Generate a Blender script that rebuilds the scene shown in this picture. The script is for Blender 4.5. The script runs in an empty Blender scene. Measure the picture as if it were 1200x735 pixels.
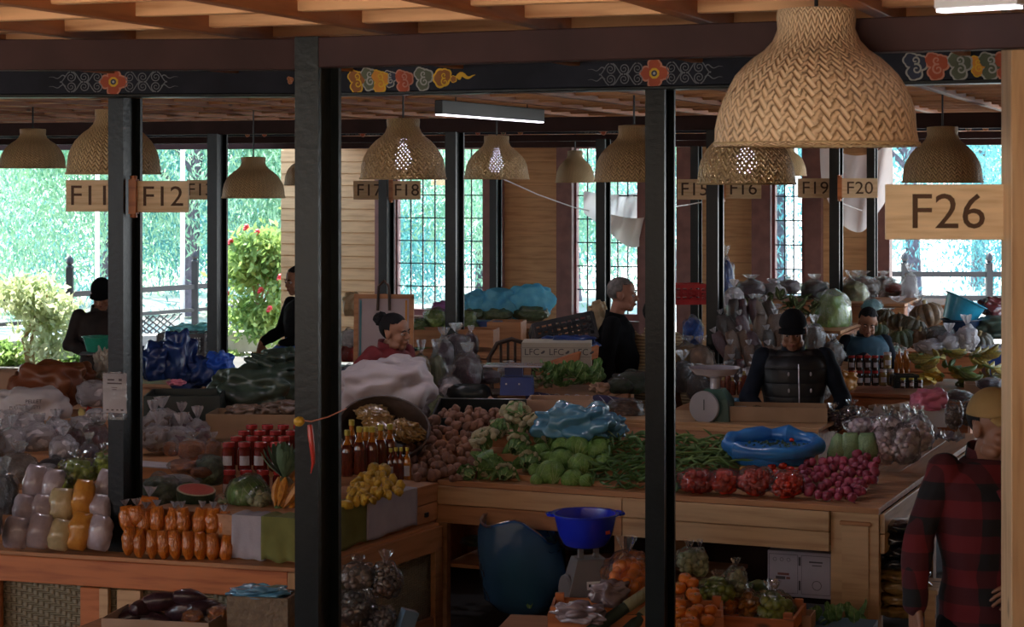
import bpy, math, random
import numpy as np
from mathutils import Vector, Matrix, Euler, noise

# ---------------------------------------------------------------- frame, camera, light
F, H, CX, HY = 2300.0, 2.4, 600.0, 208.0      # focal length in pixels of the 1200 px frame, eye height, horizon row
TH = math.radians(20)                          # the hall is turned 20 degrees from the view axis
D1 = Vector((math.cos(TH), -math.sin(TH), 0)); D2 = Vector((math.sin(TH), math.cos(TH), 0))
R = random.Random(7)
SC = bpy.context.scene
COL = SC.collection
cam = bpy.data.objects.new('camera', bpy.data.cameras.new('camera')); COL.objects.link(cam)
cam.location = (0, 0, H); cam.rotation_euler = (math.pi/2, 0, 0)
cam.data.sensor_width = 36; cam.data.lens = 36*F/1200; cam.data.shift_y = -(367.5-HY)/1200
cam.data.clip_end = 300
cam.data.dof.use_dof = True; cam.data.dof.focus_distance = 12.0; cam.data.dof.aperture_fstop = 14.0
SC.camera = cam
SC.view_settings.view_transform = 'Standard'; SC.view_settings.look = 'None'
SC.view_settings.gamma = 1; SC.view_settings.use_curve_mapping = False
SC.view_settings.exposure = 1.0
SC.cycles.max_bounces = 8; SC.cycles.transparent_max_bounces = 24
SC.cycles.diffuse_bounces = 4; SC.cycles.caustics_reflective = False; SC.cycles.caustics_refractive = False
SC.cycles.use_denoising = True; SC.cycles.sample_clamp_indirect = 6
w = bpy.data.worlds.new('sky'); SC.world = w; w.use_nodes = True
nt = w.node_tree; bg = nt.nodes['Background']
tc = nt.nodes.new('ShaderNodeTexCoord'); sx = nt.nodes.new('ShaderNodeSeparateXYZ'); rp = nt.nodes.new('ShaderNodeValToRGB')
nt.links.new(tc.outputs['Generated'], sx.inputs[0]); nt.links.new(sx.outputs['Z'], rp.inputs[0]); nt.links.new(rp.outputs[0], bg.inputs[0])
rp.color_ramp.elements[0].position = 0.0; rp.color_ramp.elements[0].color = (0.88, 0.95, 1.0, 1)
rp.color_ramp.elements[1].position = 0.7; rp.color_ramp.elements[1].color = (0.42, 0.66, 1.0, 1)
bg.inputs[1].default_value = 2.0
sl = bpy.data.lights.new('sun', 'SUN'); sl.energy = 11.5; sl.angle = math.radians(0.6); sl.color = (1, 0.95, 0.86)
sun = bpy.data.objects.new('sun', sl); COL.objects.link(sun); sun.rotation_euler = Vector((0.30, -0.42, -0.85)).to_track_quat('-Z', 'Y').to_euler()

# ---------------------------------------------------------------- pixel to place helpers (pixels of the photograph)
def g(px, py, z):
    s = (py-HY)/(H-z); return Vector(((px-CX)/s, F/s, z))
def P(px, py, s): return Vector(((px-CX)/s, F/s, H-(py-HY)/s))
def rnd(a, b): return R.uniform(a, b)

# ---------------------------------------------------------------- materials
MATS = {}
def _m(name):
    m = bpy.data.materials.new(name); m.use_nodes = True; MATS[name] = m
    n = m.node_tree; return m, n, n.nodes['Principled BSDF'], n.nodes, n.links
def rgb(c): return (c[0], c[1], c[2], 1)
def coords(N, L, scale=(1, 1, 1), kind='Object', rand=True):
    t = N.new('ShaderNodeTexCoord'); mp = N.new('ShaderNodeMapping'); mp.inputs['Scale'].default_value = scale
    L.new(t.outputs[kind], mp.inputs[0])
    if rand:
        oi = N.new('ShaderNodeObjectInfo'); ml = N.new('ShaderNodeMath'); ml.operation = 'MULTIPLY'; ml.inputs[1].default_value = 37.0
        L.new(oi.outputs['Random'], ml.inputs[0]); L.new(ml.outputs[0], mp.inputs['Location'])
    return mp.outputs[0]
def noi(N, L, vec, scale, detail=3):
    n = N.new('ShaderNodeTexNoise'); n.inputs['Scale'].default_value = scale; n.inputs['Detail'].default_value = detail
    L.new(vec, n.inputs['Vector']); return n.outputs['Fac']
def ramp(N, L, fac, stops):
    r = N.new('ShaderNodeValToRGB'); e = r.color_ramp.elements
    while len(e) < len(stops): e.new(0.5)
    for i, (p, c) in enumerate(stops): e[i].position = p; e[i].color = rgb(c)
    L.new(fac, r.inputs[0]); return r.outputs[0]
def bump(N, L, h, strength, dist, B):
    b = N.new('ShaderNodeBump'); b.inputs['Strength'].default_value = strength; b.inputs['Distance'].default_value = dist
    L.new(h, b.inputs['Height']); L.new(b.outputs[0], B.inputs['Normal']); return b
def mt(name, c, c2=None, rough=0.6, metal=0.0, ns=8, bs=None, bstr=0.3, bd=0.01, coat=0.0, vary=0.0, sss=0, lo=.35, hi=.65, trans=0, spec=0.5, crough=0.12):
    """plain surface: two tone noise colour, optional fine relief, clear coat and per-object brightness change"""
    if name in MATS: return MATS[name]
    m, n, B, N, L = _m(name)
    v = coords(N, L)
    if c2 is None: c2 = tuple(x*0.8 for x in c)
    out = ramp(N, L, noi(N, L, v, ns, 4), [(lo, c2), (hi, c)])
    if vary:
        oi = N.new('ShaderNodeObjectInfo'); mr = N.new('ShaderNodeMapRange'); mr.inputs['To Min'].default_value = 1-vary; mr.inputs['To Max'].default_value = 1+vary
        L.new(oi.outputs['Random'], mr.inputs[0]); hs = N.new('ShaderNodeHueSaturation'); L.new(mr.outputs[0], hs.inputs['Value']); L.new(out, hs.inputs['Color']); out = hs.outputs[0]
    L.new(out, B.inputs['Base Color'])
    B.inputs['Roughness'].default_value = rough; B.inputs['Metallic'].default_value = metal
    B.inputs['Coat Weight'].default_value = coat; B.inputs['Coat Roughness'].default_value = crough
    B.inputs['Specular IOR Level'].default_value = spec
    if trans: B.inputs['Transmission Weight'].default_value = trans
    if bs: b = bump(N, L, noi(N, L, v, bs, 3), bstr, bd, B); L.new(b.outputs[0], B.inputs['Coat Normal'])
    return m
def wood(name, c1, c2, rough=0.55, knots=True, sc=1.0, coat=0):
    m, n, B, N, L = _m(name)
    v = coords(N, L, (1.2*sc, 13*sc, 13*sc)); f = noi(N, L, v, 2.2, 6)
    col = ramp(N, L, f, [(0.3, c2), (0.5, c1), (0.72, tuple(x*1.12 for x in c1))])
    if knots:
        vk = coords(N, L, (1.6, 4, 4)); vo = N.new('ShaderNodeTexVoronoi'); vo.inputs['Scale'].default_value = 1.3; L.new(vk, vo.inputs['Vector'])
        k = ramp(N, L, vo.outputs['Distance'], [(0.05, (0.05, 0.05, 0.05)), (0.10, (1, 1, 1))])
        mx = N.new('ShaderNodeMix'); mx.data_type = 'RGBA'; mx.blend_type = 'MULTIPLY'; mx.inputs[0].default_value = 0.75
        L.new(col, mx.inputs[6]); L.new(k, mx.inputs[7]); col = mx.outputs[2]
    L.new(col, B.inputs['Base Color']); B.inputs['Roughness'].default_value = rough; B.inputs['Coat Weight'].default_value = coat
    bump(N, L, f, 0.2, 0.004, B); return m
def film(name, c, alpha=0.3, rough=0.12, milk=0.0, bs=30):
    """thin plastic: see-through, with glossy crinkles and a little milky colour"""
    m, n, B, N, L = _m(name)
    N.remove(B); out = N['Material Output']
    v = coords(N, L); b = N.new('ShaderNodeBump'); b.inputs['Strength'].default_value = 0.9; b.inputs['Distance'].default_value = 0.02
    L.new(noi(N, L, v, bs, 2), b.inputs['Height'])
    tr = N.new('ShaderNodeBsdfTransparent'); tr.inputs[0].default_value = rgb(c)
    gl = N.new('ShaderNodeBsdfGlossy'); gl.inputs['Roughness'].default_value = rough; L.new(b.outputs[0], gl.inputs['Normal'])
    df = N.new('ShaderNodeBsdfDiffuse'); df.inputs[0].default_value = rgb(c); L.new(b.outputs[0], df.inputs['Normal'])
    tl = N.new('ShaderNodeBsdfTranslucent'); tl.inputs[0].default_value = rgb(c)
    a1 = N.new('ShaderNodeMixShader'); a1.inputs[0].default_value = 0.5; L.new(df.outputs[0], a1.inputs[1]); L.new(tl.outputs[0], a1.inputs[2])
    a2 = N.new('ShaderNodeMixShader'); a2.inputs[0].default_value = milk; L.new(tr.outputs[0], a2.inputs[1]); L.new(a1.outputs[0], a2.inputs[2])
    a3 = N.new('ShaderNodeMixShader'); lw = N.new('ShaderNodeLayerWeight'); lw.inputs['Blend'].default_value = min(.6, alpha*1.8); L.new(b.outputs[0], lw.inputs['Normal']); L.new(mathn(N, L, 'MULTIPLY', lw.outputs['Fresnel'], .8), a3.inputs[0]); L.new(a2.outputs[0], a3.inputs[1]); L.new(gl.outputs[0], a3.inputs[2])
    L.new(a3.outputs[0], out.inputs[0]); return m
def leafmat(name, c, c2, tl=0.4, ns=3):
    m, n, B, N, L = _m(name); out = N['Material Output']
    col = ramp(N, L, noi(N, L, coords(N, L), ns, 4), [(.35, c2), (.65, c)])
    L.new(col, B.inputs['Base Color']); B.inputs['Roughness'].default_value = 0.5
    t = N.new('ShaderNodeBsdfTranslucent'); L.new(col, t.inputs[0])
    mx = N.new('ShaderNodeMixShader'); mx.inputs[0].default_value = tl; L.new(B.outputs[0], mx.inputs[1]); L.new(t.outputs[0], mx.inputs[2]); L.new(mx.outputs[0], out.inputs[0]); return m
def emis(name, c, e):
    m, n, B, N, L = _m(name); B.inputs['Emission Color'].default_value = rgb(c); B.inputs['Emission Strength'].default_value = e; B.inputs['Base Color'].default_value = rgb(c); return m
def mathn(N, L, op, a, b=None):
    x = N.new('ShaderNodeMath'); x.operation = op
    for i, q in enumerate((a, b)):
        if q is None: continue
        if isinstance(q, (int, float)): x.inputs[i].default_value = q
        else: L.new(q, x.inputs[i])
    return x.outputs[0]
def weave(name, c1, c2, nu, nv, hole=0.0, bstr=0.8, diag=True):
    """twill basket weave from the UV grid, with optional see-through gaps between the strands"""
    m, n, B, N, L = _m(name)
    t = N.new('ShaderNodeTexCoord'); s = N.new('ShaderNodeSeparateXYZ'); L.new(t.outputs['UV'], s.inputs[0])
    dn = noi(N, L, coords(N, L), 9, 2); dn = mathn(N, L, 'MULTIPLY', mathn(N, L, 'SUBTRACT', dn, 0.5), 0.9)
    u0 = mathn(N, L, 'MULTIPLY', s.outputs[0], nu); v0 = mathn(N, L, 'MULTIPLY', s.outputs[1], nv)
    u0 = mathn(N, L, 'ADD', u0, dn); v0 = mathn(N, L, 'ADD', v0, dn)
    u = mathn(N, L, 'ADD', u0, v0) if diag else u0; v = mathn(N, L, 'SUBTRACT', u0, v0) if diag else v0
    over = mathn(N, L, 'LESS_THAN', mathn(N, L, 'FLOORED_MODULO', mathn(N, L, 'ADD', mathn(N, L, 'FLOOR', u), mathn(N, L, 'FLOOR', v)), 4), 2)
    hu = mathn(N, L, 'ABSOLUTE', mathn(N, L, 'SINE', mathn(N, L, 'MULTIPLY', u, math.pi)))
    hv = mathn(N, L, 'ABSOLUTE', mathn(N, L, 'SINE', mathn(N, L, 'MULTIPLY', v, math.pi)))
    h = mathn(N, L, 'ADD', mathn(N, L, 'MULTIPLY', over, hu), mathn(N, L, 'MULTIPLY', mathn(N, L, 'SUBTRACT', 1.0, over), hv))
    h = mathn(N, L, 'POWER', h, 0.6)
    f = mathn(N, L, 'ADD', mathn(N, L, 'MULTIPLY', h, 0.75), mathn(N, L, 'MULTIPLY', noi(N, L, coords(N, L), 14, 4), 0.35))
    f = mathn(N, L, 'ADD', f, mathn(N, L, 'MULTIPLY', over, -0.10))
    col = ramp(N, L, f, [(0.12, c2), (0.55, tuple(.5*(a+b) for a, b in zip(c1, c2))), (0.95, c1)])  # shade in the gaps between strands is put into the colour
    L.new(col, B.inputs['Base Color']); B.inputs['Roughness'].default_value = 0.55
    bump(N, L, h, bstr, 0.01, B)
    if hole:
        a = mathn(N, L, 'GREATER_THAN', mathn(N, L, 'MAXIMUM', hu, hv), hole); L.new(a, B.inputs['Alpha'])
    return m

W = {}
W['pine'] = wood('pine', (0.44, 0.20, 0.085), (0.31, 0.125, 0.045))
W['pine_pale'] = wood('pine_pale', (0.58, 0.36, 0.19), (0.44, 0.25, 0.12))
W['orange_pine'] = wood('orange_pine', (0.55, 0.17, 0.05), (0.36, 0.09, 0.025), coat=.25)
W['ceiling_wood'] = wood('ceiling_wood', (0.74, 0.40, 0.19), (0.52, 0.23, 0.09))
W['ceiling_dark'] = wood('ceiling_dark', (0.38, 0.13, 0.045), (0.26, 0.08, 0.03))  # joist shade put into a darker ceiling wood; also reddish counter pine
W['wall_board'] = wood('wall_board', (0.60, 0.36, 0.17), (0.47, 0.26, 0.11), knots=False)
W['sign_wood'] = wood('sign_wood', (0.82, 0.60, 0.36), (0.70, 0.47, 0.25), knots=False, sc=2)
W['brown_paint'] = mt('brown_paint', (0.050, 0.022, 0.020), (0.034, 0.015, 0.014), rough=0.55, ns=5, spec=.15)
W['black_paint'] = mt('black_paint', (0.010, 0.013, 0.012), (0.007, 0.009, 0.009), rough=0.32, ns=9, bs=40, bstr=.15, spec=.25)
W['navy_paint'] = mt('navy_paint', (0.020, 0.022, 0.034), (0.010, 0.011, 0.018), rough=0.55, ns=5, spec=.15)
W['red_paint'] = mt('red_paint', (0.30, 0.10, 0.10), (0.22, 0.07, 0.07), rough=0.5)
W['post_brown'] = mt('post_brown', (0.23, 0.105, 0.09), (0.17, 0.075, 0.065), rough=0.5)
W['bamboo'] = weave('bamboo_weave', (0.80, 0.56, 0.34), (0.40, 0.24, 0.12), 76, 22)
W['bamboo_open'] = weave('bamboo_open_weave', (0.64, 0.45, 0.22), (0.24, 0.15, 0.065), 62, 18, hole=0.27)
W['bamboo_fine'] = weave('bamboo_fine_weave', (0.76, 0.53, 0.27), (0.22, 0.14, 0.06), 80, 24)
W['film'] = film('clear_film', (1, 1, 1), 0.2, .10, 0.04, 22)
W['film_white'] = film('milky_film', (0.92, 0.88, 0.90), 0.20, .15, 0.5, 14)
W['film_blue'] = film('blue_film', (0.20, 0.48, 0.88), 0.14, .2, 0.36, 8)
W['film_cyan'] = film('cyan_film', (0.55, 0.95, 1.0), 0.10, .25, 0.72, 18)
W['glass'] = film('window_glass', (0.96, 0.99, 1), 0.05, .02, 0.0, 1)
W['iron'] = mt('iron', (0.014, 0.014, 0.017), rough=.5)
W['white'] = mt('white', (0.75, 0.75, 0.76), (0.7, 0.7, 0.71), rough=.5)

# ---------------------------------------------------------------- mesh building
class MB:
    def __init__(s): s.v = []; s.f = []; s.m = []; s.uv = []; s.T = Matrix()
    def add(s, vs, fs, mi=0, uvs=None):
        o = len(s.v); T = s.T
        s.v += [tuple(T @ Vector(p)) for p in vs]
        for i, f in enumerate(fs):
            s.f.append(tuple(o+k for k in f)); s.m.append(mi); s.uv.append(uvs[i] if uvs else None)
        return s
    def box(s, c, d, mi=0, rz=0, M=None, taper=1.0):
        x, y, z = d[0]/2, d[1]/2, d[2]/2
        vs = [Vector((a*x*(taper if cc > 0 else 1), b*y*(taper if cc > 0 else 1), cc*z)) for cc in (-1, 1) for b in (-1, 1) for a in (-1, 1)]
        if M is None: M = Matrix.Rotation(rz, 3, 'Z')
        c = Vector(c); vs = [M @ v + c for v in vs]
        return s.add(vs, [(0, 2, 3, 1), (4, 5, 7, 6), (0, 1, 5, 4), (2, 6, 7, 3), (0, 4, 6, 2), (1, 3, 7, 5)], mi)
    def rings(s, rings, mi=0, caps=True, closed=False, uv=False):
        n = len(rings[0]); vs = [p for r in rings for p in r]; fs = []; uvs = []
        K = len(rings); last = K if closed else K-1
        for i in range(last):
            for j in range(n):
                a = i*n+j; b = i*n+(j+1) % n; c = ((i+1) % K)*n+(j+1) % n; d = ((i+1) % K)*n+j
                fs.append((a, b, c, d)); uvs.append([(j/n, i/(K-1)), ((j+1)/n, i/(K-1)), ((j+1)/n, (i+1)/(K-1)), (j/n, (i+1)/(K-1))])
        if caps and not closed:
            fs.append(tuple(range(n))[::-1]); uvs.append([(0, 0)]*n); fs.append(tuple((K-1)*n+j for j in range(n))); uvs.append([(0, 0)]*n)
        return s.add(vs, fs, mi, uvs)
    def lathe(s, prof, n=16, c=(0, 0, 0), mi=0, caps=True, ex=1, ey=1, wob=0, seed=0, ribs=0, ribd=0):
        rr = []
        for r, z in prof:
            ring = []
            for j in range(n):
                a = 2*math.pi*j/n; q = r
                if wob: q *= 1+wob*noise.noise(Vector((math.cos(a)*1.5+seed, math.sin(a)*1.5, z*6)))
                if ribs: q *= 1-ribd*(1-abs(math.sin(a*ribs/2)))
                ring.append((c[0]+q*ex*math.cos(a), c[1]+q*ey*math.sin(a), c[2]+z))
            rr.append(ring)
        return s.rings(rr, mi, caps)
    def tube(s, pts, rad, n=6, mi=0, caps=True):
        pts = [Vector(p) for p in pts]; rr = []
        if not isinstance(rad, (list, tuple)): rad = [rad]*len(pts)
        up = None
        for i, p in enumerate(pts):
            t = (pts[min(i+1, len(pts)-1)]-pts[max(i-1, 0)]).normalized()
            if up is None: up = Vector((0, 0, 1)) if abs(t.z) < .9 else Vector((1, 0, 0))
            a = t.cross(up).normalized(); b = a.cross(t).normalized(); up = b
            rr.append([p+(a*math.cos(2*math.pi*j/n)+b*math.sin(2*math.pi*j/n))*rad[i] for j in range(n)])
        return s.rings(rr, mi, caps)
    def grid(s, fn, nu, nv, mi=0):
        vs = [fn(i/nu, j/nv) for j in range(nv+1) for i in range(nu+1)]; fs = []; uvs = []
        for j in range(nv):
            for i in range(nu):
                a = j*(nu+1)+i; fs.append((a, a+1, a+nu+2, a+nu+1)); uvs.append([(i/nu, j/nv), ((i+1)/nu, j/nv), ((i+1)/nu, (j+1)/nv), (i/nu, (j+1)/nv)])
        return s.add(vs, fs, mi, uvs)
    def blob(s, c, r, mi=0, nz=0.0, fq=2.0, seed=0, lv=2, flat=None, M=None, p=1.0):
        """noisy ellipsoid; flat = lowest z kept (squashed bottom); p<1 gives squarer sides"""
        vs, fs = ico(lv); out = []
        c = Vector(c)
        for v in vs:
            q = Vector(v)
            if p != 1.0: q = Vector([math.copysign(abs(k)**p, k) for k in q])
            k = 1+(nz*noise.noise(Vector(v)*fq+Vector((seed*3.7, seed*1.3, 0))) if nz else 0)
            q = Vector((q.x*r[0]*k, q.y*r[1]*k, q.z*r[2]*k))
            if flat is not None and q.z < flat: q.z = flat
            if M is not None: q = M @ q
            out.append(q+c)
        return s.add(out, fs, mi)
    def mesh(s, name, mats, smooth=True):
        me = bpy.data.meshes.new(name); me.from_pydata(s.v, [], s.f)
        for m in (mats if isinstance(mats, (list, tuple)) else [mats]): me.materials.append(m)
        if any(s.m): me.polygons.foreach_set('material_index', s.m)
        if any(u is not None for u in s.uv):
            l = me.uv_layers.new(name='UVMap'); flat = []
            for f, u in zip(s.f, s.uv):
                for k in range(len(f)): flat += list(u[k] if u else (0, 0))
            l.data.foreach_set('uv', flat)
        if smooth:
            me.polygons.foreach_set('use_smooth', [True]*len(me.polygons))
            try: me.set_sharp_from_angle(angle=math.radians(38 if smooth is True else smooth))
            except Exception: pass
        me.update(); return me
_ICO = {}
def ico(lv):
    if lv in _ICO: return _ICO[lv]
    t = (1+5**.5)/2
    vs = [Vector(v).normalized() for v in [(-1, t, 0), (1, t, 0), (-1, -t, 0), (1, -t, 0), (0, -1, t), (0, 1, t), (0, -1, -t), (0, 1, -t), (t, 0, -1), (t, 0, 1), (-t, 0, -1), (-t, 0, 1)]]
    fs = [(0, 11, 5), (0, 5, 1), (0, 1, 7), (0, 7, 10), (0, 10, 11), (1, 5, 9), (5, 11, 4), (11, 10, 2), (10, 7, 6), (7, 1, 8), (3, 9, 4), (3, 4, 2), (3, 2, 6), (3, 6, 8), (3, 8, 9), (4, 9, 5), (2, 4, 11), (6, 2, 10), (8, 6, 7), (9, 8, 1)]
    for _ in range(lv):
        c = {}; nf = []
        def mid(a, b):
            k = (min(a, b), max(a, b))
            if k not in c: vs.append(((vs[a]+vs[b])/2).normalized()); c[k] = len(vs)-1
            return c[k]
        for a, b, d in fs:
            x, y, z = mid(a, b), mid(b, d), mid(d, a); nf += [(a, x, z), (b, y, x), (d, z, y), (x, y, z)]
        fs = nf
    _ICO[lv] = (vs, fs); return _ICO[lv]

# ---------------------------------------------------------------- things, parts, structure
def thing(name, label, cat, loc=(0, 0, 0), rz=0, group=None, me=None):
    o = bpy.data.objects.new(name, me); COL.objects.link(o); o.location = loc
    if isinstance(rz, (tuple, list)): o.rotation_euler = rz
    else: o.rotation_euler = (0, 0, rz)
    o['label'] = label; o['category'] = cat
    if group: o['group'] = group
    return o
def part(name, me, parent, loc=(0, 0, 0), rot=(0, 0, 0), label=None, kind=None, mat=None):
    if isinstance(me, MB): me = me.mesh(name, mat)
    o = bpy.data.objects.new(name, me); COL.objects.link(o); o.parent = parent; o.location = loc; o.rotation_euler = rot
    if label: o['label'] = label
    if kind: o['kind'] = kind
    return o
def struct(name, me, loc=(0, 0, 0), rot=(0, 0, 0), mat=None, label=None):
    if isinstance(me, MB): me = me.mesh(name, mat)
    o = bpy.data.objects.new(name, me); COL.objects.link(o); o.location = loc; o.rotation_euler = rot; o['kind'] = 'structure'
    if label: o['label'] = label
    return o
def dup(t, loc=None, rot=None, label=None, group=None, scale=None):
    c = t.copy(); COL.objects.link(c)
    if loc is not None: c.location = loc
    if rot is not None: c.rotation_euler = rot if isinstance(rot, (tuple, list)) else (0, 0, rot)
    if scale is not None: c.scale = (scale,)*3 if isinstance(scale, (int, float)) else scale
    if label: c['label'] = label
    if group: c['group'] = group
    for ch in list(t.children):
        d = ch.copy(); COL.objects.link(d); d.parent = c
        for gch in list(ch.children):
            e = gch.copy(); COL.objects.link(e); e.parent = d
    return c
def boxmesh(name, d, mat, bev=0.0):
    m = MB(); x, y, z = d
    if bev:
        b = bev; pr = []
        for zz, q in ((-z/2, b), (-z/2+b, 0), (z/2-b, 0), (z/2, b)):
            X, Y = x/2-q, y/2-q
            pr.append([(-X+b*(q == 0)*0, -Y, zz), (X, -Y, zz), (X, Y, zz), (-X, Y, zz)])
        m.rings(pr)
        return m.mesh(name, mat, smooth=False)
    m.box((0, 0, 0), d); return m.mesh(name, mat, smooth=False)
def board(name, p0, p1, wd, tk, mat, parent=None, roll=0, kind=None, bev=0.003):
    """a plank from p0 to p1: local x runs along it, wd = size across (local z before roll), tk = thickness"""
    p0, p1 = Vector(p0), Vector(p1); d = p1-p0; L = d.length
    q = d.to_track_quat('X', 'Z')
    me = boxmesh(name, (L, tk, wd), mat, bev)
    o = bpy.data.objects.new(name, me); COL.objects.link(o)
    o.location = (p0+p1)/2; o.rotation_euler = (q @ Euler((roll, 0, 0)).to_quaternion()).to_euler()
    if parent is not None: o.parent = parent
    if kind: o['kind'] = kind
    return o

# ---------------------------------------------------------------- rows of the hall
def rowx(A, px):
    k = (px-CX)/F; t = (k*A.y-A.x)/(D1.x-k*D1.y); return A+D1*t
ROW0, ROW1, ROW2, ROW3, WALL = (Vector((P(*q).x, P(*q).y, 0)) for q in ((375, 208, 351), (147, 208, 240), (255, 208, 150), (707, 208, 132), (600, 208, 95)))
RZ = -TH

# floor and ground
m = MB(); m.box((0, 12, -0.02), (60, 44, 0.04)); W['floor'] = mt('floor_concrete', (0.05, 0.045, 0.042), (0.03, 0.028, 0.026), rough=.6, ns=2)
fl = MB(); a = WALL-D1*14; b_ = WALL+D1*14
fl.rings([[a-D2*26, b_-D2*26, b_+D2*0.6, a+D2*0.6], [p+Vector((0, 0, .03)) for p in (a-D2*26, b_-D2*26, b_+D2*0.6, a+D2*0.6)]])
struct('floor', fl.mesh('floor', W['floor'], False), (0, 0, -0.02))
gm = MB(); gm.box((0, 40, -0.1), (160, 160, 0.12)); W['ground'] = mt('pale_paving', (0.52, 0.50, 0.46), (0.44, 0.42, 0.38), rough=.9, ns=1.5)
struct('ground', gm.mesh('ground', W['ground'], False))

# ceiling: deck with crossing joists
ROOF_FRONT = -20.3
cm = MB(); a = WALL-D1*9.8; b_ = WALL+D1*8.5; c_ = rowx(WALL, 398)
cm.rings([[p+Vector((0, 0, z)) for p in (a+D2*ROOF_FRONT, b_+D2*ROOF_FRONT, b_+D2*0.9, c_+D2*.9, c_-D2*2.6, a-D2*2.6)] for z in (3.02, 3.08)])
ceil = struct('ceiling', cm.mesh('ceiling', W['ceiling_dark'], False))  # deck in the darker wood, shade between the joists put in its colour
for i in range(45):
    v = ROOF_FRONT+0.10+i*0.47
    p = WALL+D2*v+Vector((0, 0, 2.96))
    board('joist', p-D1*9.6 if v < -2.7 else p+D1*((c_-WALL).dot(D1)+.1), p+D1*8.3, 0.115, 0.045, W['ceiling_wood'], ceil)
for i in range(33):
    p = WALL+D1*(-9.5+i*0.56)+Vector((0, 0, 2.95))
    board('cross_joist', p+D2*ROOF_FRONT, p+D2*(.6 if -9.5+i*.56 > (c_-WALL).dot(D1) else -2.65), 0.13, 0.05, W['ceiling_dark'], ceil)  # shaded side faces imitated by the darker wood colour

# columns and beams
def column(px, row, top=2.86, w_=.085, d=.18, off=0, label=None):
    p = rowx(row, px)+D2*off
    r = bpy.data.objects.new('column', None); COL.objects.link(r); r.location = p; r.rotation_euler = (0, 0, RZ); r['kind'] = 'structure'
    if label: r['label'] = label
    hgt = top
    part('front_flange', boxmesh('flange', (w_, .022, hgt), W['black_paint'], .002), r, (0, -d/2+.011, hgt/2))
    part('web', boxmesh('web', (w_*.35, d-.044, hgt), W['black_paint']), r, (0, 0, hgt/2))
    part('rear_flange', boxmesh('flange', (w_, .022, hgt), W['black_paint'], .002), r, (0, d/2-.011, hgt/2))
    return r
colA = column(373, ROW0, 2.865, label='thick black steel column nearest the camera')
colF12 = column(147, Vector((P(147, 208, 239).x, P(147, 208, 239).y, 0)), 2.79, label='black steel column carrying the F12 sign')
colR = column(774, Vector((P(774, 208, 272).x, P(774, 208, 272).y, 0)), 2.79, label='black steel column behind the blue basin scale')
column(255, ROW2, 2.74); col533 = column(533, ROW2, 2.74); col838 = column(838, ROW2, 2.74)
col453 = column(453, ROW3, 2.74); col707 = column(707, ROW3, 2.74); col980 = column(980, ROW3, 2.74)
W4 = WALL-D2*2.0
column(581, W4, 2.74); column(816, W4, 2.74); column(1022, W4, 2.74)
def beam(row, px0, px1, z0, z1, th, mat, off=0):
    a, b = rowx(row, px0), rowx(row, px1); z = (z0+z1)/2
    o = board('beam', a+Vector((0, 0, z))+D2*off, b+Vector((0, 0, z))+D2*off, z1-z0, th, mat); o['kind'] = 'structure'; return o
def beam2(pa, sa, pb_, sb, z0, z1, th, mat):
    a, b = P(pa, 208, sa), P(pb_, 208, sb); z = (z0+z1)/2; o = board('beam', lift0(a, z), lift0(b, z), z1-z0, th, mat); o['kind'] = 'structure'; return o
def lift0(p, z): return Vector((p.x, p.y, z))
beam2(-120, 345, 352, 347, 2.762, 2.866, .08, W['brown_paint']); beam2(352, 352, 1330, 426, 2.762, 2.862, .08, W['brown_paint'])
beam2(-200, 247, 374, 251, 2.79, 2.935, .12, W['navy_paint']); beam2(374, 252, 1400, 306, 2.79, 2.935, .12, W['navy_paint'])
beam2(-200, 247, 374, 251, 2.775, 2.79, .13, W['black_paint']); beam2(374, 252, 1400, 306, 2.775, 2.79, .13, W['black_paint'])
_bs = [o for o in COL.objects if o.name.startswith('beam')]
BL, BR = _bs[2], _bs[3]
class Face:
    def __init__(s, o): s.o = o; d = o.matrix_basis.to_3x3() @ Vector((1, 0, 0)); s.d = Vector((d.x, d.y, 0)).normalized(); s.c = o.location.copy()
    def x(s, px):
        n = Vector((s.d.y, -s.d.x, 0)); A = s.c+n*.06; k = (px-CX)/F; t = (k*A.y-A.x)/(s.d.x-k*s.d.y); p = A+s.d*t; return t, F/p.y
    def at(s, px, py): t, q = s.x(px); return t, H+(208-py)/q-s.c.z
def fpos(px, py): bpm = FL if px < 374 else FR; x, z = bpm.at(px, py); return bpm.o, x, z
beam(ROW2, -300, 1500, 2.735, 2.84, .13, W['brown_paint'])
beam(ROW3, -300, 1500, 2.79, 2.92, .12, W['navy_paint'])
beam(ROW3, -300, 1500, 2.73, 2.79, .13, W['brown_paint'], .35)
beam(W4, -300, 1500, 2.735, 2.84, .13, W['brown_paint'])

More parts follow.
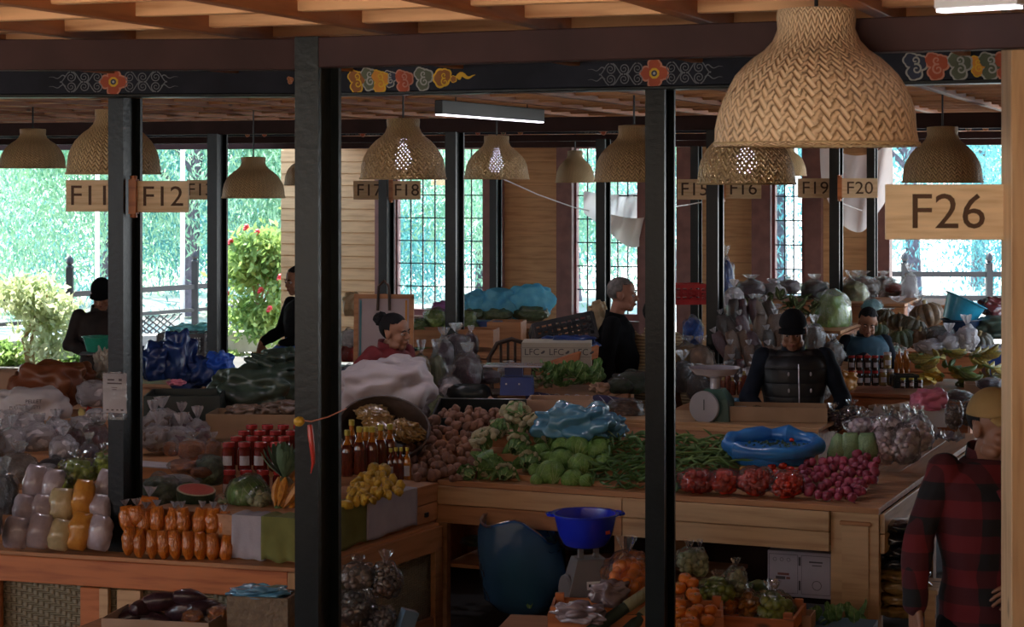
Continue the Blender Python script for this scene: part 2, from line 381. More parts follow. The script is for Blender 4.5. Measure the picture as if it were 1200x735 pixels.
# painted ornaments on the black beams
W['pt_grey'] = mt('paint_grey', (0.16, 0.17, 0.19), rough=.7); W['pt_pink'] = mt('paint_pink', (0.62, 0.26, 0.18), rough=.7)
W['pt_red'] = mt('paint_red', (0.48, 0.09, 0.035), rough=.7); W['pt_orange'] = mt('paint_orange', (0.75, 0.30, 0.03), rough=.7)
W['pt_ochre'] = mt('paint_ochre', (0.36, 0.13, 0.03), rough=.7); W['pt_green'] = mt('paint_green', (0.12, 0.14, 0.085), rough=.7)
W['pt_blue'] = mt('paint_blue', (0.035, 0.045, 0.085), rough=.7); W['pt_pale'] = mt('paint_pale', (0.45, 0.45, 0.42), rough=.7); W['pt_yel'] = mt('paint_yellow', (0.80, 0.48, 0.03), rough=.7)
def lobed(m, c, r, n, amp, y, mi, ph=0, k=40, sq=1):
    ring = []
    for j in range(k):
        a = 2*math.pi*j/k; q = r*(1+amp*abs(math.sin(n*a/2+ph))); ring.append((c[0]+q*math.cos(a), y, c[1]+q*sq*math.sin(a)))
    back = [(p[0], 0.004, p[2]) for p in ring]
    m.rings([back, ring], mi)
def stroke(m, pts, w0, w1, y, mi):
    K = len(pts); L_, R_ = [], []
    for i, (x, z) in enumerate(pts):
        a = pts[max(i-1, 0)]; b = pts[min(i+1, K-1)]; dx, dz = b[0]-a[0], b[1]-a[1]; l = math.hypot(dx, dz) or 1
        q = (w0+(w1-w0)*i/(K-1))/2; L_.append((x-dz/l*q, y, z+dx/l*q)); R_.append((x+dz/l*q, y, z-dx/l*q))
    vs = L_+R_; m.add(vs, [(i, i+1, K+i+1, K+i) for i in range(K-1)], mi)
def spiral(cx, cz, r, turns, a0, sgn=1, n=22):
    return [(cx+r*(1-t*.85)*math.cos(a0+sgn*t*turns*6.283), cz+r*(1-t*.85)*math.sin(a0+sgn*t*turns*6.283)) for t in [i/n for i in range(n+1)]]
def flower(parent, x, z, r, y=-.061):
    f = bpy.data.objects.new('painted_flower', None)
    m = MB()
    for k in range(4):
        a = k*math.pi/2; c = (r*.52*math.cos(a), r*.52*math.sin(a))
        lobed(m, c, r*.46, 5, .16, -.0010, 0, ph=a); lobed(m, c, r*.36, 5, .14, -.0016, 1, ph=a)
    lobed(m, (0, 0), r*.33, 8, .08, -.0022, 2); lobed(m, (0, 0), r*.20, 1, 0, -.0028, 3); lobed(m, (0, 0), r*.09, 1, 0, -.0034, 4)
    return part('painted_flower', m.mesh('painted_flower', [W['pt_pink'], W['pt_red'], W['pt_yel'], W['pt_blue'], W['pt_pale']], False), parent, (x, y, z))
def scrolls(parent, x, z, side, r, y=-.061):
    m = MB()
    for row in (.42, -.42):
        for k in range(3):
            cx = side*r*(1.45+k*1.18); sg = 1 if (k % 2 == 0) == (row > 0) else -1
            stroke(m, spiral(cx, row*r, r*.46, 1.7, math.pi/2*sg, sg*side), r*.10, r*.05, -.0012, 0)
            stroke(m, [(cx+side*r*(.1+.9*t), row*r+r*.46*sg*math.cos(t*math.pi)) for t in [i/8 for i in range(9)]], r*.10, r*.08, -.0012, 0)
        stroke(m, [(side*r*(4.3+1.5*t), row*r+r*.22*math.sin(t*9)*(1-t)) for t in [i/14 for i in range(15)]], r*.12, r*.02, -.0012, 0)
    return part('painted_scroll', m.mesh('painted_scroll', W['pt_grey'], False), parent, (x, y, z))
def cloud(parent, x, z, r, c, oc, sg=1, y=-.061, tail=False):
    m = MB()
    blobs = [(-.25, .35, .5), (.3, .15, .55), (0, -.4, .55)] if not tail else [(-.2, .1, .8), (.15, .3, .6), (.9, .0, .30), (1.4, .15, .2)]
    for bx_, bz, br in blobs: lobed(m, (bx_*r, bz*r), br*r*.9, 5, .16, -.0012, 0)
    for bx_, bz, br in blobs: lobed(m, (bx_*r, bz*r), br*r*.72, 5, .14, -.0020, 1)
    if tail: stroke(m, [(r*(1.3+1.6*t), r*(.05+.35*math.sin(t*7)*(1-t)+.25*t)) for t in [i/12 for i in range(13)]], r*.5, r*.02, -.0022, 0)
    stroke(m, spiral(.12*r, -.22*r, r*.34, 1.2, 2, sg), r*.13, r*.08, -.0030, 0)
    stroke(m, spiral(.05*r, .32*r, r*.26, 1.1, -1, -sg), r*.12, r*.07, -.0030, 0)
    return part('painted_cloud', m.mesh('painted_cloud', [W[oc], W[c]], False), parent, (x, y, z))
FL, FR = Face(BL), Face(BR)
for px in (133, 767):
    r = .066; bp, x, z = fpos(px, 96 if px < 400 else 86)
    flower(bp, x, z, r); scrolls(bp, x, z, 1, r*.80); scrolls(bp, x, z, -1, r*.80)
CL = [(418, 'pt_ochre', 'pt_yel'), (433, 'pt_green', 'pt_pale'), (445, 'pt_orange', 'pt_yel'), (457, 'pt_blue', 'pt_pale'), (473, 'pt_red', 'pt_pink'), (496, 'pt_green', 'pt_pale')]
for i, (px, c, oc) in enumerate(CL):
    bp, x, z = fpos(px, 95 if i % 2 == 0 else 92); cloud(bp, x, z, .062 if c != 'pt_blue' else .045, c, oc, 1 if i % 2 else -1, y=-.061-.0005*(i % 3))
cloud(*fpos(520, 93), .055, 'pt_ochre', 'pt_yel', 1, tail=True)
cloud(*fpos(340, 94), .020, 'pt_ochre', 'pt_pink', -1)
for i, (px, c, oc) in enumerate([(1072, 'pt_blue', 'pt_pale'), (1097, 'pt_red', 'pt_pink'), (1124, 'pt_green', 'pt_pale'), (1146, 'pt_orange', 'pt_yel'), (1160, 'pt_green', 'pt_pale'), (1178, 'pt_red', 'pt_pink'), (1200, 'pt_orange', 'pt_yel')]):
    cloud(*fpos(px, 77), .066 if c != 'pt_orange' else .048, c, oc, 1 if i % 2 else -1, y=-.061-.0005*(i % 3))
b3 = [o for o in COL.objects if o.name.startswith('beam')][7]
c3 = Vector((b3.location.x, b3.location.y, 0))
for px, k in ((310, 'c'), (290, 'c'), (560, 'c'), (590, 'c'), (610, 'c'), (707, 'f'), (425, 'f'), (980, 'f'), (1110, 'c'), (1135, 'c'), (1155, 'c'), (133, 'f')):
    x = (rowx(ROW3-D2*.06, px)-c3).dot(D1)
    if k == 'f': flower(b3, x, -.03, .05); scrolls(b3, x, -.03, 1, .04); scrolls(b3, x, -.03, -1, .04)
    else: cloud(b3, x, -.03, .045, R.choice(['pt_ochre', 'pt_red', 'pt_green']), 'pt_pink')

# natural wood post with the F26 sign
pw = rowx(ROW0, 1211)
pc = board('column', Vector((pw.x, pw.y, 0)), Vector((pw.x, pw.y, 2.9)), .16, .12, W['pine_pale']); pc['kind'] = 'structure'; pc.rotation_euler = (0, -math.pi/2, 0); pc['label'] = 'pale knotty pine post carrying the F26 sign'
W['ink'] = mt('burnt_lettering', (0.10, 0.045, 0.02), rough=.7)
def text(body, size, parent, loc, rot=(math.pi/2, 0, 0), mat='ink', name='lettering', ex=.0008, sx=1.0):
    c = bpy.data.curves.new(name, 'FONT'); c.body = body; c.size = size; c.extrude = ex; c.align_x = 'CENTER'; c.align_y = 'CENTER'; c.materials.append(W[mat]); c.resolution_u = 3
    q = bpy.data.objects.new('q', c); me = bpy.data.meshes.new_from_object(q); bpy.data.objects.remove(q); me.name = name
    o = bpy.data.objects.new(name, me); COL.objects.link(o); o.parent = parent; o.location = loc; o.rotation_euler = rot; o.scale = (sx, 1, 1); return o
def sign(txt, px0, px1, py0, py1, s, label, bracket=None, rz=-.12, bz=.02):
    a, b = P(px0, py0, s), P(px1, py1, s); c = (a+b)/2; w_, h_ = abs(b.x-a.x), abs(a.z-b.z)
    t = thing('stall_sign', label, 'sign', c, rz, 'wooden stall number signs')
    part('sign_board', boxmesh('sign_board', (w_, .018, h_), W['sign_wood'], .002), t)
    text(txt, h_*.90, t, (w_*.02, -.0095, -h_*.02), sx=1.06)
    if bracket:
        sd = 1 if bracket == 'r' else -1
        m = MB(); m.box((0, 0, 0), (.036, .05, h_*1.10)); m.lathe([(.0, -h_*.68), (.018, -h_*.66), (.018, -h_*.55), (.018, h_*.55), (.018, h_*.66), (0, h_*.68)], 12)
        part('bracket', m.mesh('bracket', W['orange_pine']), t, (sd*(w_/2+.006), -.012, 0))
    return t
sign('F26', 1038, 1176, 216, 281, 396, 'large F26 stall sign fixed to the pale pine post', rz=-.03)
t = sign('F11', 77, 134, 211, 248, 238, 'F11 stall sign left of the black column with the notice')
sign('F12', 158, 222, 212, 249, 240, 'F12 stall sign with orange bracket on the black column', 'l')
sign('F13', 219, 250, 211, 234, 148, 'small F13 stall sign partly behind the F12 sign', 'r')
sign('F17', 414, 450, 212, 234, 126, 'F17 stall sign on the far column behind woven lamp')
sign('F18', 459, 493, 212, 234, 127, 'F18 stall sign right of the F17 sign', 'l')
sign('F15', 794, 832, 210, 234, 158, 'F15 stall sign under the woven lamp, beside the clapboard wall')
sign('F16', 848, 892, 209, 233, 160, 'F16 stall sign hanging under the wide woven lamp', 'l')
sign('F19', 935, 974, 209, 232, 137, 'F19 stall sign left of the far black column')
sign('F20', 985, 1028, 209, 232, 139, 'F20 stall sign right of the F19 sign', 'l')

# back wall with clapboards, posts and windows
wl = MB(); wl.box((0, 0, 0), (.01, .01, .01))
a, b_ = rowx(WALL, 405), rowx(WALL, 1043)
def wallseg(px0, px1, parent=None, z0=.05, z1=2.83):
    a, b = rowx(WALL, px0), rowx(WALL, px1); L_ = (b-a).length; c = (a+b)/2
    m = MB(); m.box((0, .04, (z0+z1)/2), (L_, .06, z1-z0)); 
    wobj = struct('wall_back', m.mesh('wall_back', W['wall_board'], False), c, (0, 0, RZ))
    me = boxmesh('board', (L_, .03, .155), W['wall_board'], .004); n = int((z1-z0)/.15)
    for i in range(n): part('board', me, wobj, (0, -.004, z0+.075+i*.15), (math.radians(-5), 0, 0))
    return wobj
for q in ((330, 446), (590, 657), (795, 888), (960, 1030)): wallseg(*q)
def post(px0, px1, mat='post_brown'):
    a, b = rowx(WALL-D2*.06, px0), rowx(WALL-D2*.06, px1); c = (a+b)/2
    o = board('trim_1', Vector((c.x, c.y, 0)), Vector((c.x, c.y, 2.85)), (b-a).length, .2, W[mat]); o.rotation_euler = (0, -math.pi/2, RZ)
    # local z (width) must follow the wall
    o.rotation_euler = (Matrix.Rotation(RZ, 3, 'Z') @ Matrix.Rotation(-math.pi/2, 3, 'Y')).to_euler(); 
    me = boxmesh('trim', ((b-a).length, .2, 2.85), W[mat], .004); o.data = me; o.location = Vector((c.x, c.y, 1.425)); o.rotation_euler = (0, 0, RZ); o['kind'] = 'structure'
for q in ((443, 464), (571, 590, 'post_brown'), (655, 673), (752, 764), (795, 812), (883, 905), (945, 964), (1028, 1044)): post(*q)
a, b_ = rowx(WALL, 400), rowx(WALL, 1044); m = MB()
def window(n, px0, px1, z0, z1, nc, nr):
    a, b = rowx(WALL, px0), rowx(WALL, px1); L_ = (b-a).length; c = (a+b)/2
    r = bpy.data.objects.new('window_%d' % n, None); COL.objects.link(r); r.location = c; r.rotation_euler = (0, 0, RZ); r['kind'] = 'structure'
    m = MB(); fw = .055
    for sx_ in (-1, 1): m.box((sx_*(L_/2-fw/2), 0, (z0+z1)/2), (fw, .1, z1-z0))
    m.box((0, 0, z0-.04), (L_, .12, .08)); m.box((0, 0, z1+.04), (L_, .12, .08))
    part('frame', m.mesh('frame', W['red_paint'], False), r)
    w_ = L_-2*fw; mv = boxmesh('muntin', (.014, .022, z1-z0), W['iron']); mh = boxmesh('muntin', (w_, .022, .014), W['iron'])
    for i in range(1, nc): part('muntin', mv, r, (-w_/2+w_*i/nc, 0, (z0+z1)/2))
    for j in range(1, nr): part('muntin', mh, r, (0, 0, z0+(z1-z0)*j/nr))
    pm = boxmesh('pane', (w_/nc-.016, .004, (z1-z0)/nr-.016), W['glass'])
    for i in range(nc):
        for j in range(nr): part('pane', pm, r, (-w_/2+w_*(i+.5)/nc, .004, z0+(z1-z0)*(j+.5)/nr))
window(1, 463, 572, .75, 2.75, 7, 7); window(2, 672, 753, .75, 2.75, 6, 7); window(3, 904, 946, .75, 2.75, 3, 7)
lb = beam(WALL, 398, 1300, 2.84, 3.0, .2, W['red_paint'], -.02); beam(WALL-D2*2.5, -300, 398, 2.80, 2.9, .15, W['brown_paint'])
# low walls below the windows
for q in ((463, 572), (672, 753), (904, 946)):
    a, b = rowx(WALL, q[0]), rowx(WALL, q[1]); c = (a+b)/2; m = MB(); m.box((0, .02, .33), ((b-a).length, .1, .66)); struct('wall_back', m.mesh('wall_back', W['post_brown'], False), c, (0, 0, RZ))

# ---------------------------------------------------------------- woven lamps
LP = [(0, 1.42), (.20, 1.42), (.385, 1.40), (.39, 1.33), (.38, 1.20), (.43, 1.08), (.52, .98), (.63, .90), (.72, .81), (.80, .72), (.87, .60), (.93, .47), (.965, .33), (.985, .18), (1.0, .03), (1.015, .02), (1.015, -.01), (.985, -.01)]
W['bulb'] = emis('bulb', (0.80, 0.75, 1.0), 7.0); W['rim'] = mt('rim_cane', (0.60, 0.44, 0.24), (0.45, 0.3, 0.15), ns=14)
def lampmesh(mat, hs=1.0, seed=0):
    m = MB(); pr_ = [(r, z*hs) for r, z in LP[1:]]; m.lathe(pr_, 56, caps=False, wob=.03, seed=seed)
    s = MB(); s.v = []; 
    # rebuild through rings with uv
    rr = []
    for r, z in pr_:
        ring = []
        for j in range(56):
            a = 2*math.pi*j/56; q = r*(1+.02*noise.noise(Vector((math.cos(a)*1.5+seed, math.sin(a)*1.5, z*3)))); ring.append((q*math.cos(a), q*math.sin(a), z))
        rr.append(ring)
    s = MB(); s.rings(rr, 0, caps=False); return s.mesh('lamp_shade', mat)
LM = {'b': lampmesh(W['bamboo'], seed=1), 'o': lampmesh(W['bamboo_open'], seed=2), 'f': lampmesh(W['bamboo_fine'], seed=3), 'n': lampmesh(W['bamboo_fine'], 1.05, 4)}
mr = MB(); mr.tube([(1.0*math.cos(a), 1.0*math.sin(a), .02) for a in [i*math.pi/24 for i in range(49)]], .018, 6, caps=False); RIM = mr.mesh('rim', W['rim'])
mk = MB(); mk.lathe([(0, -.06), (.035, -.055), (.055, -.02), (.05, .02), (.03, .06), (.02, .12)], 14); BULB = mk.mesh('bulb', W['bulb']); BOFF = mk.mesh('bulb', W['white'])
def lamp(x0, x1, yb, wr, kind, label, lit=False, nf=1.0, hs=1.0, ceil_z=3.0):
    s = (x1-x0)/wr; c = P((x0+x1)/2, yb, s); r = wr/2
    t = thing('pendant_lamp', label, 'lamp', c, rnd(0, 6), 'woven bamboo pendant lamps')
    sh = part('lamp_shade', LM[kind], t); sh.scale = (r, r, r*hs)
    o = part('rim', RIM, t); o.scale = (r, r, r)
    m = MB(); m.tube([(0, 0, r*1.36*hs), (0, 0, ceil_z-c.z)], .006, 6); part('cord', m.mesh('cord', W['iron']), t)
    m = MB(); m.tube([(0, 0, r*.75), (0, 0, r*1.38*hs)], .015, 8); m.lathe([(0, r*.70), (.024, r*.70), (.024, r*.92), (0, r*.92)], 12); part('socket', m.mesh('socket', W['iron']), t)
    part('bulb', BULB if lit else BOFF, t, (0, 0, r*.46))
    if lit:
        l = bpy.data.lights.new('bulb_light', 'POINT'); l.energy = 5; l.color = (.85, .85, 1); l.shadow_soft_size = .04
        lo = bpy.data.objects.new('bulb_light', l); COL.objects.link(lo); lo.parent = t; lo.location = (0, 0, r*.2)
    return t
lamp(838, 1075, 171, .585, 'b', 'very large woven bamboo lamp hanging nearest, above the F26 sign', hs=.96)
lamp(78, 188, 204, .50, 'f', 'woven bamboo lamp behind the black column with the F12 sign', True, hs=.98)
lamp(0, 77, 197, .46, 'f', 'woven bamboo lamp at the far left, over the garden view', hs=.85)
lamp(260, 334, 232, .46, 'f', 'woven bamboo lamp hanging lowest, before the flowering bush', hs=.92)
lamp(422, 523, 210, .50, 'o', 'loosely woven lit bamboo lamp above the F17 and F18 signs', True)
lamp(544, 620, 210, .46, 'o', 'lit woven bamboo lamp left of the far clapboard wall', True, hs=.95)
lamp(651, 697, 214, .36, 'n', 'narrow small woven bamboo lamp between two wider lamps', hs=1.1)
lamp(696, 790, 213, .50, 'f', 'woven bamboo lamp half behind the black column by the draped cloth')
lamp(817, 932, 216, .50, 'o', 'lit woven bamboo lamp under the very large lamp, above F16', True)
lamp(893, 945, 206, .42, 'n', 'small far woven bamboo lamp behind the lit lamp above F16')
lamp(1058, 1151, 214, .48, 'f', 'woven bamboo lamp hanging just over the F26 sign')
lamp(333, 383, 217, .42, 'n', 'woven bamboo lamp mostly hidden by the thick black column')
lamp(505, 527, 217, .30, 'n', 'tiny far woven lamp below the lit lamp rim left of far column')
lamp(541, 560, 217, .30, 'n', 'tiny far woven lamp right of the far black column', hs=.9)

# tube lights
W['tube'] = emis('tube_glow', (0.95, 0.90, 1.0), 2.2)
def tubelight(p0, p1, h_, label, glow=True, hm='iron'):
    p0, p1 = Vector(p0), Vector(p1); t = thing('tube_light', label, 'lamp', (p0+p1)/2, math.atan2((p1-p0).y, (p1-p0).x)); L_ = (p1-p0).length
    part('housing', boxmesh('housing', (L_, .05, h_), W[hm], .004), t)
    part('diffuser', boxmesh('diffuser', (L_-.01, .044, .008), W['tube'] if glow else W['white']), t, (0, 0, -h_/2-.004))
    m = MB(); m.tube([(-L_*.35, 0, h_/2), (-L_*.35, 0, 3.0-t.location.z)], .004, 5); part('hanger', m.mesh('hanger', W['iron']), t); part('hanger', m.mesh('hanger', W['iron']), t, (L_*.7, 0, 0))
tubelight(P(514, 128, 196), P(634, 133, 172), .085, 'long black tube light fixture under the painted beam')
tubelight(P(1100, -2, 420), P(1196, 7, 432), .03, 'slim white tube light above the pine post corner', hm='white')
# cords strung across the hall
def cable(pts, r, label, mat='white', name='cord'):
    m = MB(); m.tube(pts, r, 5); o = thing(name, label, 'cord', (0, 0, 0), me=m.mesh(name, W[mat])); return o
cable([P(590, 210, 110), P(630, 228, 108), P(672, 243, 106), P(690, 247, 105)], .007, 'pale cord stretched from far column to the draped cloth')
cable([P(792, 242, 120), P(806, 240, 118), P(822, 237, 118)], .006, 'short pale cord knotted beside the F15 sign')
cable([P(940, 215, 118), P(985, 238, 114), P(1010, 247, 112)], .005, 'thin pale cord across the far window below F19')

# unseen wall added behind the camera to block sky and bounce warm fill
W['fill_wall'] = mt('fill_wall_render', (0.26, 0.20, 0.155), (0.23, 0.175, 0.135), rough=.9, ns=1)
m = MB(); m.box((0, -9, 5), (44, .3, 10)); struct('added_wall_front', m.mesh('added_wall_front', W['fill_wall'], False))
# the raised platform from which the hall is seen
W['deck'] = mt('platform_paving', (0.50, 0.42, 0.34), (0.42, 0.35, 0.28), rough=.9, ns=2)
m = MB(); m.box((0, -2.5, .43), (34, 11.6, .84)); struct('floor', m.mesh('platform', W['deck'], False))
m = MB(); m.box((0, 3.25, .68), (34, .12, 1.36)); struct('added_wall_front', m.mesh('added_parapet', W['post_brown'], False))  # unseen solid barrier added to keep ground bounce off the low goods
# unseen walls added along both sides to cut the side light
for nm, u, v0, v1 in (('added_wall_left', -9.7, -20.2, -6.5), ('added_wall_right', 8.4, -20.2, -9.0)):
    a, b = WALL+D1*u+D2*v0, WALL+D1*u+D2*v1; m = MB(); c = (a+b)/2; m.box((0, 0, 1.5), (.1, (b-a).length, 3.0)); struct(nm, m.mesh(nm, W['wall_board'], False), c, (0, 0, RZ))

# ---------------------------------------------------------------- outdoors: railings, trees, shrubs
W['leaf_t'] = leafmat('willow_leaf', (0.54, 0.74, 0.48), (0.24, 0.48, 0.38), .6)
W['leaf_b'] = leafmat('blue_leaf', (0.28, 0.60, 0.56), (0.12, 0.36, 0.44), .55)
W['leaf_y'] = leafmat('bush_leaf', (0.36, 0.50, 0.15), (0.14, 0.26, 0.07), .45)
W['leaf_p'] = leafmat('pale_leaf', (0.66, 0.70, 0.40), (0.42, 0.50, 0.25), .45)
W['bark'] = mt('bark', (0.16, 0.13, 0.17), (0.09, 0.07, 0.10), ns=12, bs=30)
W['bark_y'] = mt('bark_pale', (0.42, 0.30, 0.14), ns=12)
def foliage(n, ctrs, size, hang=.0, asp=.5):
    m = MB(); vs = []; fs = []
    for i in range(n):
        c, r = R.choice(ctrs); q = Vector((R.gauss(0, .42), R.gauss(0, .42), R.gauss(0, .42))); p = Vector((c[0]+q.x*r[0], c[1]+q.y*r[1], c[2]+q.z*r[2]))
        s = size*rnd(.6, 1.5); a = Vector((rnd(-1, 1), rnd(-1, 1), rnd(-1, 1)-hang*1.4)).normalized()*s; b = a.cross(Vector((rnd(-1, 1), rnd(-1, 1), rnd(-.3, .3)))).normalized()*s*asp
        o = len(vs); vs += [p-a, p+b*.5, p+a, p-b*.5]; fs.append((o, o+1, o+2, o+3))
    m.v = [tuple(v) for v in vs]; m.f = fs; m.m = [0]*len(fs); m.uv = [None]*len(fs); return m
def tree(x, y, h, leaf, label, n=4200, spread=2.2, low=.8, size=.11, hang=.8, name='tree', trunk=.16, bark='bark', group='trees beyond the railings'):
    t = thing(name, label, 'tree', (x, y, 0), 0, group); m = MB(); ctrs = []
    lean = rnd(-.5, .5); top = Vector((lean, 0, h*.75))
    m.tube([(0, 0, 0), (lean*.2, 0, h*.25), (lean*.6, 0, h*.5), top], [trunk, trunk*.8, trunk*.6, trunk*.25], 8)
    for k in range(9):
        a = rnd(0, 6.28); z0 = h*rnd(.22, .6); st = Vector((lean*z0/h, 0, z0)); e = st+Vector((math.cos(a)*spread*rnd(.5, 1), math.sin(a)*spread*rnd(.4, .9), h*rnd(.12, .32)))
        m.tube([st, (st+e)/2+Vector((0, 0, .2)), e], [trunk*.42, trunk*.28, trunk*.1], 5); ctrs.append((e-Vector((0, 0, .3)), (spread*.5, spread*.5, h*.18)))
    for k in range(16):
        a = rnd(0, 6.28); ctrs.append((Vector((math.cos(a)*spread*.75, math.sin(a)*spread*.6, rnd(low, min(h*.8, 5)))), (spread*.5, spread*.5, h*.15)))
    part('trunk', m.mesh('trunk', W[bark]), t)
    part('foliage', foliage(n, ctrs, size, hang).mesh('foliage', W[leaf], False), t, kind='stuff'); return t
TX = [(-9.6, 33, 8, 'leaf_t'), (-7.4, 36, 9, 'leaf_b'), (-8.6, 41, 9, 'leaf_t'), (-5.6, 34, 8, 'leaf_t'), (-3.8, 38, 9, 'leaf_b'), (-6.2, 44, 10, 'leaf_t'), (-2.2, 35, 8, 'leaf_t'), (-.6, 40, 9, 'leaf_b'),
      (1.2, 38, 8, 'leaf_t'), (3.4, 42, 9, 'leaf_b'), (5.6, 41, 9, 'leaf_b'), (8.0, 39, 9, 'leaf_b'), (10.2, 43, 9, 'leaf_b'), (12.4, 40, 9, 'leaf_t'), (-11.6, 38, 9, 'leaf_b'), (-12, 45, 9, 'leaf_t')]
TL = ['tall willow with hanging foliage at the left edge', 'dark trunked tree behind the left railing', 'far willow above the pale garden shrub', 'willow behind the F12 sign column', 'blue green tree behind the railing post', 'far tall willow left of the flowering bush',
      'willow behind the flowering bush', 'tree seen through the first grid window', 'tree between the first window and clapboard wall', 'tree seen through the window with the draped cloth', 'tree seen through the narrow window', 'bluish tree beyond the right railing', 'far bluish tree behind the F26 sign', 'bluish tree beside the pine post', 'dark tree at the garden edge', 'far willow at the garden edge']
for (x, y, h, lf), lb_ in zip(TX, TL): tree(x, y, h, lf, lb_, n=30000 if x < 0 else 22000, low=.5 if x < 0 else 1.0, spread=2.4, size=.062)
# lamp posts seen beyond
for i, (px, s) in enumerate(((114, 78), (214, 80), (932, 70))):
    p = P(px, 208, s); m = MB(); m.tube([(0, 0, 0), (0, 0, 4.5)], .035, 8); m.tube([(0, 0, 4.5), (.2, 0, 4.75), (.6, 0, 4.8)], .025, 6)
    thing('light_pole', ['slim white pole behind the F11 sign', 'slim white pole right of the F12 column', 'slim white pole seen in the narrow window'][i], 'pole', (p.x, p.y, 0), me=m.mesh('light_pole', W['white']))
def railing(pts, posts, label, zt=1.02, lat=(), fin=True):
    t = thing('railing', label, 'railing', (0, 0, 0))
    a, b = Vector(pts[0]), Vector(pts[1])
    for z in (zt, zt-.34, .12): board('rail', a+Vector((0, 0, z)), b+Vector((0, 0, z)), .075 if z > .5 else .05, .05, W['iron'], t)
    for q in posts:
        p = a+(b-a)*q; m = MB(); m.box((0, 0, .58), (.09, .09, 1.16)); m.lathe([(.0, 1.15), (.055, 1.16), (.055, 1.18), (.03, 1.20), (.055, 1.24), (.045, 1.29), (.01, 1.33), (0, 1.34)], 10)
        part('post', m.mesh('post', W['iron']), t, p)
    for q in lat:
        p = a+(b-a)*q; d = (b-a).normalized(); h0, h1 = .15, zt-.38
        for k in range(-2, 3):
            for sg in (-1, 1):
                u = p+d*(k*.14); board('lattice_bar', u+d*(-sg*.22)+Vector((0, 0, h0)), u+d*(sg*.22)+Vector((0, 0, h1)), .02, .02, W['iron'], t)
    return t
RA, RB = g(-60, 354, .80), g(420, 324, .80); RA.z = RB.z = 0
railing((RA, RB), [.25, .545, .82], 'dark wooden railing with finials beyond the left stalls', zt=.80, lat=(.45, .64, .37))
RC, RD = g(1010, 321, 1.02), g(1290, 322, 1.02); RC.z = RD.z = 0
railing((RC, RD), [.18, .535, .85], 'dark wooden railing beyond the pumpkins at the right', lat=(.36,))
def shrub(px, py, s, w_, h_, leaf, label, n=2200, size=.05, trunk=None, flowers=None, name='shrub', fl=0, cat='shrub'):
    p = P(px, 208, s); t = thing(name, label, cat, (p.x, p.y, 0)); zb = H-(py-208)/s
    ctrs = [(Vector((rnd(-.5, .5)*w_*.7, rnd(-.4, .4)*w_*.5, zb+h_*rnd(.15, .85))), (w_*.32, w_*.3, h_*.22)) for _ in range(12)]
    part('foliage', foliage(n, ctrs, size, 0, .9).mesh('foliage', W[leaf], False), t, kind='stuff')
    m = MB()
    for k in range(5): m.tube([(rnd(-.05, .05), 0, 0), (rnd(-.1, .1)*w_, 0, zb+h_*.3), (rnd(-.4, .4)*w_, rnd(-.2, .2), zb+h_*.8)], [.03, .02, .008], 5)
    part('stem', m.mesh('stem', W[trunk or 'bark_y']), t)
    if fl:
        fm = MB()
        for _ in range(5): fm.blob((rnd(-.03, .03), rnd(-.03, .03), rnd(-.03, .03)), (.03, .03, .02), nz=.3, lv=1)
        fme = fm.mesh('flower', W['pt_redf'])
        for _ in range(fl): c, r = R.choice(ctrs); part('flower', fme, t, c+Vector((rnd(-1, 1)*r[0], -.3, rnd(-1, 1)*r[2])))
    return t
W['pt_redf'] = mt('flower_red', (0.75, 0.06, 0.08)); W['lilac'] = mt('flower_lilac', (0.55, 0.5, 0.8))
shrub(308, 400, 86, 1.05, 1.50, 'leaf_y', 'flowering green bush with red blooms beyond the hall', 5200, .055, fl=9)
shrub(36, 430, 93, 1.1, 1.15, 'leaf_p', 'pale sunlit shrub with a yellow stem at the left', 2600, .05)
for i, (px, s, w_, h_, lf) in enumerate(((5, 92, .6, .45, 'leaf_y'), (70, 91, .9, .5, 'leaf_y'), (270, 86, .5, .35, 'leaf_y'), (300, 85, .5, .3, 'leaf_p'))):
    shrub(px, 440, s, w_, h_, lf, ['low green bedding plant at the left edge', 'low green bedding plant under the pale shrub', 'low bedding plant under the flowering bush', 'pale bedding plant beside the blue sheet'][i], 1300, .04)
for i, (px, py, s) in enumerate(((1100, 395, 66), (1060, 395, 70))):
    pass
# pale masonry behind the railing
W['stone'] = mt('pale_stone', (0.62, 0.60, 0.56), rough=.9)
p = P(120, 208, 88); m = MB(); m.box((0, 0, .14), (6.5, .3, .28)); struct('trim_2', m.mesh('kerb', W['stone'], False), (p.x, p.y, 0), (0, 0, 0.5))

# ---------------------------------------------------------------- stall furniture
W['mat'] = weave('bamboo_mat', (0.30, 0.25, 0.16), (0.12, 0.09, 0.05), 60, 40, diag=False)
W['card'] = mt('cardboard', (0.36, 0.23, 0.14), (0.30, 0.19, 0.11), rough=.85, ns=6)
W['card_pink'] = mt('cardboard_pale', (0.44, 0.28, 0.19), (0.38, 0.24, 0.16), rough=.85, ns=6)
def frame2(A, B):
    e1 = (B-A); e1.z = 0; e1.normalize(); e2 = Vector((-e1.y, e1.x, 0)); return e1, e2, math.atan2(e1.y, e1.x)
def matpanel(parent, a, b, z0, z1, name='mat_panel'):
    m = MB(); a = Vector(a); b = Vector(b)
    m.add([(a.x, a.y, z0), (b.x, b.y, z0), (b.x, b.y, z1), (a.x, a.y, z1)], [(0, 1, 2, 3)], 0, [[(0, 0), (1, 0), (1, 1), (0, 1)]])
    return part(name, m.mesh(name, W['mat'], False), parent)
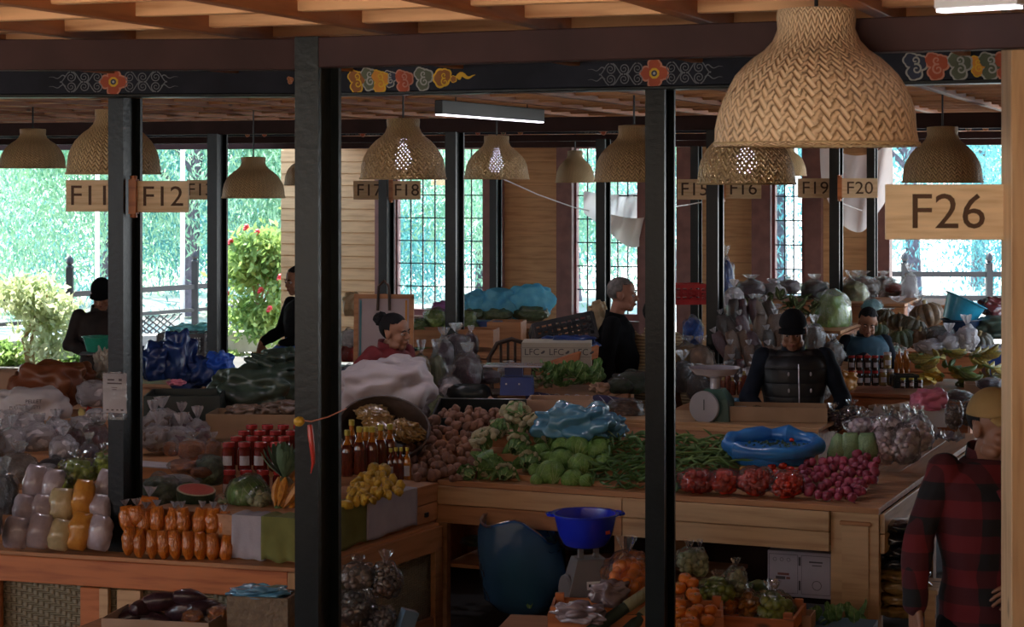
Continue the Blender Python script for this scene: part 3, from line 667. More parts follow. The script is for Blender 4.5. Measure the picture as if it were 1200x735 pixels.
# left bench: a low L of pine with an orange front board and a raised box at its right end
LA, LB, LC = g(-60, 641.5, .58), g(348, 666, .58), g(514, 613, .58)
bench = thing('market_bench', 'low pine bench with an orange front board under the tall bags of grain', 'bench', (0, 0, 0))
def lift(p, z): return Vector((p.x, p.y, z))
e1, e2, rz1 = frame2(LA, LB); f1, f2, rz2 = frame2(LB, LC)
for i in range(4): o = e2*(.07+i*.145); board('top_plank', lift(LA+o, .57), lift(LB+o, .57), .02, .14, W['pine'], bench, 0, bev=.002)
for i in range(4): o = f2*(.07+i*.145); board('top_plank', lift(LB+o+f1*.2, .572), lift(LC+o, .572), .02, .14, W['pine'], bench, 0, bev=.002)
board('front_board', lift(LA-e2*.012, .50), lift(LB-e2*.012-e1*.04, .50), .125, .024, W['orange_pine'], bench)
board('end_stile', lift(LB-e2*.006-e1*.02, 0), lift(LB-e2*.006-e1*.02, .56), .04, .03, W['pine_pale'], bench)
board('side_board', lift(LB-f2*.012, .505), lift(LC-f2*.012, .505), .125, .024, W['pine'], bench)
for q, wd, mt_ in ((1.29, .10, 'orange_pine'), (1.435, .05, 'pine_pale'), (1.56, .09, 'pine_pale'), (.05, .1, 'orange_pine')):
    q = max(q, .05); p = lift(LA, 0)+e1*(q*1.0)-e2*.004; pp = g(95+(q-1.29)*250, 690, .35) if False else p
for px0, px1, mt_ in ((-10, 2, 'orange_pine'), (96, 118, 'orange_pine'), (118, 128, 'pine_pale'), (139, 166, 'pine_pale')):
    t0 = rowx.__call__ if False else None
    def onfront(px):
        k = (px-CX)/F; A = LA-e2*.004; t = (k*A.y-A.x)/(e1.x-k*e1.y); return A+e1*t
    a, b = onfront(px0), onfront(px1); c = (a+b)/2; o = part('stile', boxmesh('stile', ((b-a).length, .03, .43), W[mt_], .003), bench, (c.x, c.y, .215), (0, 0, rz1))
matpanel(bench, LA+e2*.03, LB+e2*.03-e1*.05, .03, .44)
board('bottom_rail', lift(LA, .06), lift(LB, .06), .08, .03, W['pine'], bench)
# side frame with mat
board('stile', lift(LC-f1*.04-f2*.01, 0), lift(LC-f1*.04-f2*.01, .45), .07, .03, W['pine'], bench)
for o in bench.children:
    if o.name.startswith('stile') and abs(o.rotation_euler.z-rz1) > .01 and o.rotation_euler.y != 0: pass
st2 = [o for o in bench.children if o.name.startswith('stile')][-1]
st2.data = boxmesh('stile', (.075, .03, .46), W['pine'], .003); st2.rotation_euler = (0, 0, rz2); st2.location = lift(LC-f1*.04-f2*.01, .23)
part('stile', st2.data, bench, lift(LB+f1*.10-f2*.01, .23), (0, 0, rz2))
matpanel(bench, LB+f2*.02, LC+f2*.02, .03, .46); board('bottom_rail', lift(LB, .06), lift(LC, .06), .08, .03, W['pine'], bench)
# raised box
bxA, bxB, bxC = g(276, 655, .58), g(352, 660, .58), g(511, 611, .58)
def prism(m, pts, z0, z1, mi=0): m.rings([[lift(p, z0) for p in pts], [lift(p, z1) for p in pts]], mi); return m
b1 = (bxC-bxB).normalized(); b2 = Vector((-b1.y, b1.x, 0))
t = thing('wooden_box', 'raw pine box raised on the bench, draped with a white and a green cloth', 'box')
m = MB(); prism(m, [bxA, bxB, bxC, bxC+b2*.9, bxA+b2*.5], .581, .785); part('body', m.mesh('body', W['pine'], False), t)
for z in (.64, .74): board('side_board', lift(bxB-b2*.008, z), lift(bxC-b2*.008, z), .095, .015, W['pine'], t)
m = MB(); m.box((0, 0, 0), (.035, .012, .022)); part('handle_slot', m.mesh('handle_slot', W['iron'], False), t, lift(bxC-b1*.13-b2*.016, .635), (0, 0, math.atan2(b1.y, b1.x)))
def drape(name, label, mat, a, b, z0, z1, out, n=20, wav=.012, fold=5, seed=0, thick=True, top=.12):
    """cloth hanging over an edge from a to b"""
    a, b = Vector(a), Vector(b); d = (b-a); nrm = Vector((d.y, -d.x, 0)).normalized()
    def fn(u, v):
        p = a+d*u; w_ = noise.noise(Vector((u*fold+seed, v*2, seed)))
        if v < .25: q = v/.25; return lift(p-nrm*top*(1-q)+nrm*out, z1+.008*w_)
        q = (v-.25)/.75; e = noise.noise(Vector((u*3+seed, 9, 0)))*.02
        return lift(p+nrm*(out+wav*w_*q+.004), z1-(z1-z0+e)*q)
    m = MB(); m.grid(fn, n, 12); o = thing(name, label, 'cloth', (0, 0, 0), me=m.mesh(name, W[mat], 80)); s_ = o.modifiers.new('thick', 'SOLIDIFY'); s_.thickness = .004; return o
W['cloth_white'] = mt('cloth_white', (0.42, 0.38, 0.42), (0.36, 0.33, 0.37), rough=.9, bs=60, bstr=.2); W['cloth_green'] = mt('cloth_green', (0.20, 0.20, 0.055), (0.15, 0.15, 0.04), rough=.9)
def on_edge(A, B, px):
    k = (px-CX)/F; d = B-A; t = (k*A.y-A.x)/(d.x-k*d.y); return A+d*t
drape('cloth', 'white cloth over the box left of the green cloth, beside the orange pouches', 'cloth_white', on_edge(bxA, bxB, 274), on_edge(bxA, bxB, 314), .588, .79, .014)
drape('cloth', 'olive green cloth hanging over the box corner behind the thick column', 'cloth_green', on_edge(bxA, bxB, 309), on_edge(bxA, bxB, 352), .588, .792, .022, seed=4)
drape('cloth', 'olive green cloth strip right of the thick column under yellow fruit', 'cloth_green', on_edge(bxB, bxC, 362), on_edge(bxB, bxC, 427), .588, .792, .016, seed=7)
drape('cloth', 'white cloth draped over the box end under the yellow fruit', 'cloth_white', on_edge(bxB, bxC, 424), on_edge(bxB, bxC, 483), .60, .792, .024, seed=2, fold=9)
# sloped display steps of the left stall
def lp(px, py):
    """left stall: depth scale of a point of the rising display seen at this row"""
    return float(np.interp(py, [400, 430, 500, 545, 600, 645], [172, 182, 207, 223, 238, 246]))
def LP_(px, py): return P(px, py, lp(px, py))
m = MB()
for i, (y0, y1) in enumerate(((630, 605), (605, 560), (560, 520), (520, 485), (485, 450))):
    a, b, c, d = (P(px, yy, lp(px, yy)-5) for px, yy in ((-90, y0), (255, y0+4), (255, y1+4), (-90, y1)))
    z1 = min(a.z, c.z)-.06
    m.rings([[lift(q, .3) for q in (a, b, c, d)], [lift(q, z1) for q in (a, b, c, d)]])
part('display_step', m.mesh('display_step', W['pine'], False), bench)
m = MB()
for (p0, p1, p2, p3), z1 in (((g(170, 640, .62), g(266, 644, .62), g(268, 605, .72), g(170, 590, .75)), .66), ((g(168, 600, .74), g(345, 606, .74), g(405, 545, .80), g(168, 545, .80)), .745), ((g(160, 545, .85), g(420, 545, .85), g(420, 490, 1.0), g(160, 490, 1.0)), .86)):
    m.rings([[lift(q, .3) for q in (p0, p1, p2, p3)], [lift(q, z1) for q in (p0, p1, p2, p3)]])
part('display_step', m.mesh('display_step', W['pine'], False), bench)

# centre table
TA, TB = g(513, 562, .8), g(1030, 596, .8); t1, t2, rzt = frame2(TA, TB); TL_ = (TB-TA).length
def T(u, v, z=.8): p = TA+t1*u+t2*v; return Vector((p.x, p.y, z))
table = thing('market_table', 'long pine display table with apron boards under cabbages, beans and onions', 'table')
for i in range(8): board('top_plank', T(0, .07+i*.15, .785), T(TL_, .07+i*.15, .785), .028, .147, W['pine'], table, bev=.002)
for i in range(4): board('top_plank', T(TL_-.075-i*.15, 1.2, .785), T(TL_-.075-i*.15, 3.0, .785), .028, .147, W['pine'], table, bev=.002)
for u0, u1 in ((0, 1.04), (1.045, TL_-.24)):
    for z in (.722, .624): board('apron_board', T(u0, -.012, z), T(min(u1, TL_-.24), -.012, z), .095, .022, W['pine' if u0 == 0 and z < .7 else 'pine_pale'], table)
for z in (.722, .624): board('apron_board', T(TL_+.012, .02, z), T(TL_+.012, 2.9, z), .095, .022, W['pine_pale'], table)
def leg(u, v, w_, d_, mat='pine', z1=.77): return part('leg', boxmesh('leg', (w_, d_, z1), W[mat], .003), table, T(u, v, z1/2), (0, 0, rzt))
leg(TL_-.12, .03, .235, .05, 'pine_pale')
cp = part('corner_panel', boxmesh('corner_panel', (.13, .012, .62), W['pine_pale'], .003), table, T(TL_-.115, .0, .40), (0, 0, rzt))
part('leg_molding', boxmesh('leg_molding', (.15, .02, .02), W['pine'], .004), table, T(TL_-.115, -.004, .72), (0, 0, rzt))
leg(1.02, .02, .05, .05); leg(1.06, .9, .07, .05); leg(.02, .03, .06, .05); leg(TL_-.04, 1.4, .09, .09); leg(TL_-.04, 2.7, .09, .09)
board('shelf_board', T(0, .25, .33), T(1.5, .25, .33), .02, .3, W['pine'], table, bev=.002); board('shelf_board', T(0, .55, .33), T(1.5, .55, .33), .02, .28, W['pine'], table, bev=.002)
m = MB(); m.box((0, 0, 0), (TL_-.1, .02, .72)); part('back_board', m.mesh('back_board', W['brown_paint'], False), table, T(TL_/2, 1.2, .41), (0, 0, rzt))  # dark colour stands in for the shade under the table
# riser behind the heaps
board('riser_board', T(.44, 1.22, .90), T(1.75, 1.22, .90), .18, .02, W['pine_pale'], table)
board('riser_top', T(.44, 1.5, 1.0), T(1.75, 1.5, 1.0), .02, .55, W['pine_pale'], table)
for u in (.48, .9, 1.7): part('riser_leg', boxmesh('leg', (.04, .5, .2), W['pine']), table, T(u, 1.48, .895), (0, 0, rzt))

# ---------------------------------------------------------------- goods: generators
def fin(t, kids): return t
def shell(w_, d_, h_, nz=.12, seed=0, lv=3, p=.85, flat=-.9):
    m = MB(); m.blob((0, 0, h_/2), (w_/2, d_/2, h_/2), nz=nz, fq=2.4, seed=seed, lv=lv, p=p, flat=flat*h_/2); return m
def frill(m, c, r, h_, seed=0, n=14):
    """gathered and flared mouth of a tied plastic bag"""
    c = Vector(c); rr = []
    for i, (q, z) in enumerate(((1.0, -.25), (.34, 0), (.28, .12), (.75, .45), (1.15, .8), (1.3, 1.0))):
        ring = []
        for j in range(n):
            a = 2*math.pi*j/n; k = 1+(.45*noise.noise(Vector((math.cos(a)*2+seed, math.sin(a)*2, i*.3+seed))) if i > 2 else 0)+(.22*(-1)**j if i > 2 else 0)
            ring.append(c+Vector((r*q*k*math.cos(a), r*q*k*math.sin(a), h_*z+(h_*.18*noise.noise(Vector((j*.8, i, seed))) if i > 3 else 0))))
        rr.append(ring)
    return m.rings(rr, 0, caps=False)
_CACHE = {}
def cached(key, fn):
    if key not in _CACHE: _CACHE[key] = fn()
    return _CACHE[key]
def tied_bag(name, label, px, py, s, w_, h_, mat, cat='bag', d_=None, top=True, group=None, seed=None, rot=0, tilt=(0, 0), filmm='film', nz=.16, frh=.3):
    """full plastic bag standing at the pixel of its foot; contents and clear film are its parts"""
    seed = seed if seed is not None else R.randint(0, 5); d_ = d_ or w_*.8
    c = P(px, py, s); t = thing(name, label, cat, c, (tilt[0], tilt[1], rot), group)
    me = cached(('c', seed % 5, mat), lambda: shell(1, 1, 1, nz, seed % 5).mesh('contents', W[mat]))
    o = part('contents', me, t); o.scale = (w_*.93, d_*.93, h_*.93)
    def mk():
        m = shell(1.0, 1.0, 1.0, nz*1.6, seed % 5+.4, 3)
        if top: frill(m, (0, 0, .98), .17, frh, seed)
        return m.mesh('film', W[filmm])
    o = part('film', cached(('f', seed % 5, top, filmm, nz, frh), mk), t); o.scale = (w_, d_, h_)
    return t
def cluster(n, r, size, seed, lv=1, ell=(1, 1, 1)):
    m = MB(); rr = random.Random(seed)
    for i in range(n):
        a = rr.uniform(0, 6.28); z = rr.uniform(-1, 1); q = (1-z*z)**.5; k = rr.uniform(.75, 1)
        M = Euler((rr.uniform(0, 3), rr.uniform(0, 3), rr.uniform(0, 3))).to_matrix()
        m.blob((q*math.cos(a)*r[0]*k, q*math.sin(a)*r[1]*k, max(-r[2]*.8, z*r[2]*k)+r[2]), (size*ell[0]*rr.uniform(.8, 1.15), size*ell[1], size*ell[2]), nz=.12, seed=i, lv=lv, M=M)
    m.blob((0, 0, r[2]*.9), (r[0]*.85, r[1]*.85, r[2]*.8), nz=.1, lv=2); return m
def lump_bag(name, label, px, py, s, w_, h_, mat, size=.02, n=60, cat='bag', filmm='film', top=True, group=None, ell=(1, 1, 1), seed=1, rot=0, tilt=(0, 0)):
    c = P(px, py, s); t = thing(name, label, cat, c, (tilt[0], tilt[1], rot), group)
    o = part('contents', cluster(n, (w_*.42, w_*.34, h_*.42), size, seed, ell=ell).mesh('contents', W[mat]), t, kind='stuff')
    m = shell(w_*1.04, w_*.86, h_*1.02, .22, seed); 
    if top: frill(m, (0, 0, h_*.95), w_*.15, h_*.35, seed)
    part('film', m.mesh('film', W[filmm]), t); return t
def pouchmesh(mat, v, pt=False):
    def mk():
        m = MB(); rr = []
        for t in [i/12 for i in range(13)]:
            hw = .5*(.66+.34*math.sin(math.pi*t)**.5); dp = .03+.33*math.sin(math.pi*t)**.6
            if pt: hw = .5*(.22+.78*math.sin(math.pi*min(.5, t*1.1+.02)))*(1-.25*max(0, t-.7)/.3)
            ring = []
            for j in range(14):
                a = 2*math.pi*j/14; k = 1+.22*noise.noise(Vector((math.cos(a)*1.6+v*5, math.sin(a)*1.6, t*4)))
                ring.append((hw*k*math.copysign(abs(math.cos(a))**.8, math.cos(a)), dp*k*math.sin(a), t))
            rr.append(ring)
        m.rings(rr); return m.mesh('pouch', W[mat], 70)
    return cached(('p', mat, v, pt), mk)
def pouch(label, px, py, s, w_, h_, mat, group=None, tilt=(0, 0), rz=0, fr=True, v=None, name='food_pouch', cat='bag', d_=None):
    v = R.randint(0, 3) if v is None else v
    t = thing(name, label, cat, P(px, py, s), (tilt[0], tilt[1], rz), group)
    o = part('contents', pouchmesh(mat, v, mat == 'orange_food'), t); o.scale = (w_, (d_ or w_), h_)
    if fr:
        o = part('bag_top', cached(('frill', v), lambda: frill(MB(), (0, 0, 0), .3, 1, v).mesh('bag_top', W['film_white'])), t, (0, 0, h_*.97)); o.scale = (w_*.6, w_*.6, w_*.45)
    return t
def sack(name, label, px, py, s, w_, h_, mat, d_=None, rot=0, seed=0, nz=.3, cat='sack', lv=4, p=.8, tilt=(0, 0), fq=2.4, folds=True):
    d_ = d_ or w_*.7; m = MB(); m.blob((0, 0, h_*.5), (w_/2, d_/2, h_/2), nz=nz, fq=fq, seed=seed, lv=lv, p=p, flat=-h_*.42)
    me = m.mesh(name, W[mat], 80); t = thing(name, label, cat, P(px, py, s), (tilt[0], tilt[1], rot), me=me)
    if folds:
        tx = bpy.data.textures.get('folds') or bpy.data.textures.new('folds', 'CLOUDS'); tx.noise_scale = .15; tx.noise_depth = 2
        dm = t.modifiers.new('folds', 'DISPLACE'); dm.texture = tx; dm.strength = .05*min(1, w_/.4); dm.mid_level = .5
    return t
def openbox(name, label, c, w_, d_, h_, mat, rz=0, th=.006, cat='box', flaps=True, tilt=(0, 0), label_parts=None, bottom=True):
    t = thing(name, label, cat, c, (tilt[0], tilt[1], rz)); mt_ = W[mat]
    for sx_, sy_, a, b in ((0, -1, w_, th), (0, 1, w_, th), (-1, 0, th, d_-2*th), (1, 0, th, d_-2*th)):
        part('side_panel', boxmesh('side_panel', (a, b, h_), mt_, .001), t, (sx_*(w_/2-th/2), sy_*(d_/2-th/2), h_/2))
    if bottom: part('base', boxmesh('base', (w_-.002, d_-.002, th), mt_), t, (0, 0, th/2))
    if flaps:
        part('flap', boxmesh('flap', (th, d_*.9, .10), mt_), t, (-w_/2-.03, 0, h_+.02), (0, -1.0, 0)); part('flap', boxmesh('flap', (th, d_*.9, .10), mt_), t, (w_/2+.03, 0, h_+.02), (0, 1.0, 0))
    return t
def ventcrate(name, label, c, w_, d_, h_, mat, rz=0, tilt=(0, 0), rows=4, cols=9, solid=True):
    """plastic crate with a moulded rim, ribs and rows of slots"""
    t = thing(name, label, 'crate', c, (tilt[0], tilt[1], rz)); mt_ = W[mat]
    def side(L_, nm):
        m = MB(); m.box((0, 0, h_-.015), (L_, .018, .03)); m.box((0, 0, .02), (L_, .014, .04)); cw = L_/cols
        for i in range(cols+1): m.box((-L_/2+cw*i, 0, h_/2), (.014 if i % 3 else .03, .010, h_-.02))
        for j in range(1, rows): m.box((0, 0, .04+(h_-.07)*j/rows), (L_, .010, .014))
        return m.mesh(nm, mt_, False)
    s1, s2 = side(w_, 'side_panel'), side(d_, 'end_panel')
    part('side_panel', s1, t, (0, -d_/2, 0)); part('side_panel', s1, t, (0, d_/2, 0)); part('end_panel', s2, t, (-w_/2, 0, 0), (0, 0, math.pi/2)); part('end_panel', s2, t, (w_/2, 0, 0), (0, 0, math.pi/2))
    m = MB(); m.box((0, 0, .008), (w_, d_, .012)); part('base', m.mesh('base', mt_, False), t); return t
# jars and bottles
W['jar_red'] = mt('chilli_pickle', (0.22, 0.02, 0.012), (0.10, 0.012, 0.008), rough=.1, ns=40, coat=1); W['jar_brown'] = mt('dark_pickle', (0.045, 0.02, 0.015), (0.02, 0.01, 0.01), rough=.15, ns=30, coat=1)
W['jar_gold'] = mt('pale_pickle', (0.35, 0.24, 0.08), (0.22, 0.14, 0.05), rough=.15, ns=30, coat=1)
W['lid_red'] = mt('lid_red', (0.42, 0.03, 0.03), rough=.25, coat=.5); W['lid_white'] = mt('lid_white', (0.6, 0.5, 0.48), rough=.3); W['lid_yel'] = mt('lid_yellow', (0.55, 0.45, 0.06), rough=.35); W['paper'] = mt('paper_label', (0.62, 0.60, 0.66), rough=.7)
W['honey'] = mt('dark_honey', (0.16, 0.025, 0.008), (0.08, 0.012, 0.006), rough=.06, coat=1); W['honey_l'] = mt('amber_honey', (0.55, 0.19, 0.02), (0.35, 0.10, 0.01), rough=.06, coat=1)
def jar(label, c, r, h_, body, lid, group, rz=0, paper=True, name='pickle_jar', cat='jar'):
    t = thing(name, label, cat, c, rz, group)
    part('glass', cached(('jar', body), lambda: MB().lathe([(0, 0), (.85, .0), (1, .06), (1, .70), (.92, .78), (.80, .82), (.80, .86), (0, .86)], 16).mesh('glass', W[body])), t).scale = (r, r, h_)
    part('lid', cached(('lid', lid), lambda: MB().lathe([(0, .84), (.88, .84), (.90, .86), (.90, .98), (.84, 1.0), (0, 1.0)], 16).mesh('lid', W[lid])), t).scale = (r, r, h_)
    if paper:
        def mk():
            m = MB(); m.grid(lambda u, v: (1.012*math.cos(-math.pi/2+(u-.5)*1.5), 1.012*math.sin(-math.pi/2+(u-.5)*1.5), .22+.32*v), 6, 1); return m.mesh('paper_label', W['paper'])
        part('paper_label', cached('plabel', mk), t).scale = (r, r, h_)
    return t
def bottle(label, c, r, h_, body, lid, group=None, paper=False, name='honey_bottle', rz=0, neck=None):
    t = thing(name, label, 'bottle', c, rz, group)
    part('glass', cached(('bot', body), lambda: MB().lathe([(0, 0), (.9, 0), (1, .03), (1, .52), (.92, .60), (.55, .72), (.36, .78), (.34, .90), (0, .90)], 14).mesh('glass', W[body])), t).scale = (r, r, h_)
    if neck: part('neck', cached(('nk', neck), lambda: MB().lathe([(.93, .58), (.56, .72), (.38, .78), (.37, .90)], 14, caps=False).mesh('neck', W[neck])), t).scale = (r*1.01, r*1.01, h_)
    part('cap', cached(('cap', lid), lambda: MB().lathe([(0, .88), (.44, .88), (.46, .90), (.46, .99), (.40, 1.0), (0, 1.0)], 14).mesh('cap', W[lid])), t).scale = (r, r, h_)
    if paper: 
        def mk():
            m = MB(); m.grid(lambda u, v: (1.012*math.cos(-math.pi/2+(u-.5)*1.5), 1.012*math.sin(-math.pi/2+(u-.5)*1.5), .12+.32*v), 6, 1); return m.mesh('paper_label', W['paper'])
        part('paper_label', cached('blabel', mk), t).scale = (r, r, h_)
    return t
# vegetables
W['potato'] = mt('potato_skin', (0.30, 0.15, 0.10), (0.21, 0.10, 0.065), rough=.75, ns=14, vary=.25, bs=60, bstr=.15)
W['onion'] = mt('red_onion', (0.36, 0.055, 0.11), (0.24, 0.03, 0.06), rough=.4, ns=9, vary=.25)
W['cabb'] = leafmat('cabbage_leaf', (0.21, 0.36, 0.085), (0.12, 0.25, 0.045), .15, 6); W['cabb_d'] = leafmat('cabbage_outer', (0.10, 0.22, 0.05), (0.06, 0.15, 0.03), .15, 6); W['vein'] = mt('leaf_vein', (0.42, 0.52, 0.24), rough=.5)
W['caul_leaf'] = leafmat('cauliflower_leaf', (0.19, 0.34, 0.10), (0.09, 0.19, 0.055), .15, 7); W['curd'] = mt('curd', (0.62, 0.56, 0.36), (0.5, 0.44, 0.26), ns=30, bs=50, bstr=.8)
W['bean'] = leafmat('bean_pod', (0.10, 0.20, 0.05), (0.06, 0.13, 0.035), .1); W['bean2'] = leafmat('string_bean', (0.16, 0.25, 0.07), (0.09, 0.17, 0.045), .1)
W['tomato'] = mt('tomato', (0.62, 0.035, 0.015), (0.48, 0.03, 0.012), rough=.25, coat=.4, vary=.2); W['tomato_o'] = mt('tomato_unripe', (0.55, 0.22, 0.03), rough=.3)
W['orange'] = mt('mandarin', (0.75, 0.20, 0.015), (0.62, 0.14, 0.01), rough=.4, bs=90, bstr=.15, vary=.2); W['stem'] = mt('stalk', (0.14, 0.20, 0.06), rough=.7)
def cabbage(label, c, r, rot=0, group='round cabbages heaped on the table', mat='cabb'):
    t = thing('cabbage', label, 'cabbage', c, (rnd(-.6, .6), rnd(-.6, .6), rot), group)
    def mk(): m = MB(); m.blob((0, 0, 0), (1, 1, .92), nz=.06, lv=3); return m.mesh('head', W['cabb'])
    part('head', cached('cabhead', mk), t).scale = (r*.95,)*3
    for k in range(4):
        def mkl(k=k):
            m = MB()
            def fn(u, v):
                a = (u-.5)*2.3*math.sin(max(.12, v)*2.4); b = -1.45+v*2.5; q = 1.03+.05*k*.4+.035*noise.noise(Vector((u*4, v*4, k)))+.10*max(0, v-.82)
                return (q*math.cos(b)*math.cos(a), q*math.cos(b)*math.sin(a), q*math.sin(b)*.95)
            m.grid(fn, 10, 10)
            for w_ in (-.5, -.25, 0, .25, .5):
                pts = []
                for i in range(7):
                    v = .12+i*.12; u = .5+w_*v*.9; p = Vector(fn(u, v)); pts.append(p*1.015)
                m.tube(pts, [.022*(1-i*.1) for i in range(7)], 4, 1)
            return m.mesh('leaf', [W['cabb'], W['vein']], 80)
        part('leaf', cached(('cableaf', k), mkl), t, (0, 0, 0), (rnd(-.2, .2), rnd(-.2, .2), k*1.6+rnd(-.3, .3))).scale = (r,)*3
    return t
def leafmesh(mat, L_=1, wd=.4, curl=.5, wave=.05, seed=0, nv=8, veins=True):
    m = MB()
    def fn(u, v):
        x = (u-.5)*2; ww = wd*math.sin(math.pi*min(1, .06+v*.92))**.7; y = v*L_
        return (x*ww, y*math.cos(curl*v*.9), y*math.sin(curl*v)*.5*L_+abs(x)*ww*.35+wave*noise.noise(Vector((x*2+seed, v*5, seed))))
    m.grid(fn, 6, nv)
    if veins: m.tube([Vector(fn(.5, v/6))+Vector((0, 0, .008)) for v in range(7)], [.035-.004*i for i in range(7)], 4, 1)
    return m.mesh('leaf', [W[mat], W['vein']], 80)
def cauliflower(label, c, r, tilt=(0, 0), rz=0, group=None, curd=.6):
    t = thing('cauliflower', label, 'cauliflower', c, (tilt[0], tilt[1], rz), group)
    def mk():
        m = MB(); rr = random.Random(3)
        for i in range(46):
            a = rr.uniform(0, 6.28); z = rr.uniform(.05, 1); q = (1-z*z)**.5; m.blob((q*math.cos(a)*.78, q*math.sin(a)*.78, z*.6), (.2, .2, .17), nz=.3, fq=4, seed=i, lv=1)
        return m.mesh('curd', W['curd'])
    part('curd', cached('curd', mk), t).scale = (r*curd,)*3
    for k in range(9):
        a = k*.70+rnd(-.2, .2); o = part('leaf', cached(('cfl', k % 3), lambda: leafmesh('caul_leaf', 1.35, .34, 1.5+.35*(k % 3), .08, k)), t, (math.sin(a)*-r*.15, math.cos(a)*r*.15, -r*.35), (rnd(.5, .95), 0, a)); o.scale = (r*.95,)*3
    return t
def potato_mesh(i, mat='potato'):
    return cached(('pot', i, mat), lambda: MB().blob((0, 0, 0), (1, .78, .72), nz=.25, fq=1.3, seed=i*3, lv=2).mesh('potato', W[mat]))
def onion_mesh(i):
    return cached(('on', i), lambda: MB().lathe([(0, -.85), (.35, -.82), (.8, -.5), (1, 0), (.85, .45), (.45, .78), (.16, 1.0), (.10, 1.35), (.02, 1.45)], 14, wob=.12, seed=i).mesh('onion', W['onion']))
def heap(name, label, cat, group, spots, mesh_fn, size, jit=.2, rot=True):
    first = None
    for i, c in enumerate(spots):
        t = thing(name, label, cat, c, (rnd(-3, 3), rnd(-3, 3), rnd(0, 6)) if rot else (rnd(-.5, .5), rnd(-.5, .5), rnd(0, 6)), group, me=mesh_fn(i)); k = size*rnd(1-jit, 1+jit); t.scale = (k,)*3

# ================================================================ CENTRE TABLE GOODS
def sf(px): return 221+(px-513)*20/517
def fy(px): return 562+(px-513)*34/517
def cs(px, py): return sf(px)*(1-.075*(fy(px)-py)/80)
def CP(px, py, dz=0): p = P(px, py, cs(px, py)); return Vector((p.x, p.y, p.z+dz))
def region(poly, step, jit=.35, xs=1.0):
    out = []; ys = [q[1] for q in poly]; xs_ = [q[0] for q in poly]; y = max(ys); k = 0
    while y > min(ys):
        x = min(xs_)+(k % 2)*step*.5
        while x < max(xs_):
            X, Y = x+rnd(-jit, jit)*step, y+rnd(-jit, jit)*step; ins = False; j = len(poly)-1
            for i in range(len(poly)):
                (ax, ay), (bx_, by) = poly[i], poly[j]
                if (ay > Y) != (by > Y) and X < (bx_-ax)*(Y-ay)/(by-ay)+ax: ins = not ins
                j = i
            if ins: out.append((X, Y))
            x += step*xs
        y -= step*.78; k += 1
    return out
# sloping steps under the heaps
m = MB()
for u0, u1 in ((-.12, .95), (.95, 1.42)):
    for k in range(3):
        v0 = .12+k*.24; m.rings([[T(u0, v0, .80), T(u1, v0, .80), T(u1, 1.2, .80), T(u0, 1.2, .80)], [T(u0, v0, .83+k*.07), T(u1, v0, .83+k*.07), T(u1, 1.2, .83+k*.07), T(u0, 1.2, .83+k*.07)]])
part('display_step', m.mesh('display_step', W['pine'], False), table)
heap('potato', 'brown potato in the loose heap between the round basket and the cauliflowers', 'potato', 'potatoes in the loose heap', [CP(x, y, .02) for x, y in region([(478, 565), (556, 567), (562, 540), (560, 512), (588, 508), (592, 486), (512, 484), (500, 498), (482, 515), (470, 545)], 9.6)], lambda i: potato_mesh(i % 4), .031)
# black crate of potatoes
W['potato2'] = mt('potato_skin_pale', (0.42, 0.24, 0.165), (0.32, 0.165, 0.11), rough=.75, ns=14, vary=.2)
W['black_plastic'] = mt('black_plastic', (0.018, 0.025, 0.024), (0.012, 0.016, 0.016), rough=.35)
cc = P(566, 503, 204); crate = openbox('potato_crate', 'low black plastic crate of potatoes above the loose potato heap', cc+Vector((0.0, .20, 0)), .57, .36, .10, 'black_plastic', -.12, .012, 'crate', False, (.22, 0))
Mx = crate.matrix_basis
heap('potato', 'pinkish potato in the low black crate above the heap', 'potato', 'potatoes in the black crate', [P(x, y, 203-(495-y)*.35) for x, y in region([(512, 496), (610, 492), (616, 474), (528, 466)], 9.5)], lambda i: potato_mesh(i % 4, 'potato2'), .030)
# cauliflowers
CF = [(568, 520, .085, (.5, .1), .8), (604, 490, .10, (.2, .7), .55), (628, 502, .09, (.4, .2), .75), (606, 526, .10, (1.1, .2), .3), (570, 548, .105, (1.2, -.4), .25), (592, 556, .08, (1.0, .3), .3), (620, 545, .10, (1.3, .3), .2), (585, 505, .08, (.8, -.3), .35), (548, 557, .07, (1.2, -.6), .2), (634, 515, .07, (.6, .6), .3)]
CFL = ['cauliflower showing its pale curd at the left of the pile beside potatoes', 'cauliflower on top of the pile with long pale ribs', 'cauliflower with cream curd below the blue plastic bag', 'cauliflower with closed striped leaves in the pile centre', 'leafy cauliflower low at the pile front left', 'cauliflower with pale stalks at the front middle', 'dark leafed cauliflower next to the front cabbages', 'small cauliflower tucked behind the upper left of the pile', 'lowest leftmost cauliflower touching the potatoes', 'small cauliflower between the pile and upper cabbages']
for (x, y, r, tl, cu), lb_ in zip(CF, CFL): cauliflower(lb_, CP(x, y+4, r*.35), r*1.5, tl, rnd(0, 6), 'cauliflowers piled on the table', .35+cu*.55)
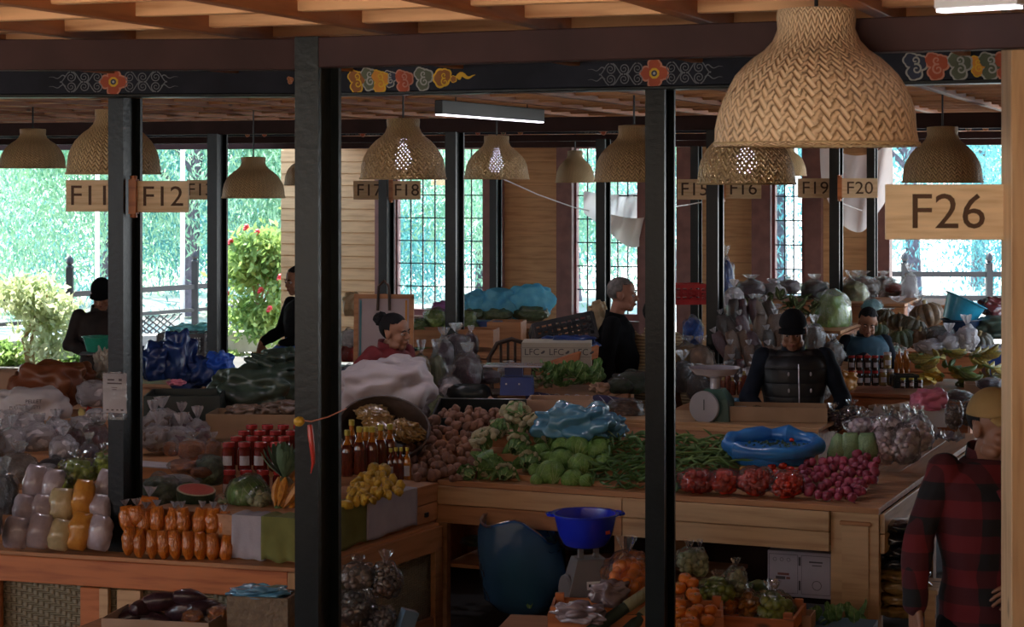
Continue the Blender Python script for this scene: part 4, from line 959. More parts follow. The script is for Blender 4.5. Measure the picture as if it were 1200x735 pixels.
CB = [(646, 556, 14, 'largest bright round cabbage at the table front'), (670, 561, 10.5, 'pale cabbage right of the largest front one'), (687, 564, 7, 'small cabbage at the front beside the flat beans'), (657, 540, 13, 'dark green cabbage just above the largest front one'), (681, 546, 12.5, 'dark cabbage below the middle of the cabbage pile'), (677, 527, 13.5, 'cabbage in the middle of the pile'), (688, 511, 14.5, 'bright veined cabbage high on the pile'), (670, 513, 10, 'cabbage at the upper left of the pile by blue plastic'), (657, 526, 11.5, 'pale yellow green cabbage left of the middle one'), (642, 539, 9.5, 'small cabbage left of the dark upper one'), (633, 529, 9, 'dark round cabbage beside the cauliflowers'), (651, 518, 8, 'little cabbage at the top left of the pile'), (703, 503, 12.5, 'open leafed cabbage at the very top of the pile'), (703, 527, 12.5, 'cabbage at the right of the pile against beans'), (629, 552, 8, 'small cabbage behind the front left corner'), (629, 563, 6.5, 'tiny cabbage at the front beside cauliflower leaves'), (706, 542, 9, 'small cabbage half under the flat beans'), (696, 518, 9, 'small cabbage between the two right ones')]
for x, y, r, lb_ in CB: cabbage(lb_, CP(x, y), r/cs(x, y)*1.18, rnd(0, 6))
# beans
def podmesh(i, flat=True):
    def mk():
        m = MB(); cv = .12+.12*(i % 4); n = 7; pts = [((t-.5), cv*math.sin(math.pi*t)*.6, .06*math.sin(t*5+i)) for t in [k/n for k in range(n+1)]]
        m.tube(pts, [.004]+[(.050 if flat else .032)*(1+.12*(k % 2)) for k in range(n-1)]+[.004], 6)
        if flat: m.v = [(a, b, c*.5) for a, b, c in m.v]
        return m.mesh('bean', W['bean' if flat else 'bean2'])
    return cached(('pod', i, flat), mk)
def beans(poly, n, flat, size, label, group, nm):
    sp = region(poly, 5.5 if flat else 5.2, .5); R.shuffle(sp)
    for i, (x, y) in enumerate(sp[:n]):
        c = CP(x, y, rnd(.0, .035)); t = thing(nm, label, 'bean', c, (rnd(-3.1, 3.1), rnd(-.45, .45), rnd(-1.5, 1.5) if flat else rnd(-1.2, 1.2)), group, me=podmesh(i % 6, flat)); t.scale = (size*rnd(.8, 1.2),)*3
beans([(692, 571), (795, 576), (795, 515), (722, 511), (712, 528), (700, 548)], 250, True, .13, 'flat green bean pod in the heap right of the cabbages', 'flat green beans in a heap', 'flat_bean')
beans([(793, 560), (845, 556), (872, 548), (862, 535), (845, 518), (793, 516)], 230, False, .17, 'slender string bean in the heap beside the blue rolled bag', 'string beans in a heap', 'string_bean')
# tomatoes
for x, y, w_, h_, sd, lb_ in ((817, 577, 44, 28, 1, 'clear bag of red tomatoes beside the black column, leftmost of four'), (849, 577, 36, 27, 2, 'second tomato bag from the column on the table edge'), (885, 579, 42, 32, 3, 'third tomato bag, peaked, on the table edge'), (922, 582, 40, 30, 4, 'rightmost tomato bag next to the red onions')):
    s = cs(x, y); lump_bag('tomato_bag', lb_, x, y, s, w_/s, h_/s, 'tomato', .021, 60, seed=sd, top=False, filmm='film')
def fruit(name, label, c, r, mat, group=None, cat=None, sq=.88):
    t = thing(name, label, cat or name, c, (rnd(-.5, .5), rnd(-.5, .5), rnd(0, 6)), group)
    part('flesh', cached(('fr', mat), lambda: MB().lathe([(0, -.86), (.5, -.78), (.88, -.4), (1, 0), (.9, .45), (.55, .80), (.2, .86), (0, .80)], 18, wob=.06).mesh('flesh', W[mat])), t).scale = (r, r, r*sq)
    part('stalk', cached('stk', lambda: MB().lathe([(.0, .76), (.22, .80), (.1, .84), (.05, 1.0), (0, 1.0)], 6).mesh('stalk', W['stem'])), t).scale = (r, r, r*sq)
    return t
for i, (x, y, mt_) in enumerate(((872, 553, 'tomato_o'), (892, 547, 'tomato'), (917, 548, 'tomato'), (904, 550, 'tomato'), (926, 553, 'tomato'), (883, 552, 'tomato'), (910, 557, 'tomato'), (933, 557, 'tomato'), (899, 558, 'tomato'))):
    if i == 0: fruit('tomato', 'single orange unripe tomato behind the tomato bags', CP(x, y, .01), .026, mt_)
    else: fruit('tomato', 'loose red tomato behind the tomato bags', CP(x, y, .01), .025, mt_, 'loose tomatoes behind the bags')
# onions
heap('red_onion', 'purple red onion in the heap at the right table corner', 'onion', 'red onions on the table', [CP(x, y, .02) for x, y in region([(938, 586), (1002, 590), (1022, 570), (1036, 545), (1010, 536), (935, 546)], 9.2)], lambda i: onion_mesh(i % 4), .0255)
# rolled blue bag
W['blue_plastic'] = mt('blue_plastic', (0.03, 0.20, 0.52), (0.02, 0.13, 0.40), rough=.35, coat=.3, ns=6, bs=14, bstr=.4); W['chilli_dark'] = mt('dark_leaf', (0.045, 0.08, 0.03), (0.02, 0.045, 0.02), ns=20)
c = CP(905, 541); s_ = cs(905, 530); t = thing('open_bag', 'bright blue plastic bag with rolled rim, open, behind the tomatoes', 'bag', P(905, 541, 225)+Vector((0, 0.0, -.01)), .05); c = P(905, 541, 225); m = MB(); rr = []
for i in range(12):
    b = 2*math.pi*i/12; ring = []
    for j in range(30):
        a = 2*math.pi*j/30; k = 1+.16*noise.noise(Vector((math.cos(a)*2, math.sin(a)*2, 3))); rw = .034*(1+.8*noise.noise(Vector((math.cos(a)*3, math.sin(a)*3, 7))))
        ring.append(((.235*k+rw*math.cos(b))*math.cos(a), (.155*k+rw*math.cos(b))*math.sin(a), .10+.03*math.sin(a*1.0)+rw*1.1*math.sin(b)))
    rr.append(ring)
m.rings(rr, closed=True); part('rolled_rim', m.mesh('rolled_rim', W['blue_plastic']), t)
m = MB(); m.lathe([(.0, 0), (.8, 0), (1, .05), (1.02, .10)], 28, ex=.235, ey=.155); part('body', m.mesh('body', W['blue_plastic']), t)
m = MB(); m.lathe([(0, .075), (.6, .08), (.96, .075)], 24, ex=.235, ey=.155)
for k in range(60): a = rnd(0, 6.28); q = rnd(0, .85); m.tube([(q*.235*math.cos(a), q*.155*math.sin(a), .085), (q*.235*math.cos(a)+rnd(-.04, .04), q*.155*math.sin(a)+rnd(-.04, .04), .105)], .006, 5)
part('contents', m.mesh('contents', W['chilli_dark']), t, kind='stuff')
for k in range(7): fruit('red_chilli', 'red chilli among dark greens inside the rolled blue bag', c+D2*.10+Vector((.08+rnd(-.05, .05), rnd(-.05, .05), .105)), .014, 'tomato', 'red chillies in the blue bag', 'chilli', .8)
# wrapped green bundles
W['green_wrap'] = mt('wrapped_greens', (0.24, 0.36, 0.17), (0.13, 0.23, 0.09), rough=.35, ns=30, coat=.8, bs=25, bstr=.5)
for i, (x, y) in enumerate(((976, 546), (996, 545), (1018, 545))): s = cs(x, y)*.985; pouch(['film wrapped green bundle leaning left behind the onions', 'middle film wrapped green bundle behind the onions', 'film wrapped green bundle next to the garlic bags'][i], x, y, s, 23/s, 38/s, 'green_wrap', 'film wrapped green bundles', (0, (.3, 0, -.05)[i]), fr=False)
W['garlic'] = mt('garlic', (0.80, 0.70, 0.72), (0.58, 0.42, 0.48), rough=.5, ns=25, vary=.15)
for i, (x, y, w_, h_) in enumerate(((1036, 545, 34, 44), (1060, 545, 36, 48), (1076, 530, 34, 42), (1040, 520, 40, 34), (1068, 512, 40, 30), (1012, 512, 44, 24))):
    s = cs(x, y)*.98; lump_bag('garlic_bag', ['clear bag of garlic bulbs at the front left of the garlic bags', 'clear bag of garlic hanging towards the table edge', 'clear bag of garlic nearest the plaid shirt', 'clear garlic bag behind the front pair', 'rear garlic bag under the loose plastic', 'flat garlic bag behind the green bundles'][i], x, y, s, w_/s, h_/s, 'garlic', .019, 70, seed=i+3, filmm='film', group='clear garlic bags')
def crumple(name, label, x0, y0, x1, y1, s, mat, hgt=.05, seed=0, cat='plastic sheet', dep=.3):
    a, b = P(x0, (y0+y1)/2, s), P(x1, (y0+y1)/2, s*.98); d = b-a
    def fn(u, v):
        p = a+d*u+Vector((0, dep*(v-.5), 0)); n1 = noise.noise(Vector((u*5+seed, v*5, seed))); n2 = abs(noise.noise(Vector((u*13, v*13+seed, 1)))); return (p.x, p.y, p.z+hgt*(n1+n2*1.1))
    m = MB(); m.grid(fn, 28, 18); return thing(name, label, cat, (0, 0, 0), me=m.mesh(name, W[mat], 30))
W['foil'] = mt('shiny_plastic', (0.55, 0.54, 0.60), (0.42, 0.40, 0.46), rough=.16, coat=.6, metal=.25, ns=9, bs=20, bstr=.5)
crumple('plastic_sheet', 'crumpled clear plastic over the garlic, trailing to the right', 1000, 492, 1075, 505, 205, 'film_white', .09, 1)
crumple('plastic_sheet', 'shiny torn plastic ends beside the plaid shoulder', 1072, 505, 1128, 522, 212, 'foil', .05, 5, dep=.14)
W['grape'] = mt('dark_fruit', (0.07, 0.035, 0.05), (0.04, 0.02, 0.03), rough=.2, coat=.6)
for i, (x, y) in enumerate(((952, 512), (976, 506), (998, 502))): s = 205; lump_bag('fruit_bag', ['bag of small dark fruit at the left behind the blue bag', 'bag of dark fruit with a shiny knot behind the onions', 'bag of dark fruit beside the wrapped green bundles'][i], x, y, s, 32/s, 26/s, 'grape', .011, 90, seed=i+8, filmm='film', group='bags of dark fruit')
# blue plastic bag behind the cabbages, cardboard, cloth roll, brown bag
W['blue_bag'] = mt('pale_blue_plastic', (0.12, 0.30, 0.42), (0.05, 0.20, 0.36), rough=.25, coat=.7, ns=5, bs=9, bstr=.9)
sack('plastic_bag', 'large crumpled blue plastic bag behind cabbages and cauliflowers', 674, 518, 215, .40, .20, 'blue_bag', .25, -.1, 3, .45, 'bag')
sack('plastic_bag', 'shiny blue plastic tail at the right end of the crumpled blue bag', 716, 514, 214, .16, .13, 'blue_bag', .15, .3, 5, .45, 'bag')
c = P(657, 500, 208); c.z = 1.012; t = openbox('cardboard_box', 'long cut cardboard tray behind the crumpled blue bag', c+Vector((0, .15, 0)), .36, .25, .13, 'card_pink', -.1, flaps=False)
c = P(905, 502, 207); c.z = 1.012; t = openbox('cardboard_box', 'long low cardboard box in front of the man in the black cap', c+Vector((0.0, .14, 0)), .66, .24, .085, 'card', -.16, flaps=False)
t = board('riser_board', P(795, 503, 201), P(848, 505, 202), .07, .02, W['pine_pale'], table)
W['plaid_cloth'] = mt('purple_cloth', (0.055, 0.04, 0.11), (0.035, 0.03, 0.07), rough=.8)
a, b = P(618, 471, 188), P(736, 476, 190); m = MB(); m.tube([a+(b-a)*(i/10)+Vector((0, 0, .012*math.sin(i))) for i in range(11)], [.05+.006*math.sin(i*2) for i in range(11)], 14)
t = thing('cloth_roll', 'rolled dark purple cloth with pale stripes behind the cardboard', 'cloth'); part('roll', m.mesh('roll', W['plaid_cloth']), t)
for i in range(9):
    p = a+(b-a)*((i+.7)/10); m = MB(); m.tube([p+Vector((.02*math.cos(q)-.015*q, -.053*math.cos(q-.6), .053*math.sin(q-.6)+.006)) for q in [k*.35 for k in range(9)]], .0022, 4); part('stripe', m.mesh('stripe', W['paper']), t)
W['brown_food'] = mt('brown_sweets', (0.16, 0.07, 0.03), (0.07, 0.03, 0.015), rough=.2, coat=1, ns=12, bs=16, bstr=.6)
tied_bag('food_bag', 'shiny bag of dark brown food beside the black column', 734, 497, 200, .22, .15, 'brown_food', seed=2, top=False)
tied_bag('food_bag', 'crinkled dark green bag behind the column, above the purple roll', 742, 462, 185, .26, .15, 'chilli_dark', seed=3, top=False)
tied_bag('food_bag', 'grey black plastic bag of vegetables left of the column', 727, 462, 186, .17, .11, 'chilli_dark', seed=1, top=False)

# kitchen scale with blue basin, on its crate in front of the table
W['scale_grey'] = mt('scale_grey', (0.17, 0.155, 0.16), (0.15, 0.14, 0.145), rough=.45); W['basin_blue'] = mt('basin_blue', (0.012, 0.03, 0.55), (0.01, 0.025, 0.5), rough=.25, coat=.5); W['sticker'] = mt('red_sticker', (0.6, 0.05, 0.03))
s = 250; c = P(690, 722, s); t = thing('weighing_scale', 'grey tapered weighing scale carrying the blue basin in front of the table', 'scale', c, .22)
m = MB(); rr = []
for z, a, b in ((0, .135, .10), (.05, .135, .10), (.265, .072, .065), (.275, .068, .06)): rr.append([(-a, -b, z), (a, -b, z), (a, b, z), (-a, b, z)])
m.rings(rr); part('body', m.mesh('body', W['scale_grey'], False), t); 
for sx_ in (-.04, .035): part('post', boxmesh('post', (.022, .03, .07), W['scale_grey']), t, (sx_, 0, .31))
part('cross_plate', boxmesh('cross_plate', (.12, .05, .012), W['scale_grey']), t, (0, 0, .345))
m = MB(); m.lathe([(0, -.012), (.075, -.012), (.08, 0), (.075, .012), (0, .012)], 24); o = part('dial', m.mesh('dial', W['scale_grey']), t, (-.108, .0, .12), (math.pi/2, 0, -1.45))
part('sticker', boxmesh('sticker', (.066, .002, .038), W['white']), t, (0.0, -.0905, .16), (-.16, 0, 0))
s2 = boxmesh('emblem', (.010, .001, .014), W['iron']); part('emblem', s2, t, (-.019, -.092, .16), (-.16, 0, 0))
c = P(686, 640, 250); t = thing('basin', 'royal blue plastic basin with two handle lips on the grey scale', 'basin', c, .1)
m = MB(); m.lathe([(0, 0), (.085, 0), (.105, .012), (.128, .06), (.148, .145), (.163, .150), (.163, .156), (.143, .154), (.122, .06), (.09, .016), (0, .012)], 40); part('bowl', m.mesh('bowl', W['basin_blue']), t)
for sx_ in (-1, 1): m = MB(); m.tube([(sx_*.155, -.04, .152), (sx_*.178, -.02, .152), (sx_*.178, .02, .152), (sx_*.155, .04, .152)], .008, 6); part('handle', m.mesh('handle', W['basin_blue']), t)
part('sticker', boxmesh('sticker', (.03, .002, .03), W['sticker'], 0), t, (.090, -.098, .085), (-.22, 0, .74))
# blue see-through bag of greens
c = P(612, 716, 226); t = thing('greens_bag', 'tall translucent blue bag with cauliflower leaves standing in front of the table', 'bag', c)
m = MB(); rr = []
for z, r, dx in ((0, .12, 0), (.06, .19, 0), (.2, .225, .01), (.32, .225, -.01), (.42, .20, -.02), (.47, .19, -.02)):
    rr.append([(dx+r*(1+.12*noise.noise(Vector((math.cos(a)*2, math.sin(a)*2, z*6))))*math.cos(a), .75*r*(1+.12*noise.noise(Vector((math.cos(a)*2, math.sin(a)*2, z*6+4))))*math.sin(a), z-(.10*max(0, math.cos(a))*(z > .4))+(.02*(z > .4)*math.sin(a*3))) for a in [2*math.pi*j/30 for j in range(30)]])
m.rings(rr, caps=False); o = part('film', m.mesh('film', W['film_blue']), t); m = MB(); m.tube([Vector(q) for q in rr[-1]+[rr[-1][0]]], .008, 5); part('rim', m.mesh('rim', W['film_blue']), t)
for k in range(16):
    o = part('leaf', _CACHE[('cfl', k % 3)], t, (rnd(-.07, .07), rnd(-.05, .05), rnd(.02, .16)), (rnd(.2, 1.1), 0, k*.8)); o.scale = (.19,)*3
tied_bag('food_bag', 'dark translucent bag lying on the shelf below the table top', 560, 640, 214, .18, .06, 'chilli_dark', seed=4, top=False)
W['pink_film'] = mt('pinkish_plastic', (0.30, 0.22, 0.23), (0.22, 0.16, 0.17), rough=.25, coat=.6, bs=12, bstr=.6)
# wooden crate with bag, long bamboo tubes, mandarins
W['tube_wood'] = mt('pale_radish', (0.34, 0.30, 0.17), (0.25, 0.22, 0.12), ns=12, bs=30); W['dark_wrap'] = mt('dark_leaf_wrap', (0.05, 0.07, 0.05), (0.03, 0.045, 0.03), ns=14, bs=25)
def lowcrate(label, c, w_, d_, h_, rz):
    t = thing('wooden_crate', label, 'crate', c, rz)
    for z in (h_*.25, h_*.75):
        for sy in (-1, 1): part('slat', boxmesh('slat', (w_, .015, h_*.42), W['orange_pine'], .002), t, (0, sy*d_/2, z))
        for sx_ in (-1, 1): part('slat', boxmesh('slat', (.015, d_-.03, h_*.42), W['orange_pine'], .002), t, (sx_*(w_/2-.008), 0, z))
    for sx_ in (-1, 1):
        for sy in (-1, 1): part('corner_post', boxmesh('corner_post', (.04, .03, h_+.02), W['orange_pine'], .002), t, (sx_*(w_/2-.03), sy*(d_/2-.025), h_/2+.01))
    part('base', boxmesh('base', (w_-.02, d_-.02, .012), W['pine']), t, (0, 0, .01)); return t
lowcrate('orange pine crate in front of the weighing scale', P(740, 760, 262)+Vector((.03, .10, .0)), .78, .34, .17, -.1)
sack('plastic_bag', 'pale pinkish plastic bag on the crate beside the weighing scale', 715, 712, 262, .17, .12, 'pink_film', .12, .5, 2, .4, 'bag')
sack('plastic_bag', 'thin plastic bag sliding off the pine crate at the bottom', 678, 730, 266, .22, .09, 'pink_film', .14, -.4, 5, .5, 'bag')
for i, (x0, y0, x1, y1, lb_) in enumerate(((690, 742, 762, 692, 'long leaf wrapped bundle with pale end, topmost of three'), (722, 752, 772, 704, 'leaf wrapped bundle with the brightest pale end'), (748, 762, 782, 726, 'leaf wrapped bundle with pale end, lowest of three'))):
    a, b = P(x0, y0, 266), P(x1, y1, 262); d = b-a; t = thing('wrapped_bundle', lb_, 'vegetable bundle'); m = MB(); m.tube([a, a+d*.3, a+d*.62], [.030, .028, .026], 10); part('wrap', m.mesh('wrap', W['dark_wrap']), t)
    m = MB(); m.tube([a+d*.60, a+d*.8, a+d], [.029, .027, .027], 10); part('pale_end', m.mesh('pale_end', W['tube_wood']), t)
    for k in range(3): m = MB(); m.tube([a+d*(.66+k*.1)+Vector((0, -.027*math.cos(q), .028*math.sin(q))) for q in [j*.5 for j in range(-1, 7)]], .003, 4); part('binding', m.mesh('binding', W['tube_wood']), t)
lump_bag('mandarin_bag', 'clear bag full of mandarins between the scale and the black column', 734, 712, 258, .22, .25, 'orange', .026, 70, seed=4, cat='bag')
def mand(px, py, s, r=.033): return fruit('mandarin', 'loose mandarin in the pile right of the black column base', P(px, py, s), r, 'orange', 'loose mandarins by the column', 'mandarin')
for x, y in region([(794, 735), (836, 738), (838, 720), (822, 700), (820, 680), (794, 676)], 14): mand(x, y, 262+(y-700)*.15)
m = MB(); m.box((0, 0, 0), (.6, .3, .2)); 
W['lime'] = mt('lime', (0.32, 0.38, 0.05), (0.20, 0.28, 0.04), rough=.35, coat=.4, vary=.2); W['cuc'] = mt('cucumber', (0.09, 0.15, 0.035), (0.05, 0.10, 0.025), rough=.4, ns=10, coat=.3); W['pale_veg'] = mt('pale_vegetable', (0.40, 0.40, 0.22), (0.26, 0.30, 0.14), ns=16, coat=.8)
for i, (x, y, w_, h_, mt_, lb_) in enumerate(((808, 672, 30, 30, 'pale_veg', 'small bag of greens touching the column above the mandarins'), (820, 676, 18, 34, 'pale_veg', 'upright tied bag behind the mandarins'), (842, 705, 44, 28, 'lime', 'clear bag of limes right of the mandarins'), (862, 698, 26, 34, 'pale_veg', 'clear bag of sprouts between limes and cucumbers'), (848, 720, 40, 24, 'orange', 'flat clear bag of orange slices in front of the limes'), (878, 722, 30, 30, 'tomato_o', 'clear bag with a cut orange fruit in the middle of the crate'), (905, 735, 52, 42, 'lime', 'big clear bag of limes with white ties at the bottom'), (885, 742, 36, 26, 'pale_veg', 'pale vegetable bag at the very bottom by the limes'))):
    s = 252; lump_bag('produce_bag', lb_, x, y, s, w_/s, h_/s, mt_, .018 if mt_ != 'lime' else .026, 40, seed=i, group='small produce bags in front of the table')
for i, (x, y, a) in enumerate(((867, 692, .3), (885, 696, -.1), (877, 703, .1), (898, 702, -.3), (862, 701, .5), (888, 688, .9))):
    m = MB(); m.tube([(-.075, 0, 0), (-.06, 0, .004), (0, .0, .010), (.06, 0, .004), (.08, 0, 0)], [.008, .022, .026, .021, .006], 12); thing('cucumber', 'thick green cucumber in the pile beside the printed carton', 'cucumber', P(x, y, 246), (0, .1, a), 'cucumbers by the printed carton', me=cached('cuc', lambda: m.mesh('cucumber', W['cuc'])))
# low trays carrying these
lowcrate('long pine tray holding mandarins, limes and cucumbers', P(862, 752, 256)+Vector((0, .1, 0)), .62, .36, .14, -.3)
c = P(933, 735, 252); openbox('cardboard_box', 'small open cardboard box at the bottom beside the dark greens', c, .16, .14, .07, 'card_pink', -.3, flaps=False)
t = thing('leafy_greens', 'pile of dark leafy greens on a pale blue tray at the table foot', 'greens', P(985, 728, 246), 0)
for k in range(22): o = part('leaf', cached(('lf', k % 3), lambda: leafmesh('caul_leaf', 1, .22, 1.0, .08, k % 3)), t, (rnd(-.16, .16), rnd(-.06, .06), rnd(-.02, .03)), (rnd(-.1, .5), 0, rnd(0, 6))); o.scale = (.13,)*3
W['blue_tray'] = mt('pale_blue', (0.14, 0.24, 0.36), rough=.3, coat=.5)
openbox('tray', 'pale blue tray under dark leafy greens at the bottom', P(988, 742, 250), .30, .2, .05, 'blue_tray', -.3, flaps=False, cat='tray')
# printed carton below the table
W['carton'] = mt('printed_carton', (0.60, 0.50, 0.56), (0.55, 0.46, 0.51), rough=.8)
c = P(937, 700, 226); t = thing('printed_carton', 'pale printed carton standing under the table beside the corner leg', 'carton', c, RZ*1.0)
part('body', boxmesh('body', (.335, .24, .235), W['carton'], .002), t, (0, .12, .117)); W['ink2'] = mt('carton_ink', (0.12, 0.09, 0.10)); W['ink_red'] = mt('carton_red', (0.30, 0.10, 0.08))
for dx, dz, w_, h_ in ((-.085, .117, .15, .20), (.085, .117, .15, .20)):
    for a, b, e, f in ((0, h_/2, w_, .002), (0, -h_/2, w_, .002), (-w_/2, 0, .002, h_), (w_/2, 0, .002, h_)): part('printed_line', boxmesh('line', (e, .001, f), W['ink2']), t, (dx+a, -.0005, dz+b))
for i in range(3): m = MB(); m.lathe([(.008, -.0005), (.010, 0), (.008, .0005)], 14, caps=False); part('printed_mark', m.mesh('mark', W['ink2']), t, (-.13+i*.036, -.0008, .19), (math.pi/2, 0, 0))
part('printed_ring', MB().lathe([(.022, -.0005), (.025, 0), (.022, .0005)], 20, caps=False).mesh('ring', W['ink2']), t, (.09, -.0008, .065), (math.pi/2, 0, 0))
for q in ((-.085, .115, .06, .012, 'ink_red'), (-.10, .095, .05, .016, 'ink2'), (-.06, .095, .02, .012, 'ink_red'), (.085, .185, .07, .008, 'ink2'), (.09, .168, .05, .005, 'ink2'), (0.0, .185, .012, .045, 'ink2'), (.0, .06, .01, .05, 'ink2')): part('printed_block', boxmesh('block', (q[2], .001, q[3]), W[q[4]]), t, (q[0], -.0006, q[1]))
# stacked packets beside the corner leg
W['dark_film'] = mt('dark_packet', (0.025, 0.03, 0.04), (0.012, 0.014, 0.02), rough=.15, coat=1, ns=9, bs=18, bstr=.8); W['gold_packet'] = mt('golden_packet', (0.38, 0.23, 0.07), (0.22, 0.12, 0.04), rough=.25, coat=.8, ns=18, bs=22, bstr=.7)
for i in range(8):
    y = 616+i*14; mt_ = 'dark_film' if i < 4 else 'gold_packet'
    m = MB(); m.blob((0, 0, 0), (.13, .11, .034), nz=.15, seed=i, lv=3, p=.75); o = thing('food_packet', ['topmost black glossy packet', 'second black glossy packet', 'third black glossy packet', 'fourth black glossy packet', 'upper golden snack packet', 'second golden snack packet', 'third golden snack packet', 'lowest golden snack packet'][i]+' of the stack right of the table corner', 'packet', P(1058, y, 238), .2, 'stacked packets beside the table', me=m.mesh('food_packet', W[mt_], 60))
m = MB(); p = P(1065, 685, 238); t = thing('wooden_stand', 'small pine stand under the stacked packets', 'stand', (p.x, p.y+.05, 0), RZ); part('top', boxmesh('top', (.34, .3, .025), W['pine_pale'], .002), t, (0, 0, p.z-.012)); part('leg', boxmesh('leg', (.05, .05, p.z-.03), W['pine_pale']), t, (.13, -.1, (p.z-.03)/2)); part('leg', boxmesh('leg', (.05, .05, p.z-.03), W['pine_pale']), t, (-.13, -.1, (p.z-.03)/2))

# ================================================================ LEFT STALL GOODS
W['flour'] = mt('pale_lilac_powder', (0.50, 0.42, 0.46), (0.42, 0.35, 0.39), rough=.35, coat=.9, ns=5, bs=5, bstr=.35); W['maize'] = mt('cream_flour', (0.62, 0.50, 0.28), (0.52, 0.41, 0.22), rough=.35, coat=.9, ns=5, bs=5, bstr=.35)
W['turmeric'] = mt('orange_powder', (0.72, 0.33, 0.06), (0.62, 0.25, 0.04), rough=.35, coat=.9, ns=6, bs=5, bstr=.35); W['orange_food'] = mt('orange_snack', (0.66, 0.19, 0.015), (0.48, 0.12, 0.01), rough=.3, coat=1, ns=5, bs=7, bstr=.8, vary=.12)
W['rice'] = mt('milky_grain', (0.74, 0.70, 0.72), (0.60, 0.56, 0.58), rough=.35, coat=.9, ns=10, bs=14, bstr=.7); W['redbean'] = mt('red_bean', (0.16, 0.03, 0.035), (0.09, 0.02, 0.02), rough=.3, coat=.8, ns=40, bs=30, bstr=.6)
W['brown_dry'] = mt('brown_dried_food', (0.24, 0.16, 0.12), (0.13, 0.085, 0.06), rough=.35, coat=.7, ns=22, bs=24, bstr=.8); W['dark_dry'] = mt('dark_dried_food', (0.075, 0.055, 0.05), (0.035, 0.028, 0.026), rough=.3, coat=.8, ns=20, bs=24, bstr=.8)
W['purple_dry'] = mt('purple_dried_food', (0.16, 0.09, 0.11), (0.09, 0.05, 0.065), rough=.35, coat=.8, ns=24, bs=22, bstr=.7); W['gold_dry'] = mt('golden_crisps', (0.42, 0.25, 0.08), (0.24, 0.13, 0.04), rough=.3, coat=.8, ns=24, bs=24, bstr=.8)
W['weave_sack'] = mt('brown_woven_plastic', (0.26, 0.085, 0.03), (0.17, 0.05, 0.02), rough=.45, ns=4); W['white_sack'] = mt('white_woven_plastic', (0.56, 0.52, 0.52), (0.48, 0.44, 0.44), rough=.5, ns=4)
cols = [('leftmost lilac flour pile on the bench', 'flour', [(16, 643, 30, 36), (25, 614, 28, 34), (36, 587, 28, 42)]), ('second lilac flour pile', 'flour', [(42, 643, 30, 40), (47, 620, 28, 40), (58, 592, 28, 42)]),
        ('pile of cream flour pouches', 'maize', [(66, 645, 28, 36), (70, 615, 30, 42)]), ('pile of orange powder pouches', 'turmeric', [(89, 645, 28, 44), (94, 607, 27, 44)]), ('pile of pale pouches touching the black column', 'flour', [(113, 645, 30, 40), (115, 618, 28, 38), (118, 590, 26, 40)])]
for lb_, mt_, ps in cols:
    for k, (x, y, w_, h_) in enumerate(ps):
        nm = (['bottom', 'middle', 'top'] if len(ps) == 3 else ['bottom', 'top'])[k]; pouch('%s pouch of the %s' % (nm, lb_), x, y, 243-k*2.2, w_/240, h_/238, mt_, 'piled flour pouches', (-.12, rnd(.08, .22)), rnd(-.3, .3), False, d_=.13)
lump_bag('lime_bag', 'clear bag of green limes on top of the orange powder pile', 92, 568, 236, .22, .13, 'lime', .022, 50, seed=2)
lump_bag('lime_bag', 'small green lime bag above the pouches next to the column', 122, 556, 236, .10, .12, 'lime', .02, 24, seed=5)
lump_bag('lime_bag', 'narrow clear bag with green limes on the cream pouches', 74, 580, 238, .09, .12, 'lime', .016, 30, seed=6)
op = []
for i in range(9): op.append((150+i*14.2, 652+i*1.0+rnd(-1, 2), 16, 33, 0))
for i in range(8): op.append((152+i*16, 628+i*.6+rnd(-2, 2), 18, 34, 1))
op.append((172, 612, 27, 30, 2)); op.append((163, 617, 20, 24, 1))
for x, y, w_, h_, k in op: pouch(['orange snack pouch in the lower row at the bench edge', 'orange snack pouch in the upper row', 'round tied orange snack bag on top of the two orange rows'][k], x, y, 246-k*2, w_/240, h_/240, 'orange_food', ['lower row of orange pouches', 'upper row of orange pouches', None][k], (-.1, rnd(-.15, .15)), rnd(-.4, .4), k > 0, d_=.09)
W['tray_blue'] = mt('tray_blue', (0.07, 0.17, 0.33), rough=.4); openbox('tray', 'flat blue tray behind the orange snack pouches', P(232, 605, 236)+Vector((0, .12, 0)), .40, .22, .03, 'tray_blue', -.28, flaps=False, cat='tray')
# loose milky bags and other heaps at the left
specs = [(12, 540, 50, 40, 'rice', 'milky plastic bag at the far left of the heap'), (44, 530, 44, 34, 'rice', 'milky plastic bag left of the red bean bags'), (30, 512, 44, 28, 'rice', 'milky bag directly below the printed white sack'), (66, 520, 40, 30, 'rice', 'white tied bag between printed sack and red beans'), (75, 545, 46, 34, 'rice', 'broad milky bag under the red bean bag'), (104, 550, 38, 32, 'purple_dry', 'greyish purple bag beside the column below the red beans'),
         (86, 528, 30, 26, 'redbean', 'left red bean bag'), (112, 530, 36, 34, 'redbean', 'right red bean bag against the column'), (22, 566, 54, 36, 'brown_dry', 'large bag of brown dried food at the left'), (-2, 545, 30, 40, 'brown_dry', 'brown bag cut by the left photo edge'), (62, 556, 40, 20, 'dark_dry', 'dark crinkled bag lying on the lilac pouches'), (6, 605, 34, 52, 'dark_dry', 'dark bag leaning by the tall lilac piles'), (-14, 640, 40, 60, 'dark_dry', 'dark bag at the bottom of the left edge'), (52, 566, 30, 22, 'rice', 'small milky bag above the second lilac pile'),
         (112, 500, 28, 22, 'rice', 'milky bag above the red bean bags'), (10, 515, 36, 26, 'rice', 'milky bag at the left edge under the printed sack'), (94, 508, 24, 20, 'rice', 'small clear tied bag over the left red beans')]
